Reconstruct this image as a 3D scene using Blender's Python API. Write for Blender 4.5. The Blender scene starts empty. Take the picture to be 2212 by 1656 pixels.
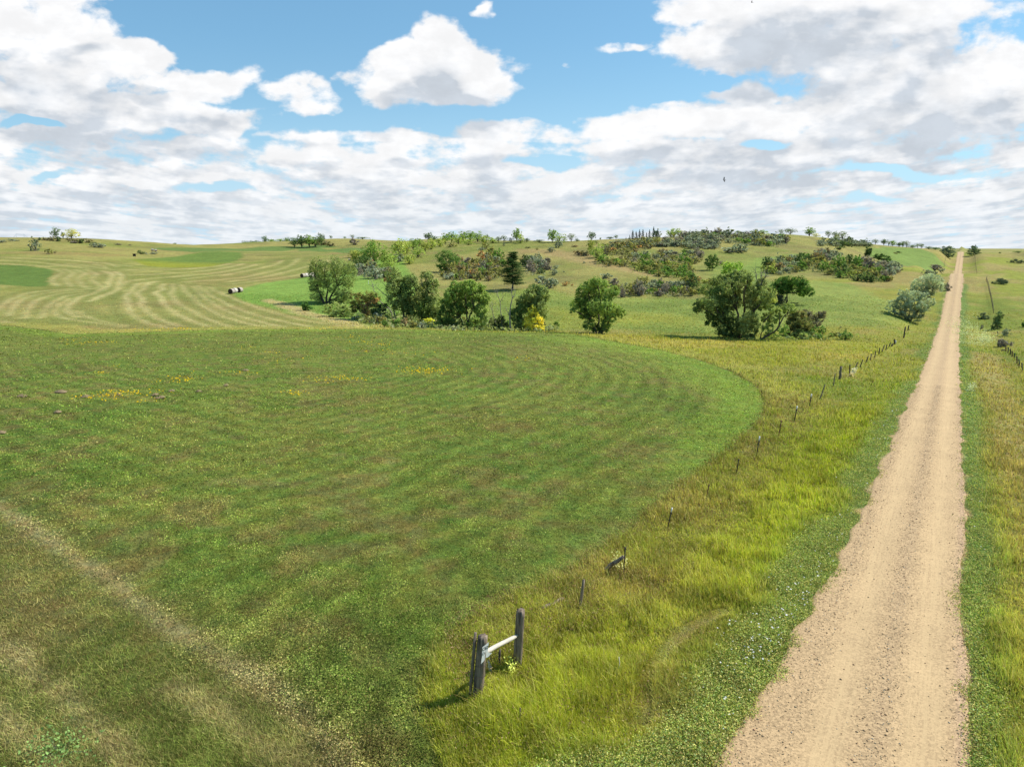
import bpy, bmesh, math, random
import numpy as np
from mathutils import Vector, Matrix
R = math.radians
rng = np.random.default_rng(7)
random.seed(7)
S = bpy.context.scene
COL = S.collection

# ------------------------------------------------------------------ camera
H = 11.0                                   # drone height above the road (m)
PITCH = R(11.6)
FPX = 1475.0                               # focal length in 2212-px-wide units
cam_d = bpy.data.cameras.new('camera')
cam = bpy.data.objects.new('camera', cam_d)
COL.objects.link(cam)
cam.location = (0, 0, H)
cam.rotation_euler = (R(90) - PITCH, 0, 0)
cam_d.sensor_width = 36
cam_d.lens = 36 * FPX / 2212
cam_d.clip_start = 0.1
cam_d.clip_end = 20000
S.camera = cam

# ------------------------------------------------------------------ light, exposure
SUN_AZ = R(72)      # clockwise from +Y (view direction) towards +X
SUN_EL = R(47)
sd = bpy.data.lights.new('sun', 'SUN')
sd.energy = 4.8
sd.angle = R(0.53)
sd.color = (1.0, 0.95, 0.87)
sun = bpy.data.objects.new('sun', sd)
COL.objects.link(sun)
sdir = Vector((math.sin(SUN_AZ) * math.cos(SUN_EL), math.cos(SUN_AZ) * math.cos(SUN_EL), math.sin(SUN_EL)))
sun.rotation_euler = sdir.to_track_quat('Z', 'Y').to_euler()
sun.location = (30, 0, 60)
S.view_settings.view_transform = 'Standard'
S.view_settings.look = 'None'
S.view_settings.exposure = 0.6
S.view_settings.gamma = 1
try:
    S.cycles.max_bounces = 6
    S.cycles.diffuse_bounces = 2
    S.cycles.transparent_max_bounces = 4
except Exception:
    pass

CP, SP = math.cos(PITCH), math.sin(PITCH)
def ray(u, v):
    a = (u - 1106) / FPX
    b = -(v - 828) / FPX
    return np.array([a, CP + b * SP, -SP + b * CP])

# ------------------------------------------------------------------ world: Nishita sky with a procedural cloud deck
def build_world():
    w = bpy.data.worlds.new('World')
    S.world = w
    w.use_nodes = True
    nt = w.node_tree
    nt.nodes.clear()
    L = nt.links.new
    def sock(n, i, val):
        if isinstance(val, (int, float)):
            n.inputs[i].default_value = val
        elif isinstance(val, tuple):
            n.inputs[i].default_value = val
        elif val is not None:
            L(val, n.inputs[i])
    def M(op, a, b=None, c=None, clamp=False):
        n = nt.nodes.new('ShaderNodeMath'); n.operation = op; n.use_clamp = clamp
        sock(n, 0, a); sock(n, 1, b)
        if c is not None: sock(n, 2, c)
        return n.outputs[0]
    def V(op, a, b=None, c=None):
        n = nt.nodes.new('ShaderNodeVectorMath'); n.operation = op
        sock(n, 0, a)
        if op == 'SCALE': sock(n, 3, b)
        elif b is not None: sock(n, 1, b)
        if c is not None: sock(n, 2, c)
        return n.outputs['Value'] if op == 'LENGTH' else n.outputs[0]
    def MR(x, a, b, c, d, smooth=True):
        n = nt.nodes.new('ShaderNodeMapRange')
        n.interpolation_type = 'SMOOTHSTEP' if smooth else 'LINEAR'
        sock(n, 0, x); sock(n, 1, a); sock(n, 2, b); sock(n, 3, c); sock(n, 4, d)
        return n.outputs[0]
    def XYZ(x, y, z):
        n = nt.nodes.new('ShaderNodeCombineXYZ'); sock(n, 0, x); sock(n, 1, y); sock(n, 2, z)
        return n.outputs[0]
    def NOISE(vec, scale, detail, rough=0.5, lac=2.0):
        n = nt.nodes.new('ShaderNodeTexNoise'); n.noise_dimensions = '2D'
        n.inputs['Scale'].default_value = scale
        n.inputs['Detail'].default_value = detail
        n.inputs['Roughness'].default_value = rough
        n.inputs['Lacunarity'].default_value = lac
        L(vec, n.inputs['Vector'])
        return n.outputs['Fac']
    def MIX(f, a, b):
        n = nt.nodes.new('ShaderNodeMix'); n.data_type = 'RGBA'
        sock(n, 0, f); sock(n, 6, a); sock(n, 7, b)
        return n.outputs[2]
    tc = nt.nodes.new('ShaderNodeTexCoord')
    sep = nt.nodes.new('ShaderNodeSeparateXYZ')
    L(tc.outputs['Generated'], sep.inputs[0])
    dx, dy, dz = sep.outputs
    yy = M('MAXIMUM', dy, 0.12)
    X = M('DIVIDE', dx, yy)
    Z = M('DIVIDE', dz, yy)
    Z = M('MAXIMUM', Z, -0.035)
    # cloud masses of the day, as soft ellipses of direction (azimuth tangent, elevation tangent)
    def pt(u, v):
        r = ray(u, v)
        return r[0] / r[1], r[2] / r[1]
    BL = CLOUDS
    # ragged warp of the direction so that the masses have torn edges
    P0 = XYZ(X, Z, 0.0)
    up0 = MR(Z, 0.05, 0.17, 0.0, 1.0)
    def density(zmul, zadd, fine=True):
        Zo = M('ADD', M('MULTIPLY', Z, zmul), zadd)
        P = XYZ(X, Zo, 0.0)
        q = M('DIVIDE', 1.0, M('ADD', Zo, 0.075))
        Q = XYZ(M('MULTIPLY', X, M('MULTIPLY', q, 1.4)), M('MULTIPLY', q, 0.72), 0.0)
        w1 = nt.nodes.new('ShaderNodeTexNoise'); w1.noise_dimensions = '2D'
        w1.inputs['Scale'].default_value = 6.0; w1.inputs['Detail'].default_value = 4 if fine else 1.5
        L(V('MULTIPLY', P, (1.0, 1.7, 1.0)), w1.inputs['Vector'])
        wv = V('SUBTRACT', w1.outputs['Color'], (0.5, 0.5, 0.5))
        Pw = V('ADD', P, V('MULTIPLY', wv, (0.12, 0.06, 0.0)))
        acc = MR(Zo, 0.125, 0.185, 0.42, -0.52)
        for (u, v, ru, rv, wt) in BL:
            if not fine and rv < 24: continue
            cx, cz = pt(u, v)
            e = V('MULTIPLY', V('SUBTRACT', Pw, (cx, cz, 0.0)), (FPX / ru, FPX / rv, 0.0))
            g = MR(V('LENGTH', e), 0.30, 1.40, wt - 0.52 if wt > 0 else wt, -0.52 if wt > 0 else 0.0)
            acc = M('MAXIMUM', acc, g) if wt > 0 else M('ADD', acc, g)
        n1 = NOISE(V('ADD', Q, V('SCALE', wv, 0.35)), 1.25, 8 if fine else 4, 0.58)
        Pb = V('MULTIPLY', P, (1.0, 1.55, 1.0))
        n2 = NOISE(Pb, 8.0, 8 if fine else 3, 0.60)
        vo = nt.nodes.new('ShaderNodeTexVoronoi'); vo.voronoi_dimensions = '2D'
        vo.feature = 'SMOOTH_F1'
        vo.inputs['Scale'].default_value = 13.0
        vo.inputs['Smoothness'].default_value = 0.65
        vo.inputs['Detail'].default_value = 3.0 if fine else 1.0
        vo.inputs['Roughness'].default_value = 0.6
        L(V('ADD', Pb, V('SCALE', wv, 0.07)), vo.inputs['Vector'])
        bil = M('SUBTRACT', 0.5, vo.outputs['Distance'])
        n1c = M('MULTIPLY', M('SUBTRACT', n1, 0.5), M('SUBTRACT', 1.8, M('MULTIPLY', up0, 0.7)))
        n2c = M('MULTIPLY', M('SUBTRACT', n2, 0.5), M('MULTIPLY', M('ADD', 0.35, up0), 1.35))
        bc = M('MULTIPLY', bil, M('ADD', M('MULTIPLY', up0, 0.32), 0.06))
        n4 = NOISE(V('MULTIPLY', P, (1.0, 2.1, 1.0)), 26.0, 5 if fine else 2, 0.6)
        bc = M('ADD', bc, M('MULTIPLY', M('SUBTRACT', n4, 0.5), M('SUBTRACT', 0.85, M('MULTIPLY', up0, 0.5))))
        return M('ADD', M('ADD', acc, n1c), M('ADD', n2c, bc))
    d0 = density(1.0, 0.0)
    d1 = density(1.06, 0.006, False)
    d2 = density(1.20, 0.016, False)
    alpha = MR(d0, -0.14, 0.30, 0.0, 1.0)
    # a cloud is grey where more of it stands above (towards its flat base), white at its tops
    occ = M('ADD', M('MULTIPLY', MR(d1, -0.15, 1.15, 0.0, 1.0), 0.35),
            M('MULTIPLY', MR(d2, -0.15, 1.2, 0.0, 1.0), 0.65))
    n3 = NOISE(V('MULTIPLY', P0, (1.0, 2.4, 1.0)), 6.5, 7, 0.6)
    occ = M('MULTIPLY', occ, MR(n3, 0.25, 0.75, 0.35, 1.5))
    occ = M('ADD', occ, MR(M('SUBTRACT', d2, d0), -0.35, 0.40, -0.26, 0.28), clamp=True)
    occ = M('ADD', occ, MR(Z, 0.02, 0.16, 0.08, 0.0), clamp=True)
    white = (0.655, 0.655, 0.66, 1)
    grey = (0.41, 0.445, 0.49, 1)
    cc = MIX(occ, white, grey)
    cc = V('SCALE', cc, MR(NOISE(V('MULTIPLY', P0, (1.0, 1.8, 1.0)), 16.0, 6, 0.6), 0.3, 0.7, 0.93, 1.05))
    # distance dims the contrast near the horizon
    cc = MIX(MR(Z, -0.02, 0.12, 0.36, 0.0), cc, (0.46, 0.535, 0.60, 1))
    sky = nt.nodes.new('ShaderNodeTexSky')
    sky.sky_type = 'NISHITA'
    sky.sun_disc = False
    sky.sun_elevation = SUN_EL
    sky.sun_rotation = SUN_AZ
    sky.altitude = 600
    sky.air_density = 1.0
    sky.dust_density = 0.6
    sky.ozone_density = 1.6
    skc = V('MULTIPLY', sky.outputs[0], (SKYK * 0.88, SKYK * 1.12, SKYK * 1.08))
    # thin milky air low down
    skc = MIX(MR(Z, 0.0, 0.22, 0.92, 0.30), skc, MIX(MR(Z, 0.0, 0.3, 0.0, 1.0), (0.38, 0.52, 0.64, 1), (0.165, 0.385, 0.62, 1)))
    col = MIX(M('MULTIPLY', alpha, 0.985), skc, cc)
    col = MIX(MR(Z, -0.034, -0.012, 1.0, 0.0), col, (0.46, 0.54, 0.60, 1))
    bg = nt.nodes.new('ShaderNodeBackground')
    bg.inputs[1].default_value = 1.0
    L(col, bg.inputs[0])
    out = nt.nodes.new('ShaderNodeOutputWorld')
    L(bg.outputs[0], out.inputs[0])
    w.cycles.sampling_method = 'MANUAL'
    w.cycles.sample_map_resolution = 256
SKYK = 0.085
CLOUDS = [  # u, v, radius u, radius v, weight
    (880, 165, 165, 60, 1.35), (1040, 155, 92, 68, 1.35), (965, 118, 95, 62, 1.3), (985, 190, 140, 44, 1.3), (860, 140, 115, 46, 1.4), (668, 204, 100, 44, 1.1), (632, 186, 58, 42, 1.05),
    (1056, 18, 22, 20, 0.9), (1190, 156, 18, 12, 0.8),
    (40, 90, 210, 110, 1.3), (150, 170, 250, 85, 1.25), (345, 120, 80, 44, 1.15), (420, 186, 130, 34, 1.1), (90, 5, 150, 30, 1.1), (230, 250, 360, 60, 1.25), (100, 300, 230, 34, 1.2), (500, 262, 110, 44, 1.1), (1640, 205, 150, 34, 1.2),
    (1580, 96, 230, 74, 1.2), (1320, 98, 110, 18, 1.0), (1490, 15, 130, 60, 1.1), (1850, 30, 460, 130, 1.35), (2030, 190, 420, 160, 1.3), (1700, 250, 330, 75, 1.25), (1400, 268, 270, 52, 1.2), (1130, 290, 220, 36, 1.1), (800, 305, 340, 26, 1.0),
    (1530, 178, 80, 9, -0.6), (1450, 205, 70, 10, -0.5),
    (140, 372, 90, 10, -0.75), (440, 400, 76, 15, -0.75), (1695, 322, 66, 14, -0.9), (1170, 350, 76, 12, -0.75),
    (1930, 378, 110, 12, -0.8), (1870, 435, 90, 12, -0.7), (70, 275, 90, 9, -0.9), (735, 262, 120, 12, -0.3),
]
build_world()

# ------------------------------------------------------------------ helpers
def tag(o, label=None, cat=None, group=None, kind=None):
    if label: o['label'] = label
    if cat: o['category'] = cat
    if group: o['group'] = group
    if kind: o['kind'] = kind
    return o
def lin(c):
    c = c / 255.0
    return c / 12.92 if c <= 0.04045 else ((c + 0.055) / 1.055) ** 2.4
def C(r, g, b, k=0.56):
    """base colour of a surface that shows as this sRGB value in the midday sun"""
    return np.array([lin(r) * k, lin(g) * k, lin(b) * k])
def mesh_np(name, verts, faces, mats=None, fmat=None, smooth=False):
    """faces: (n,3) or (n,4) int array"""
    me = bpy.data.meshes.new(name)
    verts = np.asarray(verts, dtype=np.float32)
    faces = np.asarray(faces, dtype=np.int32)
    n, k = faces.shape
    me.vertices.add(len(verts)); me.vertices.foreach_set('co', verts.ravel())
    me.loops.add(n * k); me.loops.foreach_set('vertex_index', faces.ravel())
    me.polygons.add(n)
    me.polygons.foreach_set('loop_start', np.arange(0, n * k, k, dtype=np.int32))
    me.polygons.foreach_set('loop_total', np.full(n, k, dtype=np.int32))
    if smooth: me.polygons.foreach_set('use_smooth', np.ones(n, dtype=bool))
    for m in (mats or []): me.materials.append(m)
    if fmat is not None: me.polygons.foreach_set('material_index', np.asarray(fmat, dtype=np.int32))
    me.update(calc_edges=True)
    return me
def link(name, me, parent=None, loc=(0, 0, 0)):
    o = bpy.data.objects.new(name, me)
    COL.objects.link(o)
    o.location = loc
    if parent is not None: o.parent = parent
    return o
def set_attr(me, name, arr, typ='FLOAT_COLOR', dom='POINT'):
    a = me.attributes.new(name, typ, dom)
    key = {'FLOAT_COLOR': 'color', 'FLOAT': 'value', 'FLOAT_VECTOR': 'vector'}[typ]
    if typ == 'FLOAT_COLOR' and arr.shape[1] == 3:
        arr = np.hstack([arr, np.ones((len(arr), 1))])
    a.data.foreach_set(key, np.ascontiguousarray(arr, dtype=np.float32).ravel())

_P = np.random.default_rng(99).random(65536).astype(np.float64)
def _h(ix, iy, s):
    return _P[((ix * 374761393 + iy * 668265263 + s * 974634777) ^ ((ix * 31 + iy * 17) << 5)) & 65535]
def vnoise(x, y, s=0):
    ix = np.floor(x).astype(np.int64); iy = np.floor(y).astype(np.int64)
    fx = x - ix; fy = y - iy
    fx = fx * fx * (3 - 2 * fx); fy = fy * fy * (3 - 2 * fy)
    a = _h(ix, iy, s); b = _h(ix + 1, iy, s); c = _h(ix, iy + 1, s); d = _h(ix + 1, iy + 1, s)
    return (a + (b - a) * fx) * (1 - fy) + (c + (d - c) * fx) * fy
def fbm(x, y, sc, oct=4, s=0, g=0.5):
    """fractal noise, about 0..1, feature size sc metres"""
    t = 0; a = 1; n = 0
    x = x / sc; y = y / sc
    for i in range(oct):
        t = t + a * vnoise(x * 1.0 + i * 17.3, y + i * 9.1, s + i)
        n += a; a *= g
        x, y = (x * 1.6 - y * 1.2), (x * 1.2 + y * 1.6)
    return t / n
def sstep(a, b, x):
    t = np.clip((x - a) / (b - a), 0, 1)
    return t * t * (3 - 2 * t)

# ------------------------------------------------------------------ lie of the land
def upt(u, v, t):
    """world point seen at (u, v) of the photograph at depth t along the view axis"""
    return np.array([0, 0, H]) + ray(u, v) * t
CTRL = [upt(*p) for p in [
    (0, 860, 54), (500, 862, 54), (1000, 865, 54), (1500, 860, 56), (0, 780, 75), (700, 782, 76), (1400, 780, 77), (1650, 820, 68),
    (-300, 860, 54), (-400, 720, 110), (0, 706, 108), (300, 716, 104), (600, 712, 106), (900, 713, 110), (1200, 720, 112), (1500, 735, 106), (1800, 742, 104),
    (1000, 1100, 29.5), (300, 1100, 29.5), (1500, 1100, 29.5), (2200, 1100, 29.5),
    (100, 660, 150), (300, 690, 126), (503, 634, 175), (655, 600, 225), (200, 590, 215), (400, 560, 300), (600, 545, 380), (-200, 600, 210),
    (350, 531, 480), (270, 527, 460), (100, 555, 265), (-200, 550, 270), (0, 514, 350), (100, 514, 350), (200, 519, 350), (290, 533, 340), (420, 545, 330), (-300, 515, 360),
    (560, 528, 560), (650, 526, 560), (700, 521, 560), (760, 516, 540), (900, 518, 430), (840, 530, 400), (700, 540, 460), (1000, 522, 380), (1100, 521, 350),
    (700, 655, 165), (770, 600, 215), (860, 692, 132), (1000, 709, 124), (1110, 716, 122), (1290, 719, 122), (1600, 729, 114), (1700, 656, 158), (1500, 650, 165), (1340, 690, 135),
    (1107, 622, 192), (960, 585, 245), (850, 570, 270), (870, 545, 310), (1280, 560, 255), (1200, 600, 212), (1450, 592, 212), (1550, 600, 205), (1400, 538, 295), (1500, 513, 335), (1500, 517, 410), (1350, 519, 330), (1350, 523, 400),
    (1250, 525, 325), (1250, 528, 400), (1180, 529, 325), (1040, 524, 360), (1650, 513, 335), (1650, 517, 410), (1750, 512, 355), (1850, 524, 370), (1720, 565, 265), (1650, 580, 235), (1850, 603, 212), (1900, 650, 160), (1800, 690, 132), (1900, 729, 112),
    (1800, 545, 310), (1910, 560, 330), (1985, 553, 400), (1985, 536, 460), (1900, 531, 420), (1940, 577, 238), (2010, 579, 350), (1975, 570, 345),
    (2180, 741, 108), (2200, 700, 138), (2200, 650, 168), (2190, 600, 212), (2190, 593, 365), (2190, 578, 395), (2190, 560, 430), (2130, 592, 370), (2350, 590, 370), (2200, 547, 450), (2130, 547, 460), (2350, 600, 215), (2350, 547, 450),
    (2180, 900, 50), (2400, 900, 50),
]]
CTRL += [np.array(p, float) for p in [(0, 0, 0), (0, -40, 0), (-40, -20, 0), (40, -20, 0.5), (0, 14, 0), (12, 14, 0), (-14, 14, 0), (-60, 20, -0.3), (40, 15, 0), (-120, -60, 0), (120, -60, 0), (-160, 60, -1), (140, 70, -2)]]
for az in np.arange(-60, 61, 12):
    for rr, zz in ((660, -4.0), (900, -9.0)):
        CTRL.append(np.array([rr * math.sin(R(az)), rr * math.cos(R(az)), zz]))
CTRL = np.array(CTRL)
def _U(r2):
    return np.where(r2 > 1e-9, r2 * np.log(np.maximum(r2, 1e-9)), 0.0)
def _fit():
    P = CTRL[:, :2] / 100.0
    n = len(P)
    A = np.zeros((n + 3, n + 3))
    d2 = ((P[:, None] - P[None]) ** 2).sum(-1)
    A[:n, :n] = _U(d2) + np.eye(n) * 0.002
    A[:n, n] = 1; A[:n, n + 1:] = P
    A[n, :n] = 1; A[n + 1:, :n] = P.T
    b = np.zeros(n + 3); b[:n] = CTRL[:, 2]
    return np.linalg.solve(A, b)
_W = _fit()
# road: a straight line; lateral coordinate s (right positive), along coordinate q
RD = np.array([0.6467, 1.0]); RD /= np.linalg.norm(RD)
RO = np.array([29.6, 46.5])
def road_sq(x, y):
    rx = x - RO[0]; ry = y - RO[1]
    return rx * RD[1] - ry * RD[0], rx * RD[0] + ry * RD[1] + 55.1
RQ = []
for (t, v, u) in [(48, 900, 2016.7), (71, 820, 2036), (92, 774, 2045.8), (140, 705, 2057.6), (168, 657, 2062), (190, 627, 2065), (213, 596, 2068), (222, 588.5, 2069), (383, 588, 2072), (430, 570, 2073.5), (500, 545, 2076)]:
    p = upt(u, v, t)
    RQ.append((road_sq(p[0], p[1])[1], p[2]))
q222 = [q for q, z in RQ][7]
RQ = [(-200, 0), (0, 0), (25, 0.0)] + RQ[:8] + [(q222 + 18, -1.5), (q222 + 60, -9), (q222 + 120, -10)] + RQ[8:] + [(RQ[-1][0] + 25, RQ[-1][1] + 0.1), (RQ[-1][0] + 150, -6), (RQ[-1][0] + 400, -12)]
RQ = np.array(RQ)
def road_z(q):
    # smooth piecewise interpolation
    z = 0
    for o, wt in ((-6, .2), (-3, .2), (0, .2), (3, .2), (6, .2)):
        z = z + wt * np.interp(q + o, RQ[:, 0], RQ[:, 1])
    return z
def far_z(r):
    return -9 - (r - 900) * 0.004
def height(x, y):
    x = np.asarray(x, float); y = np.asarray(y, float)
    shp = x.shape
    x = x.ravel(); y = y.ravel()
    out = np.empty(len(x))
    P = CTRL[:, :2] / 100.0
    n = len(P)
    for i in range(0, len(x), 40000):
        X = x[i:i + 40000]; Y = y[i:i + 40000]
        r = np.hypot(X, Y)
        k = np.minimum(1.0, 880 / np.maximum(r, 1))
        Xc = X * k / 100; Yc = Y * k / 100
        d2 = (Xc[:, None] - P[None, :, 0]) ** 2 + (Yc[:, None] - P[None, :, 1]) ** 2
        z = _U(d2) @ _W[:n] + _W[n] + _W[n + 1] * Xc + _W[n + 2] * Yc
        back = sstep(-40, -200, Y)          # behind the camera: gently flat
        z = z * (1 - back)
        z = np.where(r > 880, z + (far_z(r) - far_z(880)) * 1.0, z)
        rough = (fbm(X, Y, 28, 3, 5) - 0.5) * 0.9 * sstep(120, 260, r) + (fbm(X, Y, 5, 3, 11) - 0.5) * 0.16
        z = z + rough
        s, q = road_sq(X, Y)
        a = np.abs(s)
        inroad = 1 - sstep(2.6, 14, a)
        rz = road_z(q)
        ditch = -0.35 * np.exp(-((a - 6.5) / 2.2) ** 2)
        z = z * (1 - inroad) + (rz + ditch) * inroad
        out[i:i + 40000] = z
    return out.reshape(shp)
_TS = np.concatenate([np.arange(9, 60, 0.25), np.arange(60, 260, 0.7), np.arange(260, 700, 1.5)])
def hit(u, v):
    d = ray(u, v)
    x = d[0] * _TS; y = d[1] * _TS; z = H + d[2] * _TS
    h = height(x, y)
    k = np.nonzero(z < h)[0]
    if len(k) == 0: return None
    k = k[0]
    if k == 0: return _TS[0]
    a = (z - h)[k - 1]; b = (h - z)[k]
    return _TS[k - 1] + (_TS[k] - _TS[k - 1]) * a / max(a + b, 1e-6)
def at(u, v, t=None, dt=320):
    """ground point seen at (u, v); with t: ground point under that ray at depth t"""
    if t is None:
        t = hit(u, v)
        if t is None: t = dt
    d = ray(u, v) * t
    return np.array([d[0], d[1], float(height(np.array([d[0]]), np.array([d[1]]))[0])]), t

# ------------------------------------------------------------------ what grows where (regions in plan, colours are the plants' own)
def plan(pts):
    out = []
    for p in pts:
        if len(p) == 3:
            d = ray(p[0], p[1]) * p[2]; out.append((d[0], d[1]))
        else:
            q, t = at(p[0], p[1]); out.append((q[0], q[1]))
    return np.array(out)
def sdist(poly, x, y):
    """signed distance, positive inside"""
    d = np.full(len(x), 1e9); inside = np.zeros(len(x), bool)
    n = len(poly)
    for i in range(n):
        ax, ay = poly[i]; bx, by = poly[(i + 1) % n]
        ex, ey = bx - ax, by - ay
        wx, wy = x - ax, y - ay
        t = np.clip((wx * ex + wy * ey) / (ex * ex + ey * ey + 1e-9), 0, 1)
        d = np.minimum(d, (wx - t * ex) ** 2 + (wy - t * ey) ** 2)
        c = ((ay > y) != (by > y))
        xi = ax + (y - ay) * ex / (ey if abs(ey) > 1e-9 else 1e-9)
        inside ^= c & (x < xi)
    d = np.sqrt(d)
    return np.where(inside, d, -d)
def pdist(line, x, y):
    d = np.full(len(x), 1e9)
    for i in range(len(line) - 1):
        ax, ay = line[i]; bx, by = line[i + 1]
        ex, ey = bx - ax, by - ay
        wx, wy = x - ax, y - ay
        t = np.clip((wx * ex + wy * ey) / (ex * ex + ey * ey + 1e-9), 0, 1)
        d = np.minimum(d, (wx - t * ex) ** 2 + (wy - t * ey) ** 2)
    return np.sqrt(d)
def smooth_line(pts, k=6):
    pts = np.asarray(pts, float)
    if len(pts) < 3: return pts
    P = np.vstack([2 * pts[0] - pts[1], pts, 2 * pts[-1] - pts[-2]])
    out = []
    for i in range(1, len(P) - 2):
        p0, p1, p2, p3 = P[i - 1:i + 3]
        for j in range(k):
            t = j / k
            out.append(0.5 * ((2 * p1) + (-p0 + p2) * t + (2 * p0 - 5 * p1 + 4 * p2 - p3) * t * t + (-p0 + 3 * p1 - 3 * p2 + p3) * t ** 3))
    out.append(P[-2])
    return np.array(out)

Z1 = lambda pts: [(x * 0.26666, 442.4 + y * 0.26666) for x, y in pts]
ALF = [(1200, 719), (1300, 733), (1400, 751), (1500, 775), (1580, 803), (1630, 832), (1652, 866), (1640, 905), (1580, 965), (1500, 1025), (1420, 1085), (1350, 1155), (1270, 1210), (1190, 1255), (1100, 1300),
       (1010, 1335), (950, 1380), (925, 1440), (912, 1500), (925, 1570), (960, 1640), (1040, 1756)]
R_ALF = plan(ALF + [(-900, 1756), (-900, 900), (-500, 720), (0, 702), (150, 722), (400, 714), (700, 711), (1000, 716)])
R_MOWN = plan([(0, 1090), (130, 1180), (270, 1290), (420, 1385), (560, 1460), (700, 1560), (830, 1756), (-900, 1756), (-900, 900)])
R_EDGE = plan([(1050, 719), (1300, 733), (1500, 775), (1630, 832), (1652, 866), (1640, 905), (1500, 1025), (1420, 1085), (1400, 1030), (1500, 960), (1540, 880), (1440, 800), (1300, 752)])
R_LUSH = plan([(1350, 1155), (1190, 1255), (1010, 1335), (925, 1440), (860, 1480), (800, 1400), (900, 1320), (1100, 1230), (1280, 1110)])
R_HAY = plan([(-400, 560, 240), (0, 541), (300, 553), (420, 562), (470, 568), (560, 570), (620, 560), (680, 553), (730, 545), (712, 538), (640, 535), (560, 533), (680, 528), (740, 536), (820, 542), (860, 548), (790, 572), (700, 592), (650, 602), (560, 615), (500, 633),
              (520, 648), (600, 668), (700, 694), (790, 712), (700, 711), (400, 714), (150, 722), (0, 702), (-400, 705)])
R_HAYGREEN1 = plan([(-300, 560, 230), (0, 571), (60, 574), (112, 582), (116, 590), (104, 602), (100, 618), (60, 619), (0, 615), (-300, 612, 190)])
R_HAYGREEN2 = plan([(280, 560), (380, 554), (470, 543), (520, 545), (526, 556), (500, 566), (455, 576), (390, 578), (320, 575)])
R_FARGREEN = plan([(315, 536), (420, 535), (560, 533), (700, 528), (730, 533), (640, 538), (530, 543), (420, 545), (350, 540)])
R_FARGREEN2 = plan([(640, 540), (690, 534), (780, 536), (800, 545), (740, 547)])
R_LUSHL = plan([(500, 633), (560, 613), (650, 600), (700, 588), (790, 570), (860, 548), (900, 600), (905, 650), (800, 700), (790, 714), (700, 694), (600, 668), (520, 648)])
R_REED = plan([(566, 648), (585, 646), (640, 658), (700, 680), (780, 695), (800, 712), (760, 711), (690, 692), (620, 670)])
R_MEADOW = plan([(880, 640), (980, 640), (1100, 625), (1180, 620), (1240, 640), (1310, 640), (1400, 645), (1500, 645), (1560, 640), (1600, 615), (1530, 600), (1540, 575), (1640, 556), (1740, 548), (1790, 548), (1680, 562), (1620, 590), (1680, 612), (1760, 606), (1840, 614), (1900, 640),
                 (1960, 690), (1900, 706), (1760, 705), (1640, 720), (1500, 722), (1340, 712), (1240, 712), (1180, 716), (1000, 712), (860, 712), (830, 690)])
R_MEADLOW = plan([(1180, 668), (1350, 675), (1500, 684), (1500, 700), (1350, 700), (1180, 705)])
R_DRYRIM = plan([(900, 717), (1200, 717), (1500, 730), (1650, 737), (1900, 739), (1960, 742), (1900, 775), (1700, 790), (1560, 790), (1450, 762), (1300, 734), (1200, 719)])
R_RIDGE = plan([(1195, 545), (1290, 560), (1390, 585), (1450, 600), (1380, 595), (1270, 572), (1180, 552)])
R_RIDGE2 = plan([(1120, 537), (1200, 540), (1290, 552), (1300, 562), (1200, 550), (1110, 545)])
R_SWATH = plan([(1560, 600), (1640, 558), (1790, 548), (1740, 556), (1690, 575), (1640, 604)])
R_FIELDR = plan([(1905, 533), (1985, 537), (2030, 562), (2045, 572), (2030, 579), (1960, 576), (1915, 566), (1870, 550)])
R_VERGE_DK = plan([(1270, 1180), (1400, 1060), (1520, 980), (1620, 900), (1680, 860), (1760, 870), (1700, 960), (1600, 1080), (1500, 1180), (1380, 1290), (1240, 1330), (1100, 1380), (1010, 1440), (1000, 1340), (1150, 1280)])
R_BRIGHT = plan([(1700, 1000), (1850, 880), (1930, 830), (1900, 950), (1830, 1060), (1780, 1130), (1700, 1200), (1600, 1300), (1560, 1230), (1640, 1120)])
R_BLADES = plan([(960, 1450), (1050, 1500), (1180, 1380), (1360, 1370), (1420, 1420), (1380, 1560), (1400, 1700), (960, 1700), (920, 1520)])
TRACKS = [plan([(-60, 1050), (30, 1115), (150, 1200), (300, 1300), (450, 1410), (600, 1510), (700, 1600), (760, 1700)]),
          plan([(-100, 1310), (0, 1390), (140, 1500), (260, 1620), (340, 1740)]),
          plan([(380, 1480), (520, 1560), (640, 1650), (720, 1740)]),
          plan([(-60, 1500), (80, 1600), (160, 1740)]),
          plan([(1385, 1560), (1392, 1480), (1440, 1400), (1500, 1350), (1560, 1320)])]
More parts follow.
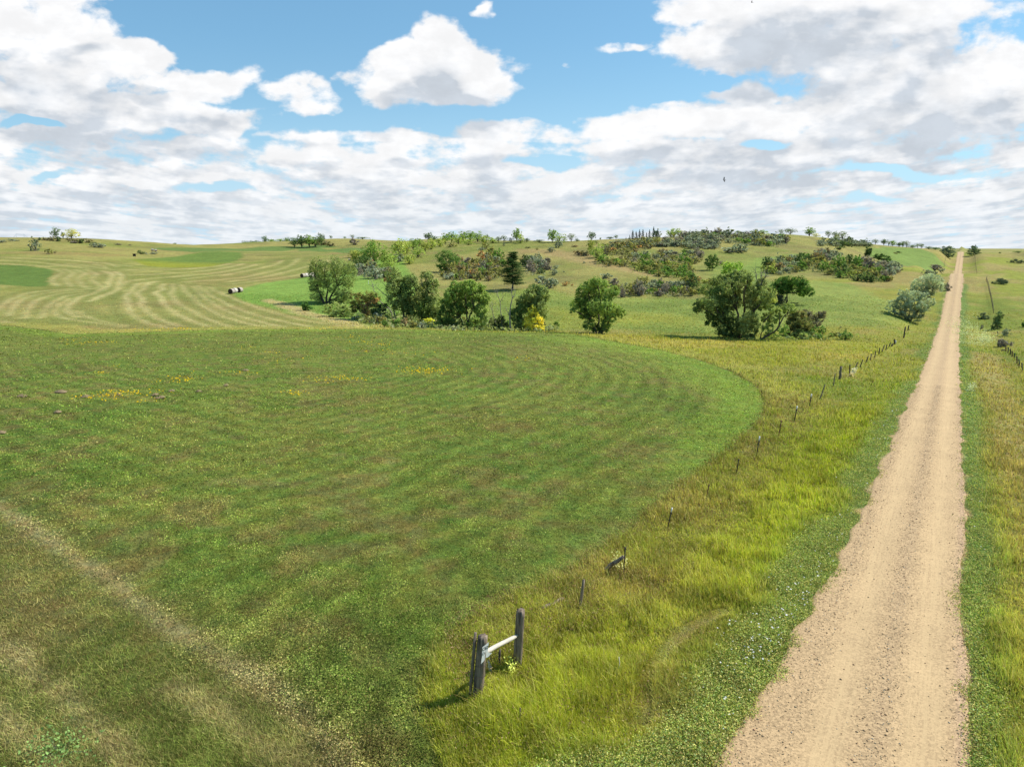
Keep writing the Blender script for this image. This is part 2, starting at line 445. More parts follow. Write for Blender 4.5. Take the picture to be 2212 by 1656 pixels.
WIND = [
    [(440, 520), (500, 545), (440, 590), (420, 620), (470, 655)],
    [(350, 515), (440, 520)],
    [(510, 520), (590, 550), (540, 600), (560, 640), (590, 660)],
    [(600, 525), (690, 555), (630, 600), (660, 640), (700, 670)],
    [(690, 525), (780, 560), (745, 600), (790, 640), (830, 665)],
    [(830, 535), (905, 560), (910, 590), (880, 630), (860, 670), (740, 720), (640, 750), (570, 800), (545, 840), (575, 880), (640, 910)],
    [(930, 540), (985, 570), (975, 610), (955, 660), (945, 690), (850, 730), (720, 780)],
    [(1560, 575), (1300, 590), (1100, 610), (1000, 630), (960, 680)],
    [(1270, 620), (1120, 640), (1095, 670), (1060, 700), (1020, 740), (1030, 800), (1060, 870), (1150, 935), (1300, 985), (1420, 1000)],
    [(1240, 625), (1180, 650), (1170, 680), (1110, 710), (1145, 760), (1150, 810), (1210, 880), (1330, 940), (1460, 985)],
    [(1330, 640), (1310, 660), (1315, 685), (1265, 710), (1310, 760), (1340, 810), (1430, 880), (1560, 945), (1690, 985)],
    [(1400, 640), (1400, 690), (1380, 720), (1440, 790), (1600, 880), (1750, 950), (1880, 990)],
    [(1480, 650), (1500, 700), (1550, 740), (1650, 820), (1780, 890), (2000, 960), (2250, 1000)],
    [(1560, 660), (1610, 700), (1640, 740), (1800, 840), (2000, 920), (2300, 990)],
    [(1650, 680), (1720, 740), (1900, 830), (2100, 900), (2500, 985)],
    [(1770, 700), (1850, 740), (2000, 800), (2212, 870), (2600, 960)],
    [(1690, 665), (1740, 700)], [(1600, 655), (1650, 700)],
    [(-100, 900), (0, 830), (100, 760), (250, 710), (430, 690), (600, 680)],
    [(60, 900), (130, 800), (250, 740), (480, 700), (640, 690), (800, 672)],
    [(200, 920), (240, 820), (330, 760), (480, 720), (700, 700)],
    [(330, 920), (400, 820), (520, 745), (700, 712)],
    [(440, 880), (470, 820), (560, 760)],
    [(0, 940), (120, 960), (300, 965)],
    [(440, 870), (480, 900), (600, 930), (800, 960), (1000, 985)],
    [(620, 860), (700, 905), (850, 945), (1020, 975)],
    [(1995, 418), (1960, 450), (1800, 490), (1500, 520), (1200, 530), (950, 520)],
    [(2070, 420), (2060, 450), (1900, 495), (1700, 530), (1300, 560), (1050, 570)],
    [(2150, 430), (2140, 460), (1950, 515), (1750, 550), (1400, 580)],
    [(2290, 425), (2260, 470), (2050, 525), (1800, 570), (1500, 600)],
    [(2420, 430), (2350, 490), (2100, 560), (1850, 600), (1500, 625)],
    [(2700, 440), (2450, 510), (2150, 580), (1850, 625)],
    [(2900, 460), (2600, 530), (2200, 600), (1900, 640)],
    [(3000, 480), (2700, 560), (2300, 615)],
    [(0, 425), (300, 437), (600, 452), (1000, 490), (1060, 497)],
    [(0, 450), (300, 465), (550, 490), (800, 505)],
    [(0, 475), (250, 490), (400, 505)],
    [(430, 490), (600, 500), (760, 520)],
    [(560, 480), (700, 492), (900, 525)], [(760, 480), (840, 500), (870, 520)], [(850, 470), (950, 500)],
    [(1020, 700), (1030, 690)],
]
WINDW = [smooth_line(plan(Z1(w))) for w in WIND]

C_ALF = C(140, 148, 70); C_ALF2 = C(118, 140, 60); C_BRN = C(148, 128, 82); C_TAN = C(176, 160, 92)
def ground_color(x, y, want_mask=False):
    n = len(x)
    r = np.hypot(x, y)
    fb = lambda sc, s, o=4: fbm(x, y, sc, o, s)
    nA = fb(14, 1); nB = fb(3.5, 2); nC = fb(40, 3); nD = fb(1.2, 4, 3)
    wob = (nB - 0.5) * 3.0 * np.clip(r / 120, 0.25, 1.5)
    # prairie by default: dry olive grass
    prairie = C(174, 164, 96); gr = C(146, 152, 76); red = C(160, 138, 96)
    col = prairie[None] + (gr - prairie)[None] * sstep(0.42, 0.62, nC * 0.6 + nA * 0.4)[:, None]
    col = col + (red[None] - col) * (sstep(0.55, 0.75, nA) * 0.5)[:, None]
    mask = np.zeros(n, dtype=np.int8)       # 0 prairie 1 alfalfa 2 mown 3 verge 4 weeds 5 hay 6 meadow 7 road
    def lay(sd, c, soft, amt=1.0, m=None, lo=None):
        nonlocal col
        w = sstep(-soft, soft, sd) * amt
        c = c if getattr(c, 'ndim', 1) == 2 else c[None]
        col = col + (c - col) * w[:, None]
        if m is not None: mask[w > 0.5] = m
    # verge along the road: yellow-green grass
    s, q = road_sq(x, y)
    a = np.abs(s)
    yel = C(162, 160, 70)[None] + (C(140, 150, 62) - C(162, 160, 70))[None] * sstep(0.38, 0.6, nA)[:, None]
    yel = yel + (C(176, 158, 92)[None] - yel) * (sstep(0.5, 0.72, fb(7, 21)) * 0.6)[:, None]
    lay(np.minimum(46 - a, 230 - q) + wob * 2, yel, 6, 1.0, 3)
    yfar = C(160, 164, 68)[None] + (C(176, 160, 96) - C(160, 164, 68))[None] * sstep(0.4, 0.62, nA)[:, None]
    lay(np.minimum(np.minimum(30 - a, q - 215), 700 - q) + wob, yfar, 6)
    lay(sdist(R_MEADOW, x, y) + wob, C(158, 168, 84)[None] + (C(138, 154, 74) - C(158, 168, 84))[None] * sstep(0.35, 0.65, nA)[:, None], 2.5, 1, 6)
    lay(sdist(R_MEADLOW, x, y) + wob * 3, C(168, 168, 72), 7, 0.8)
    lay(sdist(R_DRYRIM, x, y) + wob, C(184, 170, 84)[None] + (C(166, 164, 66) - C(184, 170, 84))[None] * sstep(0.4, 0.6, nA)[:, None], 2.5, 1, 3)
    lay(sdist(R_RIDGE, x, y) + wob, C(190, 164, 112), 4, 0.9)
    lay(sdist(R_RIDGE2, x, y) + wob, C(182, 156, 106), 4, 0.8)
    lay(sdist(R_SWATH, x, y) + wob * .5, C(144, 164, 78), 2, 1, 6)
    lay(sdist(R_FIELDR, x, y), C(136, 158, 78), 1.5, 1, 6)
    # hay ground with its windrows
    hs = sdist(R_HAY, x, y)
    hb = C(176, 168, 98)[None] + (C(150, 154, 78) - C(176, 168, 98))[None] * (sstep(0.35, 0.7, nA) * 0.8)[:, None]
    hb = hb + (C(176, 152, 98)[None] - hb) * (sstep(0.5, 0.68, fb(22, 31)) * 0.7)[:, None]
    k = np.nonzero(hs > -2)[0]
    if len(k):
        xx, yy = x[k], y[k]
        wx = xx + (nB[k] - 0.5) * 1.2; wy = yy + (nD[k] - 0.5) * 0.7
        st = np.zeros(len(k)); dk = np.zeros(len(k))
        for i, L_ in enumerate(WINDW):
            lo = L_.min(0) - 12; hi = L_.max(0) + 12
            b = (xx > lo[0]) & (xx < hi[0]) & (yy > lo[1]) & (yy < hi[1])
            if not b.any(): continue
            d = pdist(L_, wx[b], wy[b])
            rr = np.hypot(xx[b], yy[b])
            wd = 0.5 + rr / 480.0
            st[b] = np.maximum(st[b], np.exp(-(d / wd) ** 2) * (0.95 if i in (5, 6, 8, 9, 10) else 0.7))
            dk[b] = np.maximum(dk[b], np.exp(-((d - 3.2 * wd) / (1.6 * wd)) ** 2))
        st *= 0.45 + 1.1 * fbm(xx, yy, 9, 2, 44)
        c = hb[k]
        c = c + (C(140, 144, 78)[None] - c) * (np.clip(dk - st, 0, 1) * 0.6)[:, None]
        c = c + (C(216, 200, 142)[None] - c) * np.clip(st * .58, 0, 1)[:, None]
        hb[k] = c
    lay(hs + wob * 0.25, hb, 0.8, 1, 5)
    lay(sdist(R_HAYGREEN1, x, y) + wob * 0.5, C(116, 140, 66), 0.8, 1, 1)
    lay(sdist(R_HAYGREEN2, x, y) + wob * 0.3, C(122, 144, 68)[None] + (C(164, 166, 60) - C(122, 144, 68))[None] * sstep(300, 262, y)[:, None], 1.5, 1, 1)
    lay(sdist(R_FARGREEN, x, y), C(120, 142, 74), 1.5)
    lay(sdist(R_FARGREEN2, x, y), C(122, 146, 76), 1.5)
    lay(sdist(R_LUSHL, x, y) + wob * 0.4, C(146, 176, 82)[None] + (C(132, 164, 72) - C(146, 176, 82))[None] * sstep(0.4, 0.6, nA)[:, None], 1.2, 1, 6)
    lay(sdist(R_REED, x, y) + wob * 0.6, C(206, 184, 128), 1.5, 0.9, 3)
    # alfalfa field in front
    alf = C_ALF[None] + (C_ALF2 - C_ALF)[None] * sstep(0.38, 0.62, nD * 0.35 + nB * 0.4 + nA * 0.25)[:, None]
    alf = alf + (C_BRN[None] - alf) * (sstep(0.50, 0.68, fb(1.3, 51) * .75 + fb(9, 52) * .25) * 0.55)[:, None]
    # faint seeding rows that follow the field edge
    asd = sdist(R_ALF, x, y)
    rows = 0.5 + 0.5 * np.sin(asd * 3.6 + (nA - 0.5) * 4 + (nB - 0.5) * 1.5)
    alf = alf * (1 + (rows - 0.5)[:, None] * 0.30)
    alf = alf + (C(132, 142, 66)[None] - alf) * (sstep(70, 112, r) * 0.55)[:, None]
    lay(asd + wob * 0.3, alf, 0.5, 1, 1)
    ins = asd > -2
    lay(np.where(ins, sdist(R_EDGE, x, y) + wob, -99), C(150, 168, 72), 1.8, 0.55)
    lay(np.where(ins, sdist(R_LUSH, x, y) + wob, -99), C(128, 150, 66), 2.5, 0.7)
    lay(np.where(ins, 1.6 - np.abs(asd - 1.7), -99), C(150, 176, 70), 0.8, 0.5 * sstep(25, 50, r))
    mown = C(148, 132, 86)[None] + (C(124, 128, 68) - C(148, 132, 86))[None] * sstep(0.45, 0.68, nB * .4 + nA * .6)[:, None]
    lay(np.where(ins, sdist(R_MOWN, x, y) + wob * 2, -99), mown, 4.0, 0.85, 2)
    for i, tl in enumerate(TRACKS):
        d = pdist(tl, x + (nB - .5) * .8, y)
        lay((0.24 if i < 4 else 0.1) - d + (nD - .5) * .4, C(190, 172, 122), 0.4, 0.85)
    ver = asd < 0
    lay(np.where(ver, 5.5 + asd + wob, -99), C(182, 176, 88), 2.0, 0.7 * sstep(40, 60, r))
    lay(np.where(ver, 0.35 + asd, -99), C(110, 104, 60), 0.3, 0.8)
    lay(np.where(ver, sdist(R_VERGE_DK, x, y) + wob, -99), C(152, 136, 82)[None] + (C(150, 150, 66) - C(152, 136, 82))[None] * sstep(0.4, 0.62, nB)[:, None], 1.6, 0.8)
    lay(np.where(ver, sdist(R_BRIGHT, x, y) + wob, -99), C(170, 176, 42), 2.5, 0.7)
    lay(np.where(ver, sdist(R_BLADES, x, y) + wob, -99), C(152, 156, 44), 1.5, 0.8)
    # weeds along both road edges
    wl = np.clip(0.8 + 1.3 * np.exp(-(q - 18) / 16.0), 0.7, 2.4) + (nA - 0.5) * 2.4 + (nB - 0.5) * 2.0
    edge_l = road_half(q, -1)
    lay(np.where((s < 0) & (q < 240), (edge_l + wl) - a, -99), C(124, 144, 72), 0.8, 0.85, 4)
    wr = 1.1 + (nA - 0.5) * 1.6
    edge_r = road_half(q, 1)
    lay(np.where((s > 0) & (q < 240), (edge_r + wr) - a, -99), C(122, 146, 72), 0.6, 0.9, 4)
    lay(np.where((s > 0) & (q < 120), 1.5 - np.abs(a - edge_r - 3.0), -99), C(186, 166, 106), 1.0, 0.75)
    # field approach scattered gravel
    inr = np.where(s < 0, edge_l, edge_r) - a
    lay(inr + (nD - 0.5) * 0.9 - 0.1, C(214, 184, 140), 0.12, 1, 7)
    if want_mask: return col, mask, asd
    return col
def road_half(q, side):
    q = np.asarray(q, float)
    if side < 0:
        b = 1.95 + 1.25 * np.exp(-np.clip(q - 12, -8, 999) / 9.0)
        return b + 0.35 * (vnoise(q / 1.3, q * 0 + 3.3, 7) - 0.5) + 0.2 * (vnoise(q / 5.0, q * 0 + 1.3, 8) - 0.5)
    b = 1.75 + 0 * q
    return b + 0.3 * (vnoise(q / 1.1, q * 0 + 5.3, 9) - 0.5) + 0.25 * (vnoise(q / 6.0, q * 0 + 2.3, 10) - 0.5)

# ------------------------------------------------------------------ material kit
def new_mat(name):
    m = bpy.data.materials.new(name)
    m.use_nodes = True
    nt = m.node_tree
    return m, nt, nt.nodes['Principled BSDF'], nt.links.new
def nd(nt, t, **kw):
    n = nt.nodes.new(t)
    for k, v in kw.items():
        if k.startswith('i_'): n.inputs[k[2:].replace('_', ' ')].default_value = v
        else: setattr(n, k, v)
    return n
def ground_material():
    m, nt, P, L = new_mat('ground_cover')
    P.inputs['Roughness'].default_value = 0.95
    P.inputs['Specular IOR Level'].default_value = 0.1
    at_ = nd(nt, 'ShaderNodeAttribute', attribute_name='gcol')
    geo = nd(nt, 'ShaderNodeNewGeometry')
    fac = None
    for sc, lo, hi, det in ((5.0, 0.62, 1.38, 5), (0.7, 0.80, 1.22, 4), (0.12, 0.86, 1.14, 3)):
        n = nd(nt, 'ShaderNodeTexNoise'); n.inputs['Scale'].default_value = sc; n.inputs['Detail'].default_value = det
        n.inputs['Roughness'].default_value = 0.65
        L(geo.outputs['Position'], n.inputs['Vector'])
        r = nd(nt, 'ShaderNodeMapRange'); L(n.outputs['Fac'], r.inputs[0])
        r.inputs[1].default_value = 0.3; r.inputs[2].default_value = 0.7; r.inputs[3].default_value = lo; r.inputs[4].default_value = hi
        if fac is None: fac = r.outputs[0]
        else:
            mm = nd(nt, 'ShaderNodeMath', operation='MULTIPLY'); L(fac, mm.inputs[0]); L(r.outputs[0], mm.inputs[1]); fac = mm.outputs[0]
    vm = nd(nt, 'ShaderNodeVectorMath', operation='SCALE'); L(at_.outputs['Color'], vm.inputs[0]); L(fac, vm.inputs['Scale'])
    # small hue drift between straw and green
    n = nd(nt, 'ShaderNodeTexNoise'); n.inputs['Scale'].default_value = 1.6; n.inputs['Detail'].default_value = 6; L(geo.outputs['Position'], n.inputs['Vector'])
    mx = nd(nt, 'ShaderNodeMix', data_type='RGBA'); mx.inputs[6].default_value = (1.08, 0.98, 0.86, 1); mx.inputs[7].default_value = (0.90, 1.05, 1.02, 1)
    r = nd(nt, 'ShaderNodeMapRange'); L(n.outputs['Fac'], r.inputs[0]); r.inputs[1].default_value = 0.38; r.inputs[2].default_value = 0.62; L(r.outputs[0], mx.inputs[0])
    v2 = nd(nt, 'ShaderNodeVectorMath', operation='MULTIPLY'); L(vm.outputs[0], v2.inputs[0]); L(mx.outputs[2], v2.inputs[1])
    L(v2.outputs[0], P.inputs['Base Color'])
    nb = nd(nt, 'ShaderNodeTexNoise'); nb.inputs['Scale'].default_value = 2.2; nb.inputs['Detail'].default_value = 8; nb.inputs['Roughness'].default_value = 0.7
    L(geo.outputs['Position'], nb.inputs['Vector'])
    bp = nd(nt, 'ShaderNodeBump'); bp.inputs['Strength'].default_value = 0.9; bp.inputs['Distance'].default_value = 0.35
    L(nb.outputs['Fac'], bp.inputs['Height']); L(bp.outputs[0], P.inputs['Normal'])
    return m

# ------------------------------------------------------------------ ground sheet
def build_ground():
    ang = np.concatenate([np.arange(-46, 46, 0.12), np.arange(46, 314, 3.0)])
    rad = [2.0]
    while rad[-1] < 430: rad.append(rad[-1] * 1.0062)
    while rad[-1] < 900: rad.append(rad[-1] * 1.012)
    while rad[-1] < 7000: rad.append(rad[-1] * 1.06)
    rad = np.array(rad)
    A, Rr = np.meshgrid(np.radians(ang), rad)
    x = (Rr * np.sin(A)).ravel(); y = (Rr * np.cos(A)).ravel()
    z = height(x, y)
    s, q = road_sq(x, y)
    half = np.where(s < 0, road_half(q, -1), road_half(q, 1))
    z = z - 0.10 * (1 - sstep(-0.9, -0.25, np.abs(s) - half)) * (q > -40) * (q < 760)
    nr, na = len(rad), len(ang)
    V = np.stack([x, y, z], 1)
    V = np.vstack([V, [[0, 0, 0]]])
    i = np.arange(nr - 1)[:, None] * na; j = np.arange(na)[None]
    jn = (j + 1) % na
    F = np.stack([i + j, i + jn, i + na + jn, i + na + j], -1).reshape(-1, 4)[:, ::-1]
    cen = len(V) - 1
    T = np.stack([np.full(na, cen), np.arange(na), (np.arange(na) + 1) % na, (np.arange(na) + 1) % na], -1)
    me = mesh_np('ground', V, F, [ground_material()], None, True)
    col = np.empty((len(V), 3))
    for k in range(0, len(x), 200000):
        e = min(k + 200000, len(x))
        col[k:e] = ground_color(x[k:e], y[k:e])
    col[-1] = C_BRN
    set_attr(me, 'gcol', col)
    o = link('ground', me)
    tag(o, kind='structure')
    return o
GROUND = build_ground()

def build_road():
    q = np.concatenate([np.arange(-30, 60, 0.22), np.arange(60, 760, 0.8)])
    lat = np.linspace(-1, 1, 41)
    hl = road_half(q, -1); hr = road_half(q, 1)
    sg = np.where(lat[None] < 0, lat[None] * hl[:, None], lat[None] * hr[:, None])
    Q = np.repeat(q[:, None], len(lat), 1)
    x = RO[0] + sg * RD[1] + (Q - 55.1) * RD[0]
    y = RO[1] - sg * RD[0] + (Q - 55.1) * RD[1]
    z = road_z(q)[:, None] + 0.045 * (1 - lat[None] ** 2) + 0.02 - 0.12 * (np.abs(lat[None]) > 0.99)
    z = z + (fbm(x.ravel(), y.ravel(), 5, 3, 11).reshape(x.shape) - 0.5) * 0.0
    # wheel tracks pressed in, loose gravel ridge between and beside them
    tr = np.exp(-((sg + 0.95) / 0.42) ** 2) + np.exp(-((sg - 0.80) / 0.42) ** 2)
    z = z - 0.025 * tr
    n, k = x.shape
    V = np.stack([x.ravel(), y.ravel(), z.ravel()], 1)
    i = np.arange(n - 1)[:, None] * k; j = np.arange(k - 1)[None]
    F = np.stack([i + j, i + j + 1, i + k + j + 1, i + k + j], -1).reshape(-1, 4)
    m, nt, P, L = new_mat('gravel_road')
    P.inputs['Roughness'].default_value = 0.95; P.inputs['Specular IOR Level'].default_value = 0.15
    a = nd(nt, 'ShaderNodeAttribute', attribute_name='lane')          # x: metres across, y: metres along
    sp = nd(nt, 'ShaderNodeSeparateXYZ'); L(a.outputs['Vector'], sp.inputs[0])
    geo = nd(nt, 'ShaderNodeNewGeometry')
    def mth(op, p, r=None, clamp=False):
        n_ = nd(nt, 'ShaderNodeMath', operation=op, use_clamp=clamp)
        for i_, v_ in ((0, p), (1, r)):
            if v_ is None: continue
            if isinstance(v_, (int, float)): n_.inputs[i_].default_value = v_
            else: L(v_, n_.inputs[i_])
        return n_.outputs[0]
    def noise(vec, sc, det, ro=0.6):
        n_ = nd(nt, 'ShaderNodeTexNoise'); n_.inputs['Scale'].default_value = sc; n_.inputs['Detail'].default_value = det; n_.inputs['Roughness'].default_value = ro
        L(vec, n_.inputs['Vector']); return n_.outputs['Fac']
    def mr(v_, a_, b_, c_, d_):
        r_ = nd(nt, 'ShaderNodeMapRange', interpolation_type='SMOOTHSTEP'); L(v_, r_.inputs[0])
        for i_, w_ in ((1, a_), (2, b_), (3, c_), (4, d_)): r_.inputs[i_].default_value = w_
        return r_.outputs[0]
    def mix(f, p, r):
        n_ = nd(nt, 'ShaderNodeMix', data_type='RGBA')
        L(f, n_.inputs[0])
        for i_, v_ in ((6, p), (7, r)):
            if isinstance(v_, tuple): n_.inputs[i_].default_value = v_
            else: L(v_, n_.inputs[i_])
        return n_.outputs[2]
    st = nd(nt, 'ShaderNodeVectorMath', operation='MULTIPLY'); L(a.outputs['Vector'], st.inputs[0]); st.inputs[1].default_value = (1, 0.02, 1)
    lat_w = mth('ADD', sp.outputs[0], mth('MULTIPLY', mth('SUBTRACT', noise(st.outputs[0], 2.0, 3), 0.5), 0.5))
    def band(c_, w_):
        return mth('POWER', 2.718, mth('MULTIPLY', mth('POWER', mth('ABSOLUTE', mth('DIVIDE', mth('SUBTRACT', lat_w, c_), w_)), 2.0), -1.0))
    streak = noise(st.outputs[0], 13.0, 5, 0.75)
    trk = mth('ADD', band(-0.95, 0.46), band(0.80, 0.46), True)
    trk = mth('MULTIPLY', trk, mr(streak, 0.35, 0.65, 0.35, 1.2), True)
    tc = lambda *c_: tuple(C(*c_) * 0.99) + (1,)
    base = mix(trk, tc(214, 182, 138), tc(230, 198, 150))
    base = mix(mth('MULTIPLY', band(1.62, 0.16), 0.5), base, tc(210, 176, 146))
    base = mix(mth('MULTIPLY', band(-0.05, 0.22), 0.55), base, tc(206, 176, 136))
    pn = noise(geo.outputs['Position'], 30.0, 3, 0.75)
    peb = nd(nt, 'ShaderNodeTexVoronoi'); peb.inputs['Scale'].default_value = 22.0; L(geo.outputs['Position'], peb.inputs['Vector'])
    pv = nd(nt, 'ShaderNodeSeparateColor'); L(peb.outputs['Color'], pv.inputs[0])
    loose = mth('SUBTRACT', 1.0, trk)
    f1 = mth('MULTIPLY', mr(pv.outputs[0], 0.0, 1.0, -0.2, 0.2), mth('ADD', mth('MULTIPLY', loose, 0.9), 0.25))
    f2 = mth('MULTIPLY', mth('SUBTRACT', pn, 0.5), mth('ADD', mth('MULTIPLY', loose, 0.6), 0.35))
    f3 = mth('MULTIPLY', mth('SUBTRACT', noise(geo.outputs['Position'], 0.6, 5), 0.5), 0.35)
    k_ = mth('ADD', mth('ADD', mth('ADD', f1, f2), f3), 1.0)
    sc = nd(nt, 'ShaderNodeVectorMath', operation='SCALE'); L(base, sc.inputs[0]); L(k_, sc.inputs['Scale'])
    L(sc.outputs[0], P.inputs['Base Color'])
    bp = nd(nt, 'ShaderNodeBump'); bp.inputs['Strength'].default_value = 0.45; bp.inputs['Distance'].default_value = 0.02
    L(mth('ADD', mth('MULTIPLY', f1, 1.0), mth('MULTIPLY', f2, 1.0)), bp.inputs['Height']); L(bp.outputs[0], P.inputs['Normal'])
    me = mesh_np('gravel_road', V, F, [m], None, True)
    set_attr(me, 'lane', np.stack([sg.ravel(), Q.ravel(), 0 * sg.ravel()], 1), 'FLOAT_VECTOR')
    o = link('gravel_road', me); tag(o, kind='structure')
build_road()

# ------------------------------------------------------------------ leaf and wood materials
def leaf_material(name, trans=0.35, rough=0.6):
    m = bpy.data.materials.new(name); m.use_nodes = True
    nt = m.node_tree; nt.nodes.clear(); L = nt.links.new
    a = nd(nt, 'ShaderNodeAttribute', attribute_name='tint')
    d = nd(nt, 'ShaderNodeBsdfDiffuse'); L(a.outputs['Color'], d.inputs[0])
    t = nd(nt, 'ShaderNodeBsdfTranslucent')
    tv = nd(nt, 'ShaderNodeVectorMath', operation='MULTIPLY'); L(a.outputs['Color'], tv.inputs[0]); tv.inputs[1].default_value = (1.12, 1.14, 0.66)
    L(tv.outputs[0], t.inputs[0])
    mx = nd(nt, 'ShaderNodeMixShader'); mx.inputs[0].default_value = trans
    L(d.outputs[0], mx.inputs[1]); L(t.outputs[0], mx.inputs[2])
    o = nd(nt, 'ShaderNodeOutputMaterial'); L(mx.outputs[0], o.inputs[0])
    return m
M_LEAF = leaf_material('leaves')
M_GRASS = leaf_material('grass_blades', 0.3)
def simple_mat(name, c, rough=0.8, noise=0.25, scale=8, stretch=(1, 1, 1), bump=0.3, c2=None, spec=0.3, metal=0.0, det=5):
    m, nt, P, L = new_mat(name)
    P.inputs['Roughness'].default_value = rough; P.inputs['Specular IOR Level'].default_value = spec
    P.inputs['Metallic'].default_value = metal
    tc = nd(nt, 'ShaderNodeTexCoord')
    mp = nd(nt, 'ShaderNodeMapping'); mp.inputs['Scale'].default_value = stretch
    L(tc.outputs['Object'], mp.inputs[0])
    n = nd(nt, 'ShaderNodeTexNoise'); n.inputs['Scale'].default_value = scale; n.inputs['Detail'].default_value = det; n.inputs['Roughness'].default_value = 0.65
    L(mp.outputs[0], n.inputs['Vector'])
    c = np.asarray(c, float)
    lo = tuple((c * (1 - noise) if c2 is None else np.asarray(c2)).tolist()) + (1,)
    hi = tuple((c * (1 + noise)).tolist()) + (1,)
    r = nd(nt, 'ShaderNodeMapRange'); r.inputs[1].default_value = 0.35; r.inputs[2].default_value = 0.65; L(n.outputs['Fac'], r.inputs[0])
    mx = nd(nt, 'ShaderNodeMix', data_type='RGBA'); mx.inputs[6].default_value = lo; mx.inputs[7].default_value = hi
    L(r.outputs[0], mx.inputs[0]); L(mx.outputs[2], P.inputs['Base Color'])
    if bump:
        b = nd(nt, 'ShaderNodeBump'); b.inputs['Strength'].default_value = bump; b.inputs['Distance'].default_value = 0.02
        L(n.outputs['Fac'], b.inputs['Height']); L(b.outputs[0], P.inputs['Normal'])
    return m
M_BARK = simple_mat('bark', (0.085, 0.068, 0.052), 0.9, 0.35, 6, (1, 1, 0.3), 0.5)
M_DEADWOOD = simple_mat('dead_wood', (0.25, 0.215, 0.18), 0.85, 0.3, 6, (1, 1, 0.3), 0.4)
M_GREYWOOD = simple_mat('weathered_wood', (0.21, 0.165, 0.12), 0.9, 0.4, 14, (1, 1, 0.07), 1.0, c2=(0.055, 0.04, 0.028))
M_PALEWOOD = simple_mat('pale_barkless_wood', (0.50, 0.45, 0.37), 0.8, 0.15, 7, (0.2, 1, 1), 0.3)
M_STEEL = simple_mat('dark_steel', (0.035, 0.030, 0.026), 0.6, 0.5, 30, bump=0.1)
M_RUST = simple_mat('rusty_steel', (0.12, 0.055, 0.035), 0.8, 0.4, 30, bump=0.1)
M_GREENSTEEL = simple_mat('green_painted_steel', (0.03, 0.06, 0.04), 0.6, 0.3, 30, bump=0.1)
M_WHITE = simple_mat('white_paint', (0.72, 0.72, 0.70), 0.5, 0.06, 20, bump=0)
M_WIRE = simple_mat('rusty_wire', (0.05, 0.035, 0.028), 0.7, 0.3, 30, bump=0)

# ------------------------------------------------------------------ mesh kit
class Mesh:
    """collects quads and triangles (as degenerate-free quads/tris) then links them as ONE mesh object"""
    def __init__(s): s.v = []; s.f = []; s.c = []; s.m = []; s.n = 0
    def add(s, v, f, col=None, mat=0):
        v = np.asarray(v, float); f = np.asarray(f, int)
        s.v.append(v); s.f.append(f + s.n); s.n += len(v)
        s.c.append(np.tile(np.asarray(col if col is not None else (0.2, 0.2, 0.2), float), (len(v), 1)) if (col is None or np.ndim(col) == 1) else np.asarray(col))
        s.m.append(np.full(len(f), mat))
    def data(s, name, mats, smooth=False):
        V = np.vstack(s.v); F = np.vstack(s.f)
        me = mesh_np(name, V, F, mats, np.concatenate(s.m), smooth)
        set_attr(me, 'tint', np.vstack(s.c))
        return me
    def build(s, name, mats, parent=None, loc=(0, 0, 0), smooth=False):
        return link(name, s.data(name, mats, smooth), parent, loc)
def tube(M_, pts, rad, sides=6, col=(0.1, 0.08, 0.06), mat=0, cap=True, square=False, phase=None):
    pts = np.asarray(pts, float); n = len(pts)
    rad = np.broadcast_to(np.asarray(rad, float), (n,))
    T = np.gradient(pts, axis=0); T /= np.linalg.norm(T, axis=1)[:, None] + 1e-9
    ref = np.array([0, 1, 0.0]) if abs(T[0][2]) > 0.8 else np.array([0, 0, 1.0])
    U = np.cross(T, ref); U /= np.linalg.norm(U, axis=1)[:, None] + 1e-9
    W = np.cross(T, U)
    a = np.arange(sides) / sides * 2 * np.pi + (phase if phase is not None else (np.pi / sides if square else 0))
    V = pts[:, None] + rad[:, None, None] * (np.cos(a)[None, :, None] * U[:, None] + np.sin(a)[None, :, None] * W[:, None])
    V = V.reshape(-1, 3)
    i = np.arange(n - 1)[:, None] * sides; j = np.arange(sides)[None]; jn = (j + 1) % sides
    F = np.stack([i + j, i + jn, i + sides + jn, i + sides + j], -1).reshape(-1, 4)
    if cap:
        c0 = len(V); V = np.vstack([V, pts[-1:], pts[:1]])
        b = (n - 1) * sides
        e = np.arange(0, sides, 2)
        F = np.vstack([F, np.stack([np.full(len(e), c0), b + e, b + (e + 1) % sides, b + (e + 2) % sides], -1),
                       np.stack([np.full(len(e), c0 + 1), (e + 2) % sides, (e + 1) % sides, e], -1)])
    M_.add(V, F, col, mat)
def box(M_, lo, hi, col=(0.2, 0.2, 0.2), mat=0, rot=None, loc=(0, 0, 0)):
    x0, y0, z0 = lo; x1, y1, z1 = hi
    V = np.array([(x0, y0, z0), (x1, y0, z0), (x1, y1, z0), (x0, y1, z0), (x0, y0, z1), (x1, y0, z1), (x1, y1, z1), (x0, y1, z1)], float)
    if rot is not None: V = V @ np.asarray(rot).T
    V = V + np.asarray(loc)
    M_.add(V, [(0, 3, 2, 1), (4, 5, 6, 7), (0, 1, 5, 4), (1, 2, 6, 5), (2, 3, 7, 6), (3, 0, 4, 7)], col, mat)
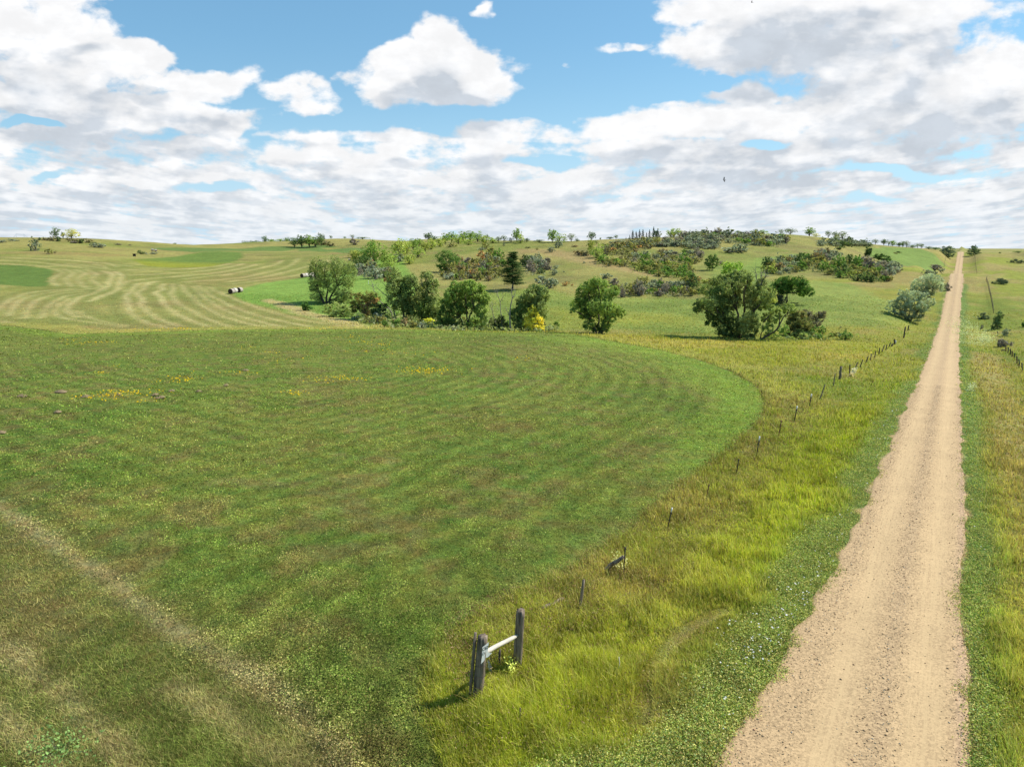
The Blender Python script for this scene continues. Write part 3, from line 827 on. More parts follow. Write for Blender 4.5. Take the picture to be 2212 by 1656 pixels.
def leaves(M_, P, N, size, col, g, mat=0, aspect=0.55, up=0.35):
    """leaf quads at P; N: outward direction; each leaf leans partly outwards"""
    n = len(P)
    D = g.normal(size=(n, 3))
    D /= np.linalg.norm(D, axis=1)[:, None]
    nn = D + N * 0.9 + np.array([0, 0, up])
    nn /= np.linalg.norm(nn, axis=1)[:, None]
    a = np.cross(nn, g.normal(size=(n, 3))); a /= np.linalg.norm(a, axis=1)[:, None] + 1e-9
    b = np.cross(nn, a)
    s = size * g.uniform(0.6, 1.35, n)
    a = a * s[:, None]; b = b * (s * aspect)[:, None]
    V = np.stack([P - a, P - b, P + a, P + b], 1).reshape(-1, 3)
    F = np.arange(4 * n).reshape(n, 4)
    M_.add(V, F, np.repeat(col, 4, 0), mat)
def crown(M_, lobes, n, size, col, g, jit=0.22, clump=0.28, hue=None, gaps=0.0, mat=0, shell=0.72, aspect=0.55, per=34, droop=0.0):
    """foliage filling ellipsoid lobes [(x,y,z,rx,ry,rz[,colour])]; made of many small leaf sprays with gaps between them"""
    L_ = [tuple(l) for l in lobes]
    w = np.array([l[3] * l[5] + 0.3 * l[4] * l[5] for l in L_]); w /= w.sum()
    for l, wi in zip(L_, w):
        k = max(3, int(n * wi / per))
        d = g.normal(size=(k, 3)); d /= np.linalg.norm(d, axis=1)[:, None]
        rr = (g.random(k) ** (1 / 3.0)) * (1 - shell) + shell * g.uniform(0.75, 1.08, k)
        cen = d * rr[:, None]
        rad = np.array(l[3:6])
        cs = clump * g.uniform(0.5, 1.25, k)
        m = int(per)
        off = g.normal(size=(k, m, 3)) * 0.5
        P = (cen[:, None] + off * cs[:, None, None]) * rad + np.array(l[:3])
        if droop: P[..., 2] -= droop * np.abs(off[..., 2]) * rad[2] * 0.3
        c0 = np.asarray(l[6] if len(l) > 6 else col)
        cc = c0[None] * (1 + jit * g.normal(size=(k, 1))).clip(0.45, 1.7)
        if hue is not None:
            q = (g.random((k, 1)) ** 2.2)
            cc = cc + (np.asarray(hue)[None] - cc) * q * 0.7
        cc = np.repeat(cc[:, None], m, 1) * (1 + 0.16 * g.normal(size=(k, m, 1))).clip(0.5, 1.6)
        N = np.repeat((cen + off.mean(1) * 0)[:, None], m, 1) + off * 0.5
        N = N / (np.linalg.norm(N, axis=2)[..., None] + 1e-6)
        leaves(M_, P.reshape(-1, 3), N.reshape(-1, 3), size, cc.reshape(-1, 3), g, mat, aspect)
def limb_path(a, b, g, bend=0.12, n=7, jit=0.018):
    a = np.asarray(a, float); b = np.asarray(b, float)
    t = np.linspace(0, 1, n)[:, None]
    L_ = np.linalg.norm(b - a)
    mid = (a + b) / 2 + g.normal(size=3) * L_ * bend + np.array([0, 0, L_ * 0.06])
    P = (1 - t) ** 2 * a + 2 * t * (1 - t) * mid + t ** 2 * b
    P[1:-1] += g.normal(size=(n - 2, 3)) * L_ * jit
    return P
def empty(name, loc=(0, 0, 0), rz=0.0):
    o = bpy.data.objects.new(name, None); COL.objects.link(o)
    o.location = loc; o.rotation_euler = (0, 0, rz); o.empty_display_size = 0.5
    return o
def face_az(p):
    return -math.atan2(p[0], p[1])
def tree_px(name, label, cat, base, lobes, col, stems=None, n=5200, leaf=0.16, seed=1, hue=None, group=None, t=None, dt=130, jit=0.22, bark=None, thick=1.0, clump=0.34, twigs=8, per=26, snags=None, droop=0.0, sink=0.1, shell=0.72):
    """a tree standing at photo point base; lobes [(u,v,ru,rv[,dy[,colour]])] give the crown's outline"""
    g = np.random.default_rng(seed)
    p, t = at(base[0], base[1], t, dt)
    k = t / FPX
    root = empty(name, (p[0], p[1], p[2] - sink), face_az(p))
    tag(root, label, cat, group)
    wid = (max(l[0] + l[2] for l in lobes) - min(l[0] - l[2] for l in lobes)) * k
    LL = []
    for l in lobes:
        rx, rz = l[2] * k, l[3] * k
        dy = (l[4] if len(l) > 4 and l[4] is not None else g.uniform(-0.22, 0.22)) * wid
        e = ((l[0] - base[0]) * k, dy, (base[1] - l[1]) * k + sink, rx, (rx + rz) / 2 * 1.05, rz)
        if len(l) > 5: e = e + (l[5],)
        LL.append(e)
    top = max(e[2] + e[5] for e in LL)
    M1 = Mesh()
    r0 = 0.028 * top * thick
    if stems is None: stems = [(0.0, 0.35)]
    starts = []
    for sx, sh in stems:                                       # each stem: lean in px at its fork, fork height fraction
        f = np.array([sx * k, g.uniform(-0.2, 0.2), top * sh])
        P = limb_path((sx * k * 0.15, 0, -0.2), f, g, 0.05)
        tube(M1, P, np.linspace(r0, r0 * 0.62, len(P)) / math.sqrt(len(stems)) ** 0.7, 7)
        starts.append(f)
    for e in LL:
        c = np.array(e[:3]); s = min(starts, key=lambda q: np.linalg.norm((q - c) * np.array([1.6, 1, 0.5])))
        if c[2] < s[2] * 0.6: s = np.array([s[0] * 0.3, 0, max(0.1, c[2] * 0.3)])
        P = limb_path(s, c + np.array([0, 0, e[5] * 0.35]), g, 0.10)
        tube(M1, P, np.linspace(r0 * 0.5, r0 * 0.08, len(P)), 5)
        for q in range(twigs):
            d = g.normal(size=3); d[2] = abs(d[2]) * 0.8; d /= np.linalg.norm(d)
            a = P[g.integers(3, len(P))]
            tube(M1, limb_path(a, c + d * np.array(e[3:6]) * 0.92, g, 0.1, 5), np.linspace(r0 * 0.16, r0 * 0.03, 5), 3, cap=False)
    for sg in (snags or []):                                   # bare dead branches: polylines in px
        P = np.array([((u - base[0]) * k, g.uniform(-0.3, 0.3), (base[1] - v) * k) for u, v in sg])
        P = smooth_line(P, 3)
        tube(M1, P, np.linspace(r0 * 0.42, r0 * 0.07, len(P)), 5, mat=1)
        for q in range(9):
            a = P[g.integers(len(P) // 3, len(P))]
            tube(M1, limb_path(a, a + np.array([g.normal() * 0.7, g.normal() * 0.5, abs(g.normal()) * 0.9]), g, 0.12, 5), np.linspace(r0 * 0.12, 0.008, 5), 3, mat=1, cap=False)
    M1.build('trunk', [bark or M_BARK, M_DEADWOOD], root)
    M2 = Mesh()
    LL = [e[:3] + (e[3] * 1.12, e[4] * 1.1, e[5] * 1.12) + e[6:] for e in LL]
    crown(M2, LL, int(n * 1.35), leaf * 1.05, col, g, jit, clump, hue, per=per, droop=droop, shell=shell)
    M2.build('crown', [M_LEAF], root)
    return root
LK = 2.65
def LC(r, g_, b):
    c = C(r, g_, b, 0.56 * LK); l_ = c @ np.array([.3, .6, .1])
    return c * 0.87 + l_ * 0.13 * np.array([1.05, 1.0, 0.85])
WIL = LC(116, 130, 68); WILP = LC(140, 152, 84); DGR = LC(72, 104, 42); OAK = LC(86, 112, 52); YG = LC(150, 170, 62); SIL = LC(150, 160, 130)
YEL = LC(218, 200, 50); BRG = LC(118, 152, 54); OLI = LC(118, 128, 60); PIN = LC(56, 80, 42); COT = LC(114, 136, 62)

# ------------------------------------------------------------------ trees in the draw
def z2(x, y): return 516.1 + .2 * x, 442.4 + .2 * y
def L2(l): return [(516.1 + .2 * a[0], 442.4 + .2 * a[1], a[2] * .2, a[3] * .2) + tuple(a[4:]) for a in l]
def L3(l): return [(884.8 + .1692 * a[0], 457.1 + .1692 * a[1], a[2] * .1692, a[3] * .1692) + tuple(a[4:]) for a in l]
def L4(l): return [(1179.7 + .1692 * a[0], 457.1 + .1692 * a[1], a[2] * .1692, a[3] * .1692) + tuple(a[4:]) for a in l]
def L5(l): return [(1474.6 + .1692 * a[0], 457.1 + .1692 * a[1], a[2] * .1692, a[3] * .1692) + tuple(a[4:]) for a in l]
def L6(l): return [(1769.6 + .2 * a[0], 457.1 + .2 * a[1], a[2] * .2, a[3] * .2) + tuple(a[4:]) for a in l]

tree_px('willow_tree', 'big open many-stemmed willow at the left end of the draw, by the bales', 'tree', (704, 655),
        L2([(880, 640, 70, 70), (830, 700, 50, 50), (960, 700, 70, 80), (1050, 650, 65, 80), (1060, 780, 70, 70), (1150, 690, 80, 80), (1210, 740, 70, 80), (850, 790, 70, 60), (920, 830, 80, 70), (830, 870, 55, 60), (1000, 880, 70, 60),
            (1180, 840, 60, 60), (850, 970, 75, 60), (1100, 960, 60, 70), (1170, 970, 50, 60), (900, 1040, 60, 40), (1060, 1050, 80, 50), (1150, 1050, 60, 40), (790, 720, 40, 20)]),
        WIL, [(-14, 0.30), (6, 0.34), (26, 0.38)], 13000, 0.15, 11, WILP, thick=1.25, clump=0.36)
tree_px('willow_shrub', 'pale round willow bush at the foot of the big open willow', 'shrub', (735, 684),
        L2([(960, 1120, 50, 45), (1040, 1120, 60, 50), (1130, 1130, 55, 60), (1200, 1140, 50, 60), (1100, 1170, 70, 30), (1010, 1170, 60, 40)]), WILP, [(0, 0.2)], 2600, 0.14, 12)
tree_px('willow_shrub', 'small dark bush in the reeds left of the big open willow', 'shrub', (659, 671),
        L2([(720, 1080, 30, 35), (740, 1120, 50, 25), (700, 1110, 22, 28)]), DGR, [(0, 0.2)], 900, 0.13, 13)
tree_px('olive_thicket_tree', 'rust-tinged bushy tree between the open willow and the leaning dead trunks', 'tree', (790, 690),
        L2([(1250, 1000, 50, 45), (1330, 1010, 60, 50), (1400, 990, 60, 50), (1300, 1080, 70, 50), (1260, 1120, 45, 40, 0, LC(70, 92, 44)), (1440, 1050, 60, 45, 0, LC(160, 120, 66)), (1380, 1120, 50, 60, 0, LC(130, 110, 80)), (1470, 1000, 50, 40)]), OLI, [(0, 0.3)], 3600, 0.15, 14, LC(150, 126, 70))
tree_px('dark_shrub', 'dark bush behind the feet of the leaning dead trunks', 'shrub', (820, 693),
        L2([(1480, 1120, 60, 50), (1560, 1110, 50, 40), (1520, 1160, 70, 40)]), LC(78, 96, 50), [(0, 0.2)], 1500, 0.14, 15)

def dead_tree(label, base, paths, seed, rad=0.11, group=None, mat=None, leafy=None, t=None):
    g = np.random.default_rng(seed)
    p, t = at(base[0], base[1], t, 122); k = t / FPX
    root = empty('dead_tree', (p[0], p[1], p[2] - 0.1), face_az(p)); tag(root, label, 'dead tree', group)
    M1 = Mesh(); first = True
    M2 = Mesh()
    for path in paths:
        P = np.array([((u - base[0]) * k, g.uniform(-0.15, 0.15), (base[1] - v) * k) for u, v in path])
        P = smooth_line(P, 3)
        r = rad if first else rad * 0.55
        tube(M1, P, np.linspace(r, r * 0.22, len(P)), 6)
        for q in range(7 if first else 5):
            a = P[g.integers(len(P) // 2, len(P))]
            e = a + np.array([g.normal() * 0.6, g.normal() * 0.5, g.uniform(0.1, 0.9)])
            T = limb_path(a, e, g, 0.12, 5)
            tube(M1, T, np.linspace(r * 0.25, 0.01, 5), 3, cap=False)
            for w in range(2):
                tube(M1, limb_path(T[3], e + g.normal(size=3) * 0.35, g, 0.1, 4), np.linspace(0.015, 0.006, 4), 3, cap=False)
        first = False
    if leafy:
        M1.build('trunk', [mat or M_DEADWOOD], root)
        crown(M2, [((u - base[0]) * k, 0, (base[1] - v) * k, ru * k, ru * k, rv * k, c) for u, v, ru, rv, c in leafy], 700, 0.12, leafy[0][4], g)
        M2.build('crown', [M_LEAF], root)
    else:
        M1.build('trunk', [mat or M_DEADWOOD], root)
    return root
zz = lambda l: [z2(*p) for p in l]
dead_tree('bare dead trunk leaning left out of the draw, its tip bent over', (848, 690), [zz([(1665, 1235), (1640, 1130), (1540, 1040), (1480, 930), (1465, 880), (1430, 862)]), zz([(1470, 885), (1455, 830), (1440, 800)])], 21, 0.10)
dead_tree('forked dead tree with three tall bare limbs right of the leaning trunk', (855, 692), [zz([(1695, 1235), (1670, 1100), (1635, 1010), (1560, 940), (1500, 880), (1498, 855)]), zz([(1630, 1000), (1620, 930), (1618, 800)]), zz([(1612, 890), (1570, 840), (1540, 815)]), zz([(1650, 1010), (1690, 985), (1725, 955)])], 22, 0.10,
          leafy=[(841, 606, 10, 10, LC(168, 140, 90))])
tree_px('willow_tree', 'dense rounded willow just right of the dead trunks, its top pale green', 'tree', (875, 694),
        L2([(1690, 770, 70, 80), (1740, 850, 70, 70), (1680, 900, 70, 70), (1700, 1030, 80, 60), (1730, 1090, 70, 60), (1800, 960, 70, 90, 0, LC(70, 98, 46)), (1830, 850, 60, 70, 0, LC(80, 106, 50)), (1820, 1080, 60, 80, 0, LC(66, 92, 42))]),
        WIL, [(-6, 0.3), (8, 0.3)], 7000, 0.15, 23, WILP)
tree_px('willow_tree', 'half-dead willow with bare grey limbs standing in its crown, left of the leafy cottonwood', 'tree', (915, 696),
        L2([(1880, 820, 50, 60), (1930, 1000, 90, 80, 0, LC(120, 122, 60)), (1900, 1110, 90, 90, 0, LC(70, 94, 42)), (2000, 1080, 90, 100, 0, LC(84, 108, 48)), (2080, 960, 70, 60), (2040, 800, 60, 80), (1960, 900, 50, 40, 0, LC(160, 156, 70)), (2100, 860, 60, 60), (2120, 1090, 80, 90), (2060, 1180, 80, 50, 0, LC(60, 84, 38))]),
        WIL, [(-10, 0.3), (4, 0.34), (22, 0.3)], 9500, 0.15, 24, WILP,
        snags=[zz([(1960, 1010), (1930, 920), (1880, 830)]), zz([(1995, 1000), (1990, 850), (1970, 800)]), zz([(2070, 950), (2060, 850), (2030, 760)]), zz([(2050, 900), (2110, 790)])])
tree_px('yellow_shrub', 'low bright yellow-green bush in the weeds below the half-dead willow', 'shrub', z2(2050, 1290),
        L2([(2030, 1250, 40, 25), (2080, 1260, 35, 25)]), LC(196, 196, 50), [(0, 0.2)], 600, 0.12, 25)
tree_px('cottonwood_tree', 'tall leafy cottonwood in the middle of the draw, dark trunk showing low down', 'tree', (1006, 710),
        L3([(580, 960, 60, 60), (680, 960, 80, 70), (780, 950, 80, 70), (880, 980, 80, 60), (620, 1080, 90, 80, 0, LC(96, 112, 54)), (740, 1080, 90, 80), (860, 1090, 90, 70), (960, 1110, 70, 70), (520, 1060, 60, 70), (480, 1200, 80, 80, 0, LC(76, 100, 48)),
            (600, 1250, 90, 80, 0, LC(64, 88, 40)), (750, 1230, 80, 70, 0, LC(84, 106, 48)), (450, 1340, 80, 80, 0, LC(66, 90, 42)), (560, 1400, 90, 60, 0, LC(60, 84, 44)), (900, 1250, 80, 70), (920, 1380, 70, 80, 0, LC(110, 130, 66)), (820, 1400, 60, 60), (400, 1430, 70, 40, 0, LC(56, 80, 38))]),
        COT, [(-12, 0.25), (2, 0.42), (16, 0.4)], 16000, 0.15, 26, YG, thick=1.1)
tree_px('orange_shrub', 'small orange autumn bush at the foot of the tall leafy cottonwood', 'shrub', (1025, 710),
        L3([(840, 1420, 30, 40), (880, 1440, 35, 35), (850, 1470, 40, 25)]), LC(206, 132, 50), [(0, 0.2)], 500, 0.11, 27)
z3 = lambda l: [(884.8 + .1692 * x, 457.1 + .1692 * y) for x, y in l]
dead_tree('slim dead tree with forked bare tips, left one of the pair below the dark pine', (1083, 713), [z3([(1180, 1510), (1175, 1350), (1160, 1250), (1155, 1140), (1120, 1040), (1120, 980)]), z3([(1160, 1150), (1190, 1090), (1215, 1060)])], 28, 0.10)
dead_tree('tall pale dead tree right under the dark pine, thickest of the bare trunks', (1104, 714), [z3([(1290, 1515), (1280, 1360), (1285, 1220), (1310, 1100), (1300, 1000), (1310, 930)]), z3([(1312, 1100), (1340, 1060), (1350, 1020)]), z3([(1280, 1310), (1245, 1270), (1235, 1240)])], 29, 0.15)
dead_tree('short broken snag left of the two tall dead trees below the pine', (1070, 705), [z3([(1110, 1450), (1075, 1340), (1050, 1240), (1020, 1200)]), z3([(1048, 1240), (1060, 1190)])], 30, 0.09)
tree_px('dark_shrub', 'dark bush with bare twigs around the feet of the dead trees below the pine', 'shrub', (1075, 712),
        L3([(1080, 1410, 60, 60), (1150, 1380, 50, 60), (1190, 1430, 60, 60), (1100, 1470, 70, 30)]), LC(88, 98, 56), [(0, 0.2)], 1500, 0.13, 31)
tree_px('willow_tree', 'round-headed willow right of the dead trees, behind the yellow tree', 'tree', (1136, 713),
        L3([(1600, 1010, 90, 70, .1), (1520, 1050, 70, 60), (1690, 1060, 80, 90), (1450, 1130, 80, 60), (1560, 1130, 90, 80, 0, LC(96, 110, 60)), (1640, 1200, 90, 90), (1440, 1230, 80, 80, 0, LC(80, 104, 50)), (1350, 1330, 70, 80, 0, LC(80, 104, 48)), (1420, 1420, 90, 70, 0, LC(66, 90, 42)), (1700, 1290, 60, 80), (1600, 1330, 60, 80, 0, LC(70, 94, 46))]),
        WIL, [(-14, 0.25), (8, 0.3)], 10000, 0.15, 32, WILP, dt=125)
tree_px('yellow_tree', 'bright yellow autumn tree in front of the round-headed willow', 'tree', (1153, 715),
        L3([(1560, 1260, 45, 50), (1610, 1280, 45, 40), (1520, 1340, 50, 50), (1600, 1350, 50, 50), (1500, 1420, 55, 50), (1600, 1440, 60, 50), (1680, 1400, 40, 50), (1540, 1480, 60, 30), (1680, 1460, 40, 40)]),
        YEL, [(0, 0.3)], 3600, 0.13, 33, LC(170, 190, 50), t=None, dt=118)

def pine():
    g = np.random.default_rng(34)
    base = (1107, 626); p, t = at(*base, None, 195); k = t / FPX
    root = empty('pine_tree', (p[0], p[1], p[2] - 0.1), face_az(p))
    tag(root, 'single dark pine with flat layered boughs standing above the draw', 'tree')
    M1 = Mesh(); M2 = Mesh()
    top = (626 - 546) * k
    tube(M1, limb_path((0, 0, -0.3), (0.1, 0, top), g, 0.01, 9), np.linspace(0.24, 0.03, 9), 7)
    prof = [(0.10, 0.7), (0.2, 0.95), (0.35, 0.9), (0.5, 0.85), (0.65, 0.7), (0.8, 0.5), (0.93, 0.22)]
    W = 29 * k
    zs = np.linspace(0.17, 0.98, 17)
    for i, f in enumerate(zs):
        wr = np.interp(f, [a for a, b in prof], [b for a, b in prof]) * W
        nb = 8 if f < 0.8 else 6
        for j in range(nb):
            a = g.uniform(0, 6.28); ln = wr * g.uniform(0.6, 1.08)
            e = np.array([math.cos(a) * ln, math.sin(a) * ln, f * top + ln * g.uniform(-0.08, 0.16)])
            P = limb_path((0, 0, f * top - 0.1), e, g, 0.03, 5)
            tube(M1, P, np.linspace(0.055, 0.012, 5), 3, cap=False)
            for q in np.linspace(0.35, 1.0, 5):
                c = P[0] + (P[-1] - P[0]) * q
                m = 60
                off = g.normal(size=(m, 3)) * np.array([0.42, 0.42, 0.15]) * (1.15 - 0.3 * q)
                cc = PIN[None] * (1 + 0.25 * g.normal(size=(m, 1))).clip(0.5, 1.6)
                if g.random() < 0.3: cc = cc * 1.35
                leaves(M2, c + off + np.array([0, 0, 0.08]), np.tile([0, 0, 1.0], (m, 1)), 0.13, cc, g, 0, 0.3, 0.6)
    M1.build('trunk', [M_BARK], root); M2.build('crown', [M_LEAF], root)
pine()

tree_px('oak_tree', 'round dark green tree on the hillside, left of the rust-coloured thicket', 'tree', (968, 588),
        L3([(400, 570, 55, 50), (470, 545, 65, 45), (540, 570, 60, 50), (400, 660, 60, 60), (490, 650, 70, 60), (580, 640, 70, 60), (430, 720, 70, 40), (620, 640, 40, 50)]), OAK, [(0, 0.35)], 5200, 0.17, 35, BRG, dt=245)
tree_px('cottonwood_tree', 'lone leafy cottonwood with wide low limbs, standing apart in the middle of the meadow', 'tree', (1293, 720),
        L4([(630, 900, 70, 50), (560, 950, 80, 60), (690, 960, 80, 70), (470, 1010, 80, 60), (600, 1060, 90, 70), (740, 1060, 90, 70), (850, 1020, 60, 60), (440, 1110, 70, 60, 0, LC(86, 108, 46)), (370, 1200, 70, 50), (480, 1210, 80, 70, 0, LC(80, 104, 44)), (620, 1200, 90, 80), (760, 1200, 80, 80),
            (880, 1250, 70, 60), (950, 1290, 50, 50), (460, 1310, 60, 50), (560, 1340, 70, 60, 0, LC(76, 98, 42)), (720, 1330, 90, 70), (820, 1340, 60, 50), (540, 1440, 60, 50), (620, 1480, 60, 50, 0, LC(66, 88, 40)), (760, 1430, 60, 60, 0, LC(84, 106, 50)), (740, 1500, 50, 40, 0, LC(100, 118, 60)), (340, 1260, 40, 30)]),
        COT, [(-16, 0.22), (-2, 0.36), (14, 0.28), (26, 0.3)], 17000, 0.14, 36, YG, thick=1.1)
tree_px('willow_tree', 'massive broad willow, largest tree, with bare dead limbs at its top right', 'tree', (1596, 730),
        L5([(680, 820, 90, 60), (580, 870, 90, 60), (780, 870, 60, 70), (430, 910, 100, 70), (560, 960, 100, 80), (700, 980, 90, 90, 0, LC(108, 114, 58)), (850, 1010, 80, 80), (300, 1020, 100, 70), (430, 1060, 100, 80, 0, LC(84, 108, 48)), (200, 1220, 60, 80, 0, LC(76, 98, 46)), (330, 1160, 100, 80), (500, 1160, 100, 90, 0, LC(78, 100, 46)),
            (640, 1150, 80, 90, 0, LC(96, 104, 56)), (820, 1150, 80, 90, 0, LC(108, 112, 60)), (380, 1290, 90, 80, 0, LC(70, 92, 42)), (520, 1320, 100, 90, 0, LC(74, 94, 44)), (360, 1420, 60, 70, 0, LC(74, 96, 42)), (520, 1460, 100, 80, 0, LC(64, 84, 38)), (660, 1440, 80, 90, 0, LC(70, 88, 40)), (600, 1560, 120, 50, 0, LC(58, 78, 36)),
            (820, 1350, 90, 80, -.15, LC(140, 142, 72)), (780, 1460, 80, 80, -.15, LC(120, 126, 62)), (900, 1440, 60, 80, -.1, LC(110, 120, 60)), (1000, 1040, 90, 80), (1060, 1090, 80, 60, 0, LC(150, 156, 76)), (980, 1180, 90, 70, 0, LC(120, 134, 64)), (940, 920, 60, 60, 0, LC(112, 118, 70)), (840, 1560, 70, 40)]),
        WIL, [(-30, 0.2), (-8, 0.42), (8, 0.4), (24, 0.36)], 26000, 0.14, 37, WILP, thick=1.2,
        snags=[[(1474.6 + .1692 * x, 457.1 + .1692 * y) for x, y in l] for l in ([(900, 1060), (920, 950), (880, 850), (875, 790)], [(930, 950), (940, 880), (925, 800)], [(930, 960), (960, 870), (990, 820)], [(760, 940), (800, 900), (840, 840)])])
def leaning():
    g = np.random.default_rng(38)
    base = (1641, 733); p, t = at(*base, None, 112); k = t / FPX
    root = empty('willow_tree', (p[0], p[1], p[2] - 0.1), face_az(p)); tag(root, 'willow whose curved trunk leans far right, at the foot of the massive willow', 'tree')
    M1 = Mesh(); M2 = Mesh()
    P = np.array([((u - base[0]) * k, -0.6, (base[1] - v) * k) for u, v in [(1474.6 + .1692 * x, 457.1 + .1692 * y) for x, y in [(980, 1640), (1060, 1570), (1170, 1490), (1220, 1380), (1260, 1300), (1340, 1250)]]])
    P = smooth_line(P, 4); tube(M1, P, np.linspace(0.2, 0.05, len(P)), 7)
    for a, b in (((980, 1640), (1010, 1400)), ((1010, 1400), (1130, 1240)), ((1200, 1430), (1190, 1290))):
        q = [np.array([(1474.6 + .1692 * x - base[0]) * k, -0.3, (base[1] - 457.1 - .1692 * y) * k]) for x, y in (a, b)]
        tube(M1, limb_path(q[0], q[1], g, 0.06), np.linspace(0.12, 0.03, 7), 5)
    L_ = []
    for l in L5([(1290, 1200, 80, 50), (1200, 1250, 70, 60), (1100, 1230, 70, 60), (1150, 1340, 80, 70), (1050, 1360, 70, 80, 0, LC(96, 112, 54)), (1250, 1480, 70, 60, 0, LC(116, 146, 66)), (1290, 1530, 40, 40, 0, LC(116, 146, 66)), (1080, 1480, 80, 70), (1130, 1570, 90, 40), (1340, 1230, 50, 40)]):
        e = ((l[0] - base[0]) * k, g.uniform(-0.5, 1.2), (base[1] - l[1]) * k, l[2] * k, (l[2] + l[3]) / 2 * k, l[3] * k)
        L_.append(e + ((l[5],) if len(l) > 5 else ()))
    crown(M2, L_, 7500, 0.13, LC(126, 142, 66), g, 0.2, 0.26, WILP)
    M1.build('trunk', [M_BARK], root); M2.build('crown', [M_LEAF], root)
leaning()
tree_px('broadleaf_tree', 'spreading dark green tree with flat crown and short trunk, upper right of the massive willow', 'tree', (1699, 655),
        L5([(1240, 900, 80, 50), (1330, 880, 90, 50), (1440, 890, 80, 55), (1180, 970, 70, 60), (1290, 980, 90, 60), (1420, 980, 90, 70), (1520, 960, 70, 70), (1580, 1010, 50, 50), (1500, 1040, 50, 40), (1220, 1050, 60, 40, 0, LC(56, 76, 36))]),
        DGR, [(0, 0.38)], 8500, 0.16, 39, LC(120, 150, 56), dt=158, thick=1.2)
tree_px('dark_shrub', 'dark purplish bush under the left side of the spreading dark green tree', 'shrub', (1685, 656),
        L5([(1200, 1110, 60, 50), (1260, 1120, 60, 45), (1150, 1120, 40, 40, 0, LC(120, 104, 70))]), LC(92, 92, 66), [(0, 0.2)], 1400, 0.14, 40, dt=156)
tree_px('dark_shrub', 'dense dark olive bush right of the leaning willow', 'shrub', (1718, 724),
        L5([(1380, 1330, 70, 60), (1460, 1330, 80, 60), (1540, 1400, 70, 60), (1400, 1440, 80, 70), (1480, 1490, 90, 60, 0, LC(70, 80, 42)), (1560, 1470, 60, 50)]), LC(104, 112, 62), [(0, 0.2)], 4200, 0.13, 41, LC(150, 132, 74), jit=.3)
tree_px('bare_shrub', 'grey-brown bush with upright bare twigs, furthest right beside the massive willow', 'shrub', (1752, 706),
        L5([(1570, 1300, 60, 45), (1640, 1340, 60, 60), (1720, 1360, 60, 70), (1760, 1320, 40, 45), (1690, 1420, 60, 40)]), LC(122, 114, 92), [(-8, 0.2), (6, 0.2)], 2200, 0.12, 42, LC(92, 96, 56), twigs=34, bark=M_DEADWOOD)
tree_px('green_shrub', 'leafy bright green bush peeping over the top of the massive willow', 'shrub', (1578, 615),
        L5([(540, 680, 50, 30), (600, 700, 70, 45), (690, 690, 50, 40), (560, 750, 50, 40), (640, 760, 70, 40), (520, 770, 40, 25)]), LC(120, 158, 54), [(0, 0.2)], 2400, 0.16, 43, LC(176, 192, 70), dt=200)
tree_px('small_tree', 'small upright green tree at the right end of the yellow-green thicket', 'tree', (1538, 584),
        L5([(370, 580, 45, 40), (330, 640, 50, 50), (410, 640, 45, 50), (370, 690, 60, 40)]), LC(96, 118, 58), [(0, 0.3)], 2200, 0.17, 44, dt=225)
# silver willows beside the road
tree_px('silver_tree', 'silver-grey leafed tree left of the road, nearest of the two, with its shadow beside it', 'tree', (1963, 692),
        L6([(890, 880, 50, 40), (870, 930, 50, 40), (1000, 910, 70, 50), (1080, 930, 60, 50), (1150, 970, 40, 40), (800, 1000, 60, 40), (780, 1060, 50, 35), (900, 990, 70, 60, 0, LC(136, 144, 112)), (1000, 1000, 80, 60), (1080, 1020, 60, 50), (870, 1080, 60, 50, 0, LC(108, 116, 84)), (960, 1090, 80, 60, 0, LC(112, 116, 88)), (1050, 1090, 50, 50, 0, LC(100, 106, 80)), (1010, 1150, 80, 30, 0, LC(90, 104, 66))]),
        SIL, [(-12, 0.2), (0, 0.3), (12, 0.25)], 14000, 0.11, 45, LC(186, 194, 164), dt=138, clump=0.24)
tree_px('silver_tree', 'silver-grey leafed tree left of the road, further up the slope and more upright', 'tree', (2006, 642),
        L6([(1160, 710, 50, 35), (1220, 720, 50, 40), (1110, 760, 60, 50), (1200, 780, 60, 50), (1260, 740, 40, 40), (1270, 800, 35, 45), (1040, 800, 40, 50), (1120, 830, 60, 50), (1190, 850, 60, 50, 0, LC(130, 138, 106)), (1050, 860, 50, 40), (1160, 890, 50, 30, 0, LC(92, 102, 74))]),
        SIL, [(-8, 0.2), (6, 0.3)], 9500, 0.12, 46, LC(186, 194, 164), dt=172)
tree_px('sapling', 'slim upright sapling in the grass right of the road, beside the fence line', 'tree', (2153, 711),
        L6([(1930, 1110, 30, 30), (1920, 1160, 40, 30), (1915, 1210, 35, 35), (1910, 1250, 40, 30), (1900, 1180, 25, 30)]), LC(98, 116, 68), [(0, 0.3)], 2000, 0.11, 47, dt=130)
tree_px('silver_shrub', 'low grey bush right of the road, left of the slim sapling', 'shrub', (2125, 689), L6([(1770, 1115, 30, 20), (1790, 1140, 40, 20), (1750, 1140, 30, 18)]), LC(98, 110, 84), [(0, 0.2)], 900, 0.1, 48, dt=145)
tree_px('silver_shrub', 'tiny dark grey bush right of the road, below the low grey one', 'shrub', (2121, 711), L6([(1755, 1250, 16, 20)]), LC(98, 96, 84), [(0, 0.2)], 300, 0.08, 49, dt=130)
tree_px('silver_shrub', 'wispy grey bush right of the slim sapling, at the picture edge', 'shrub', (2172, 724), L6([(2010, 1300, 14, 30), (2005, 1335, 28, 14)]), LC(98, 104, 80), [(0, 0.2)], 400, 0.08, 50, dt=122)
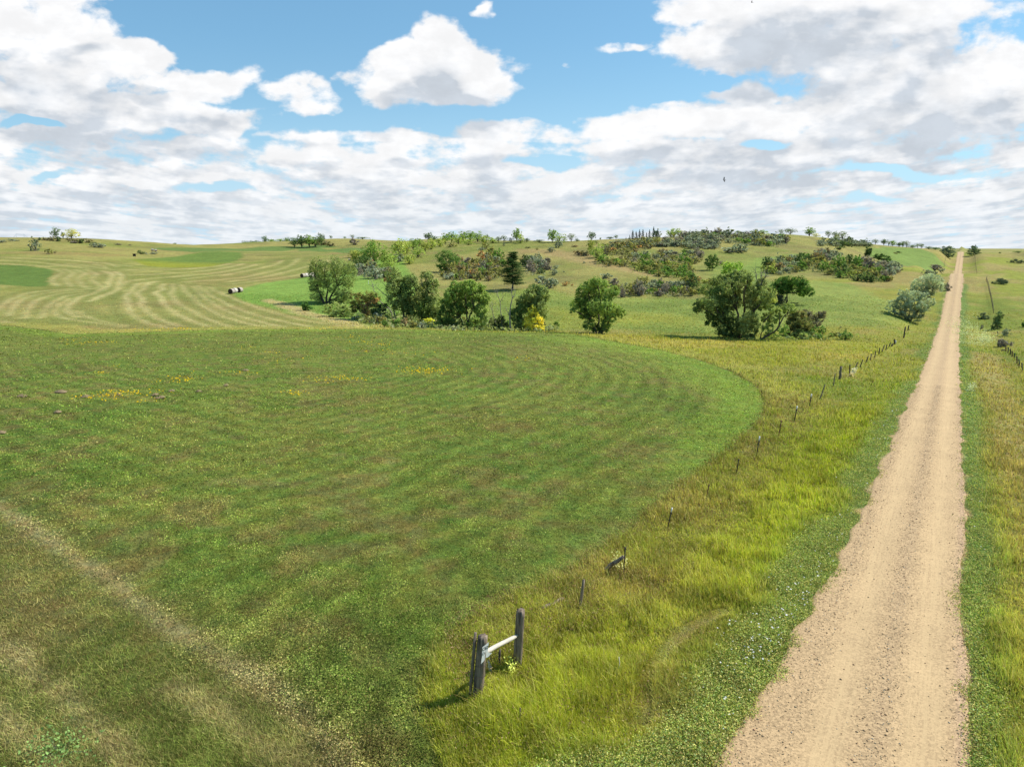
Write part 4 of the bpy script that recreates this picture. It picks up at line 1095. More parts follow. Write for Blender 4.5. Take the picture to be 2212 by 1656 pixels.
tree_px('dark_shrub', 'dark bush cut by the right edge of the picture, level with the sapling', 'shrub', (2211, 707), L6([(2205, 1210, 16, 30)]), DGR, [(0, 0.2)], 400, 0.1, 51, dt=135)
tree_px('silver_shrub', 'round grey bush alone on the pasture right of the road', 'shrub', (2163, 614), L6([(1960, 740, 40, 18), (1970, 760, 50, 22), (1990, 770, 30, 12)]), LC(92, 104, 80), [(0, 0.2)], 1200, 0.14, 52, dt=205)
tree_px('silver_shrub', 'small grey bush just left of the round one on the right pasture', 'shrub', (2146, 612), L6([(1882, 768, 16, 10)]), LC(98, 108, 84), [(0, 0.2)], 250, 0.12, 53, dt=206)
tree_px('silver_shrub', 'wide low grey thicket at the right picture edge on the far pasture', 'shrub', (2200, 568), L6([(2070, 548, 22, 10), (2110, 528, 30, 16), (2150, 535, 30, 16), (2190, 548, 30, 14)]), LC(94, 104, 80), [(0, 0.2)], 1500, 0.2, 54, dt=330)
tree_px('silver_tree', 'bushy silver conifer-like tree left of the road at the far crest', 'tree', (2044, 553), L6([(1350, 400, 25, 20), (1400, 410, 40, 28), (1350, 440, 45, 30), (1410, 450, 40, 30), (1380, 475, 60, 15)]), LC(104, 118, 90), [(0, 0.25)], 2600, 0.3, 55, dt=455)
tree_px('lone_tree', 'pointed grey-green tree right of the road on the far crest', 'tree', (2103, 549), L6([(1665, 375, 25, 22), (1655, 405, 40, 22), (1685, 405, 35, 25), (1660, 435, 55, 20), (1700, 440, 35, 14)]), LC(90, 108, 76), [(0, 0.25)], 2200, 0.28, 56, t=470)
tree_px('poplar_tree', 'narrow dark columnar tree at the left corner of the small green field', 'tree', (1874, 556), L6([(522, 405, 28, 20), (530, 430, 28, 25), (518, 460, 30, 22)]), LC(66, 90, 50), [(0, 0.25)], 1600, 0.2, 57, dt=300)
tree_px('dark_tree', 'low spreading dark green tree right of the columnar one', 'tree', (1905, 565), L6([(650, 475, 45, 20), (690, 500, 60, 22), (730, 525, 35, 18), (620, 490, 40, 14)]), LC(72, 98, 48), [(0, 0.25)], 2200, 0.2, 58, dt=290,
        snags=[[(1905, 560), (1902, 545), (1899, 538)], [(1908, 560), (1912, 548), (1913, 540)]])

# ------------------------------------------------------------------ shrubs and background trees: prototypes shared by mesh data
def shrub_mesh(name, col, seed, n=420, hue=None, bare=0.0, flat=1.0, leaf=0.13, lobes=7):
    """unit shrub: 2 m wide, about 1.6 m tall, origin at its foot"""
    g = np.random.default_rng(seed)
    M_ = Mesh(); L_ = []
    for i in range(lobes):
        a = i * 2.4 + g.uniform(-.3, .3); r = 0.55 * math.sqrt((i + .3) / lobes)
        rz = g.uniform(0.36, 0.62) * flat
        L_.append((math.cos(a) * r, math.sin(a) * r, g.uniform(0.45, 1.0) * flat * (1.1 - r * .5), g.uniform(0.34, 0.5), g.uniform(0.34, 0.5), rz))
    for e in L_:
        for q in range(2 + int(bare * 8)):
            d = g.normal(size=3); d[2] = abs(d[2]); d /= np.linalg.norm(d)
            tube(M_, limb_path((e[0] * .25, e[1] * .25, -0.1), np.array(e[:3]) + d * np.array(e[3:6]) * (1 + bare * .3), g, 0.08, 4), np.linspace(0.03, 0.007, 4), 3, (0.16, 0.13, 0.11) if bare else (0.1, 0.08, 0.06), 1, cap=False)
    crown(M_, L_, n, leaf, col, g, 0.24, 0.36, hue, per=16)
    M_.c = [c for c in M_.c]
    return M_.data(name, [M_LEAF, M_DEADWOOD if bare else M_BARK])
K_ = dict(
    grey=('silverberry_shrub', LC(134, 142, 120), LC(112, 118, 92), 0.1, 'silverberry shrub'),
    purple=('bare_shrub', LC(128, 118, 108), LC(104, 104, 80), 0.8, 'half-bare purplish shrub'),
    olive=('olive_shrub', LC(128, 130, 66), LC(148, 134, 74), 0.1, 'olive shrub'),
    green=('green_shrub', LC(98, 130, 54), LC(132, 152, 62), 0.0, 'leafy green shrub'),
    yg=('yellow_green_shrub', LC(144, 152, 68), LC(120, 136, 60), 0.0, 'yellow-green shrub'),
    rust=('rust_shrub', LC(140, 118, 82), LC(124, 124, 74), 0.3, 'rust-coloured shrub'),
    brown=('brown_shrub', LC(124, 114, 74), LC(114, 122, 66), 0.3, 'brownish shrub'),
    dark=('dark_shrub', LC(78, 98, 54), LC(98, 114, 62), 0.0, 'dark green shrub'),
    orange=('orange_shrub', LC(176, 134, 84), LC(146, 130, 72), 0.1, 'orange shrub'),
    yellow=('yellow_shrub', LC(206, 196, 62), LC(160, 170, 60), 0.0, 'bright yellow shrub'))
SM = {k: [shrub_mesh(v[0], v[1], 300 + 7 * i + j, 420, v[2], v[3], flat=(1.0, 0.8, 1.15)[j]) for j in range(3)] for i, (k, v) in enumerate(K_.items())}
_sg = np.random.default_rng(77)
def shrub(kind, u, v, w, h, label=None, group=None, t=None, dt=300, cat='shrub'):
    """w, h in photo px"""
    p, t = at(u, v, t, dt); k = t / FPX
    o = bpy.data.objects.new(K_[kind][0], SM[kind][_sg.integers(3)])
    COL.objects.link(o)
    o.location = (p[0], p[1], p[2] - 0.08)
    w *= 1.75 if w > 8 else 1.2; h *= 1.5 if h > 5 else 1.15
    o.scale = (w * k / 2.0, w * k / 2.0 * _sg.uniform(.85, 1.1), h * k / 1.6)
    o.rotation_euler = (0, 0, _sg.uniform(0, 6.28))
    tag(o, label or K_[kind][4], cat, group)
    return o
def inpoly(poly, n, g):
    P = np.array(poly, float); lo, hi = P.min(0), P.max(0); out = []
    tries = 0
    mind = math.sqrt((hi[0] - lo[0]) * (hi[1] - lo[1]) / n) * 0.55
    while len(out) < n and tries < 6000:
        tries += 1
        q = lo + (hi - lo) * g.random(2)
        if sdist(P, np.array([q[0]]), np.array([q[1]]))[0] < 0: continue
        if any(((q[0] - o[0]) / 1.6) ** 2 + ((q[1] - o[1]) * 1.3) ** 2 < mind ** 2 for o in out) and tries < 4000: continue
        out.append(q)
    return out
ORD = 'first second third fourth fifth sixth seventh eighth ninth tenth eleventh twelfth thirteenth fourteenth fifteenth sixteenth seventeenth eighteenth nineteenth twentieth twenty-first twenty-second twenty-third twenty-fourth twenty-fifth twenty-sixth twenty-seventh twenty-eighth'.split()
UNDER = []
def thicket(poly, n, kinds, w, h, where, group, seed, hv=0.3):
    n = int(n * 1.25); w *= .95; g = np.random.default_rng(seed)
    ks = list(kinds); pr = np.array([kinds[k] for k in ks], float); pr /= pr.sum()
    UNDER.append((poly, kinds))
    pts = sorted(inpoly(poly, n, g), key=lambda q: q[0])
    kinds_ = [ks[g.choice(len(ks), p=pr)] for q in pts]
    cnt = {}
    for q, kd in zip(pts, kinds_):
        cnt[kd] = cnt.get(kd, 0) + 1
        tot = kinds_.count(kd)
        o_ = 'only' if tot == 1 else ('leftmost' if cnt[kd] == 1 else ('rightmost' if cnt[kd] == tot else ORD[cnt[kd] - 1]))
        lb_ = '%s %s%s %s' % (o_, K_[kd][4], '' if o_ in ('only', 'leftmost', 'rightmost') else ' from the left', where)
        f = g.uniform(0.75, 1.3)
        shrub(kd, q[0], q[1], w * f, h * f * g.uniform(1 - hv, 1 + hv), lb_, '%ss %s' % (K_[kd][4], group))
U3 = lambda x, y: (884.8 + .1692 * x, 457.1 + .1692 * y)
U4 = lambda x, y: (1179.7 + .1692 * x, 457.1 + .1692 * y)
U5 = lambda x, y: (1474.6 + .1692 * x, 457.1 + .1692 * y)
U6 = lambda x, y: (1769.6 + .2 * x, 457.1 + .2 * y)
U2 = z2
def PZ(U, l): return [U(*p) for p in l]
thicket(PZ(U4, [(1030, 290), (1150, 270), (1500, 270), (2179, 290), (2179, 350), (1500, 345), (1060, 330)]), 30, dict(grey=7, green=1, olive=1.5, purple=1), 15, 8, 'in the thicket below the skyline spruces', 'along the hill crest below the spruces', 1)
thicket(PZ(U5, [(0, 290), (400, 290), (700, 300), (1100, 320), (1330, 360), (1350, 430), (1000, 450), (500, 400), (0, 380)]), 34, dict(grey=7, green=1, olive=1, purple=1.5, brown=.5), 16, 9, 'on the round top right of the spruces', 'on the round top right of the spruces', 2)
thicket(PZ(U4, [(1480, 380), (2179, 360), (2179, 480), (1900, 470), (1500, 450)]), 22, dict(grey=7, purple=2, olive=1), 16, 9, 'in the wide grey thicket under the crest', 'in the wide grey thicket under the crest', 3)
thicket(PZ(U5, [(0, 380), (430, 400), (420, 470), (180, 480), (0, 470)]), 12, dict(grey=8, purple=1), 17, 10, 'at the right end of the wide grey thicket', 'at the right end of the wide grey thicket', 4)
thicket(PZ(U4, [(750, 470), (1100, 400), (1400, 370), (1450, 440), (1200, 500), (900, 570), (740, 560)]), 26, dict(rust=1.2, brown=3, olive=4, orange=.4, grey=2), 15, 9, 'in the brown thicket right of the pale green tree', 'in the brown thicket right of the pale green tree', 5)
thicket(PZ(U4, [(660, 640), (800, 620), (1020, 640), (1010, 700), (850, 705), (680, 680)]), 11, dict(olive=4, yg=2, brown=1, green=1), 15, 9, 'in the olive thicket beside the tan ridge', 'in the olive thicket beside the tan ridge', 6)
thicket(PZ(U4, [(980, 700), (1200, 690), (1800, 680), (1880, 760), (1820, 850), (1500, 840), (1280, 790), (1130, 760)]), 30, dict(yg=5, green=3, olive=4, dark=1, grey=.5), 16, 11, 'in the yellow-green thicket at mid-slope', 'in the dense yellow-green thicket at mid-slope', 7)
thicket(PZ(U4, [(1040, 610), (1250, 560), (1500, 530), (1950, 540), (2000, 660), (1700, 680), (1300, 650), (1060, 660)]), 28, dict(rust=1.5, grey=3.5, olive=4, purple=3, orange=.4, green=1.5), 15, 9, 'above the dense yellow-green thicket', 'above the dense yellow-green thicket', 8)
thicket(PZ(U4, [(1070, 1070), (1120, 960), (1300, 930), (1600, 960), (1900, 960), (1990, 1040), (1850, 1085), (1500, 1080), (1200, 1080)]), 24, dict(olive=4, grey=2, purple=3, green=2, dark=1.5, orange=.4), 17, 14, 'between the meadow cottonwood and the massive willow', 'between the meadow cottonwood and the massive willow', 9)
thicket(PZ(U4, [(1700, 880), (1830, 850), (2000, 880), (2150, 900), (2150, 960), (1900, 960), (1720, 940)]), 9, dict(olive=3, orange=1.5, yg=2, green=2), 16, 12, 'in the autumn brush left of the massive willow', 'in the autumn brush left of the massive willow', 10)
thicket(PZ(U5, [(1010, 700), (1200, 640), (1480, 600), (1880, 560), (1850, 600), (1700, 680), (1780, 740), (1500, 770), (1250, 810), (1050, 790)]), 30, dict(olive=3, grey=3, dark=2, green=1.5, yg=1.5, brown=2, rust=.7), 16, 12, 'in the thicket behind the spreading dark tree', 'in the thicket behind the spreading dark tree', 11)
thicket(PZ(U6, [(0, 640), (60, 590), (300, 570), (520, 620), (640, 640), (760, 760), (620, 780), (420, 750), (230, 730), (100, 690)]), 26, dict(dark=3, green=3, olive=3, yg=1, purple=1), 18, 13, 'in the round thicket above the silver trees', 'in the round thicket above the silver trees', 12)
thicket(PZ(U6, [(380, 560), (560, 570), (800, 600), (850, 620), (820, 690), (700, 660), (520, 600)]), 14, dict(grey=6, purple=3), 17, 11, 'on the grey edge of the round thicket', 'along the grey edge of the round thicket', 13)
thicket(PZ(U6, [(0, 460), (170, 450), (250, 480), (100, 530), (0, 530)]), 8, dict(grey=6, purple=3), 17, 10, 'in the grey patch above the round thicket', 'in the grey patch above the round thicket', 14)
thicket(PZ(U6, [(0, 330), (200, 330), (420, 350), (560, 360), (540, 375), (200, 375), (0, 370)]), 20, dict(grey=5, dark=4), 15, 8, 'in the dark hedge along the right skyline', 'in the dark hedge along the right skyline', 15)
thicket(PZ(U3, [(390, 780), (650, 680), (850, 620), (1130, 570), (1190, 700), (1180, 850), (1000, 900), (800, 860), (560, 880), (420, 860)]), 44, dict(olive=5, rust=1.5, green=3, grey=2.5, orange=.5, brown=2, purple=1.5), 16, 13, 'on the rusty slope behind the leafy cottonwood', 'on the rusty slope behind the leafy cottonwood', 16)
thicket(PZ(U3, [(1450, 610), (1600, 590), (1800, 680), (1740, 780), (1560, 810), (1480, 740)]), 15, dict(grey=6, purple=3, rust=1, dark=1), 16, 12, 'in the grey thicket right of the dark pine', 'in the grey thicket right of the dark pine', 17)
thicket(PZ(U2, [(1250, 740), (1500, 700), (1640, 740), (1580, 790), (1450, 800), (1290, 770)]), 10, dict(grey=3, purple=3, olive=2, rust=1), 18, 13, 'under the woods above the open willow', 'under the woods above the open willow', 18)
thicket(PZ(U2, [(1340, 1190), (1500, 1220), (1640, 1240), (1900, 1290), (1900, 1330), (1600, 1330), (1350, 1260)]), 12, dict(olive=4, green=2, grey=1, rust=.6, yg=2), 17, 13, 'in front of the leaning dead trunks', 'in front of the leaning dead trunks', 19)
thicket(PZ(U5, [(1300, 1580), (1500, 1560), (1700, 1560), (2100, 1600), (2150, 1640), (1800, 1640), (1400, 1640)]), 12, dict(green=4, dark=3, olive=2), 16, 10, 'in the brush right of the massive willow', 'in the brush right of the massive willow', 20)
thicket([(600, 0), (601, 0), (601, 1)], 0, dict(olive=1), 1, 1, '', '', 0) if False else None
thicket([(730, 672), (800, 655), (870, 668), (960, 690), (1080, 700), (1210, 704), (1215, 716), (1000, 716), (860, 706), (780, 700)], 26, dict(olive=4, green=4, dark=2, grey=1, yg=1.5), 15, 10, 'in the undergrowth among the trees of the draw', 'in the undergrowth among the trees of the draw', 21)
# lone shrubs, each by its own place
for kd, u, v, w, h, lb in [
    ('grey', 77, 542, 20, 18, 'round silver-green bush alone on the left hillside'), ('olive', 106, 549, 12, 9, 'small dark bush right of the round silver one on the left hillside'), ('brown', 119, 547, 6, 5, 'tiny brown bush beside the small dark one on the left hillside'),
    ('grey', 6, 524, 12, 7, 'low grey bush at the left picture edge'), ('grey', 28, 521, 14, 6, 'low grey bush second from the left picture edge'), ('grey', 205, 534, 18, 8, 'long low grey bush in the middle of the left hillside, left part'), ('grey', 220, 535, 18, 7, 'long low grey bush in the middle of the left hillside, right part'),
    ('dark', 305, 549, 12, 7, 'low dark bush near the little dark feeder box'), ('grey', 316, 550, 8, 5, 'small grey bush just right of the low dark one by the feeder box'), ('grey', 332, 549, 14, 5, 'low grey bush under the two distant bales'),
    ('purple', 160, 525, 12, 4, 'flat purplish bush just below the yellow skyline tree'), ('purple', 255, 529, 10, 3, 'flat reddish patch of brush on the left skyline slope'), ('purple', 281, 530, 8, 3, 'tiny reddish brush right of the flat patch on the left slope'),
    ('grey', 1189, 545, 12, 10, 'grey bush on the upper slope left of the pale green tree'), ('olive', 1049, 538, 16, 9, 'olive bush on the ridge under the skyline woods'), ('grey', 1040, 540, 12, 5, 'low grey bush beside the olive one on the ridge'),
    ('grey', 1089, 531, 8, 6, 'small dark grey bush on the ridge, right of the olive one'), ('green', 1058, 546, 10, 4, 'small green bush on the bare ridge'), ('brown', 1140, 536, 9, 5, 'small brown bush on the upper slope below the skyline trees'), ('olive', 1160, 540, 7, 5, 'small olive bush right of the small brown one on the upper slope'),
    ('grey', 1206, 535, 16, 11, 'grey bush standing on the slope below the two-part skyline tree'), ('rust', 1243, 533, 14, 5, 'low red bush on the upper slope left of the pale green tree'), ('rust', 1250, 551, 18, 8, 'dark red bush left of the foot of the pale green tree'), ('brown', 1264, 552, 16, 10, 'brown bush at the foot of the pale green tree'),
    ('grey', 1198, 594, 13, 11, 'round grey bush alone on the slope right of the grey thicket'), ('grey', 1201, 580, 9, 9, 'smaller grey bush just above the round lone one'), ('grey', 1218, 588, 7, 5, 'tiny grey bush right of the round lone one'),
    ('grey', 1170, 616, 26, 15, 'long silver bush on the slope above the meadow, left part'), ('grey', 1188, 622, 24, 18, 'long silver bush on the slope above the meadow, middle part'), ('grey', 1199, 618, 12, 12, 'silver bush at the right end of the long one above the meadow'),
    ('orange', 1222, 617, 11, 7, 'bright orange bush on the slope left of the lone cottonwood'), ('orange', 1236, 617, 7, 5, 'tiny orange bush right of the bright orange one'),
    ('grey', 1310, 601, 18, 13, 'grey bush directly behind the top of the lone cottonwood'), ('purple', 1326, 617, 17, 16, 'purple-brown bush right behind the lone cottonwood'), ('olive', 1336, 626, 13, 12, 'olive bush behind the right side of the lone cottonwood'), ('purple', 1344, 642, 13, 17, 'bare grey bush right of the lone cottonwood'), ('grey', 1262, 569, 6, 5, 'tiny dark bush on the tan ridge'),
    ('grey', 1352, 617, 7, 9, 'small grey bush between the lone cottonwood and the thicket'),
    ('olive', 1341, 513, 20, 11, 'tan-green bush on the skyline left of the spruces'), ('grey', 1335, 525, 24, 8, 'grey bush below the skyline left of the spruces'),
    ('grey', 1580, 545, 30, 14, 'large grey bush standing free at the edge of the green swath, left part'), ('grey', 1600, 544, 26, 14, 'large grey bush standing free at the edge of the green swath, right part'), ('purple', 1558, 573, 9, 8, 'small dark bush at the head of the green swath'),
    ('dark', 1813, 539, 14, 7, 'low dark green bush alone on the right hillside'), ('dark', 1942, 546, 9, 5, 'dark bush in the small green field, right one'), ('brown', 1934, 548, 9, 4, 'flat brown brush in the small green field'),
    ('grey', 1941, 576, 8, 8, 'small grey bush at the tip of the round thicket'), ('purple', 2018, 583, 24, 11, 'bare-twigged grey bush left of the road, above the silver trees'), ('grey', 2030, 586, 16, 8, 'grey bush beside the bare-twigged one left of the road'), ('grey', 2004, 593, 14, 9, 'grey bush just above the upper silver tree'), ('grey', 2017, 593, 12, 9, 'second grey bush just above the upper silver tree, nearer the road'),
    ('purple', 2047, 628, 11, 12, 'reddish weed bush on the left road edge at mid-slope'), ('grey', 2000, 671, 12, 8, 'small grey bush right of the nearest silver tree'), ('grey', 1816, 708, 4, 6, 'lone dark weed in the meadow right of the bare-twigged bush'), ('dark', 1825, 722, 7, 11, 'small dark bush on the bank above the fence end'),
    ('olive', 975, 533, 20, 7, 'brown-green bush on the slope below the far left woods'), ('purple', 765, 529, 14, 10, 'bare brown bush alone on the far slope left of the big round tree'), ('brown', 715, 532, 12, 8, 'brown bush on the far slope beside the dark grove'), ('brown', 700, 528, 26, 7, 'wide brown brush right of the dark grove'),
    ('grey', 775, 522, 5, 4, 'tiny bush high on the far slope'), ('grey', 862, 566, 24, 13, 'grey bush at the right end of the bright woods'), ('grey', 812, 602, 30, 18, 'large grey bush on the slope above the dead trunks, left part'), ('dark', 832, 600, 24, 16, 'dark grey bush on the slope above the dead trunks, right part'),
    ('brown', 2146, 735, 0.1, 0.1, None)]:
    if lb: shrub(kd, u, v, w, h, lb)
for i_, (u, v, w, h) in enumerate([(150, 519, 10, 6), (100, 519, 12, 7), (112, 520, 10, 7), (126, 521, 14, 7), (160, 523, 16, 7), (175, 525, 14, 6), (190, 524, 16, 6), (205, 526, 10, 5), (85, 519, 8, 7), (72, 517, 5, 4)]):
    shrub('dark' if (u // 5) % 2 else 'brown', u, v, w, h, 'low brush on the left hill skyline, %s of ten from the right end' % ['fifth', 'eighth', 'seventh', 'sixth', 'fourth', 'third', 'second', 'first', 'ninth', 'tenth'][i_], 'brush along the skyline of the left hill', dt=348)

# --- background trees from a few real crowns
def tree_proto(seed, col, hue, hgt=1.0, wid=0.42, n=1300, lobes=11, low=0.32, leaf=0.035, kind='round'):
    g = np.random.default_rng(seed); M1 = Mesh(); M2 = Mesh(); L_ = []
    if kind == 'cone':
        for i in range(15):
            f = 0.10 + 0.88 * i / 14; r = wid * (1 - f) * 0.95 + 0.012
            for j in range(6 if i < 12 else 3):
                a = g.uniform(0, 6.28); rr = r * g.uniform(.5, .95)
                L_.append((math.cos(a) * rr, math.sin(a) * rr, f - 0.02, r * 0.42 + .006, r * 0.42 + .006, 0.028))
    else:
        for i in range(lobes):
            a = i * 2.4 + g.uniform(-.4, .4); r = wid * 0.62 * math.sqrt((i + .2) / lobes)
            L_.append((math.cos(a) * r, math.sin(a) * r, low + (1 - low) * g.uniform(0.25, 0.86) * (1 - 0.3 * r / wid), wid * g.uniform(.40, .58), wid * g.uniform(.40, .58), (1 - low) * g.uniform(.22, .36)))
    tube(M1, limb_path((0, 0, -0.05), (g.uniform(-.03, .03), 0, 0.9 if kind == 'cone' else 0.62), g, 0.03), np.linspace(0.03, 0.008, 7), 6)
    if kind != 'cone':
        for e in L_:
            tube(M1, limb_path((0, 0, low * g.uniform(.5, 1.1)), e[:3], g, 0.1, 5), np.linspace(0.014, 0.004, 5), 4, cap=False)
    crown(M2, L_, n, leaf, col, g, 0.22, 0.36, hue, per=12, shell=.7)
    return M1.data('trunk', [M_BARK]), M2.data('crown', [M_LEAF])
TP = dict(
    green=[tree_proto(401, LC(112, 140, 58), LC(150, 166, 66), wid=.46, low=.16), tree_proto(402, LC(112, 138, 58), LC(150, 166, 66), wid=.55, low=.12), tree_proto(403, LC(104, 132, 56), LC(140, 160, 64), wid=.4, low=.18)],
    bright=[tree_proto(404, LC(134, 154, 68), LC(162, 172, 76), wid=.5, low=.06), tree_proto(405, LC(128, 150, 66), LC(164, 170, 70), wid=.6, low=.04), tree_proto(406, LC(138, 154, 68), LC(170, 170, 68), wid=.42, low=.08)],
    dark=[tree_proto(407, LC(74, 98, 52), LC(98, 120, 58), wid=.46, low=.15), tree_proto(408, LC(78, 102, 54), LC(104, 124, 60), wid=.6, low=.1)],
    openc=[tree_proto(409, LC(86, 106, 62), LC(120, 130, 70), wid=.5, low=.22, n=700, lobes=8), tree_proto(410, LC(90, 110, 66), LC(120, 126, 70), wid=.62, low=.26, n=700, lobes=8)],
    yellow=[tree_proto(411, LC(176, 170, 74), LC(150, 158, 66), wid=.62, low=.2)],
    olive=[tree_proto(412, LC(150, 156, 66), LC(124, 130, 62), wid=.42, low=.12)],
    cone=[tree_proto(413, LC(58, 82, 66), LC(76, 100, 80), wid=.22, kind='cone', n=1500, leaf=.02), tree_proto(414, LC(54, 78, 64), LC(70, 92, 76), wid=.19, kind='cone', n=1500, leaf=.02)])
def btree(kind, u, v, w, h, label, name='tree', group=None, t=None, dt=340, i=None, cat='tree'):
    p, t = at(u, v, t, dt); k = t / FPX
    a, b = TP[kind][_sg.integers(len(TP[kind])) if i is None else i]
    root = empty(name, (p[0], p[1], p[2] - 0.15), _sg.uniform(0, 6.28))
    wp = {'cone': .42}.get(kind, 1.0)
    if kind != 'cone': w *= 1.35; h *= 1.15
    root.scale = (w * k / wp, w * k / wp, h * k)
    tag(root, label, cat, group)
    for nm, me in (('trunk', a), ('crown', b)):
        o = bpy.data.objects.new(nm, me); COL.objects.link(o); o.parent = root
    return root
for j, (x, yt, s_) in enumerate([(1022, 250, 9), (1068, 230, 14), (1107, 190, 30), (1150, 200, 26), (1193, 185, 30), (1235, 185, 32), (1283, 215, 20), (1320, 190, 26), (1372, 165, 32), (1422, 180, 28)]):
    u = 1179.7 + .1692 * x; top = 457.1 + .1692 * yt
    nm_ = ['tiniest spruce, leftmost of the skyline row', 'very small spruce, second from the left in the skyline row', 'spruce third from the left in the skyline row, first of the tall ones', 'spruce fourth from the left in the skyline row', 'spruce fifth from the left in the skyline row',
           'widest spruce in the middle of the skyline row', 'small spruce in the gap right of the widest one in the skyline row', 'spruce third from the right in the skyline row', 'tallest spruce of the skyline row, second from the right', 'spruce at the right end of the skyline row'][j]
    btree('cone', u, 503, s_ * .1692 * 2.0, (504 - top) * 1.35, nm_, 'spruce_tree', 'spruces in a row on the skyline', t=338)
for u, w, h, lb in [(1448, 16, 16, 'left one of the light green trees in the skyline grove right of the spruces'), (1457, 15, 17, 'middle one of the light green trees in the skyline grove right of the spruces'), (1469, 16, 16, 'right one of the light green trees in the skyline grove right of the spruces')]:
    btree('bright', u, 503, w, h, lb, 'grove_tree', 'light green trees right of the spruces', t=358)
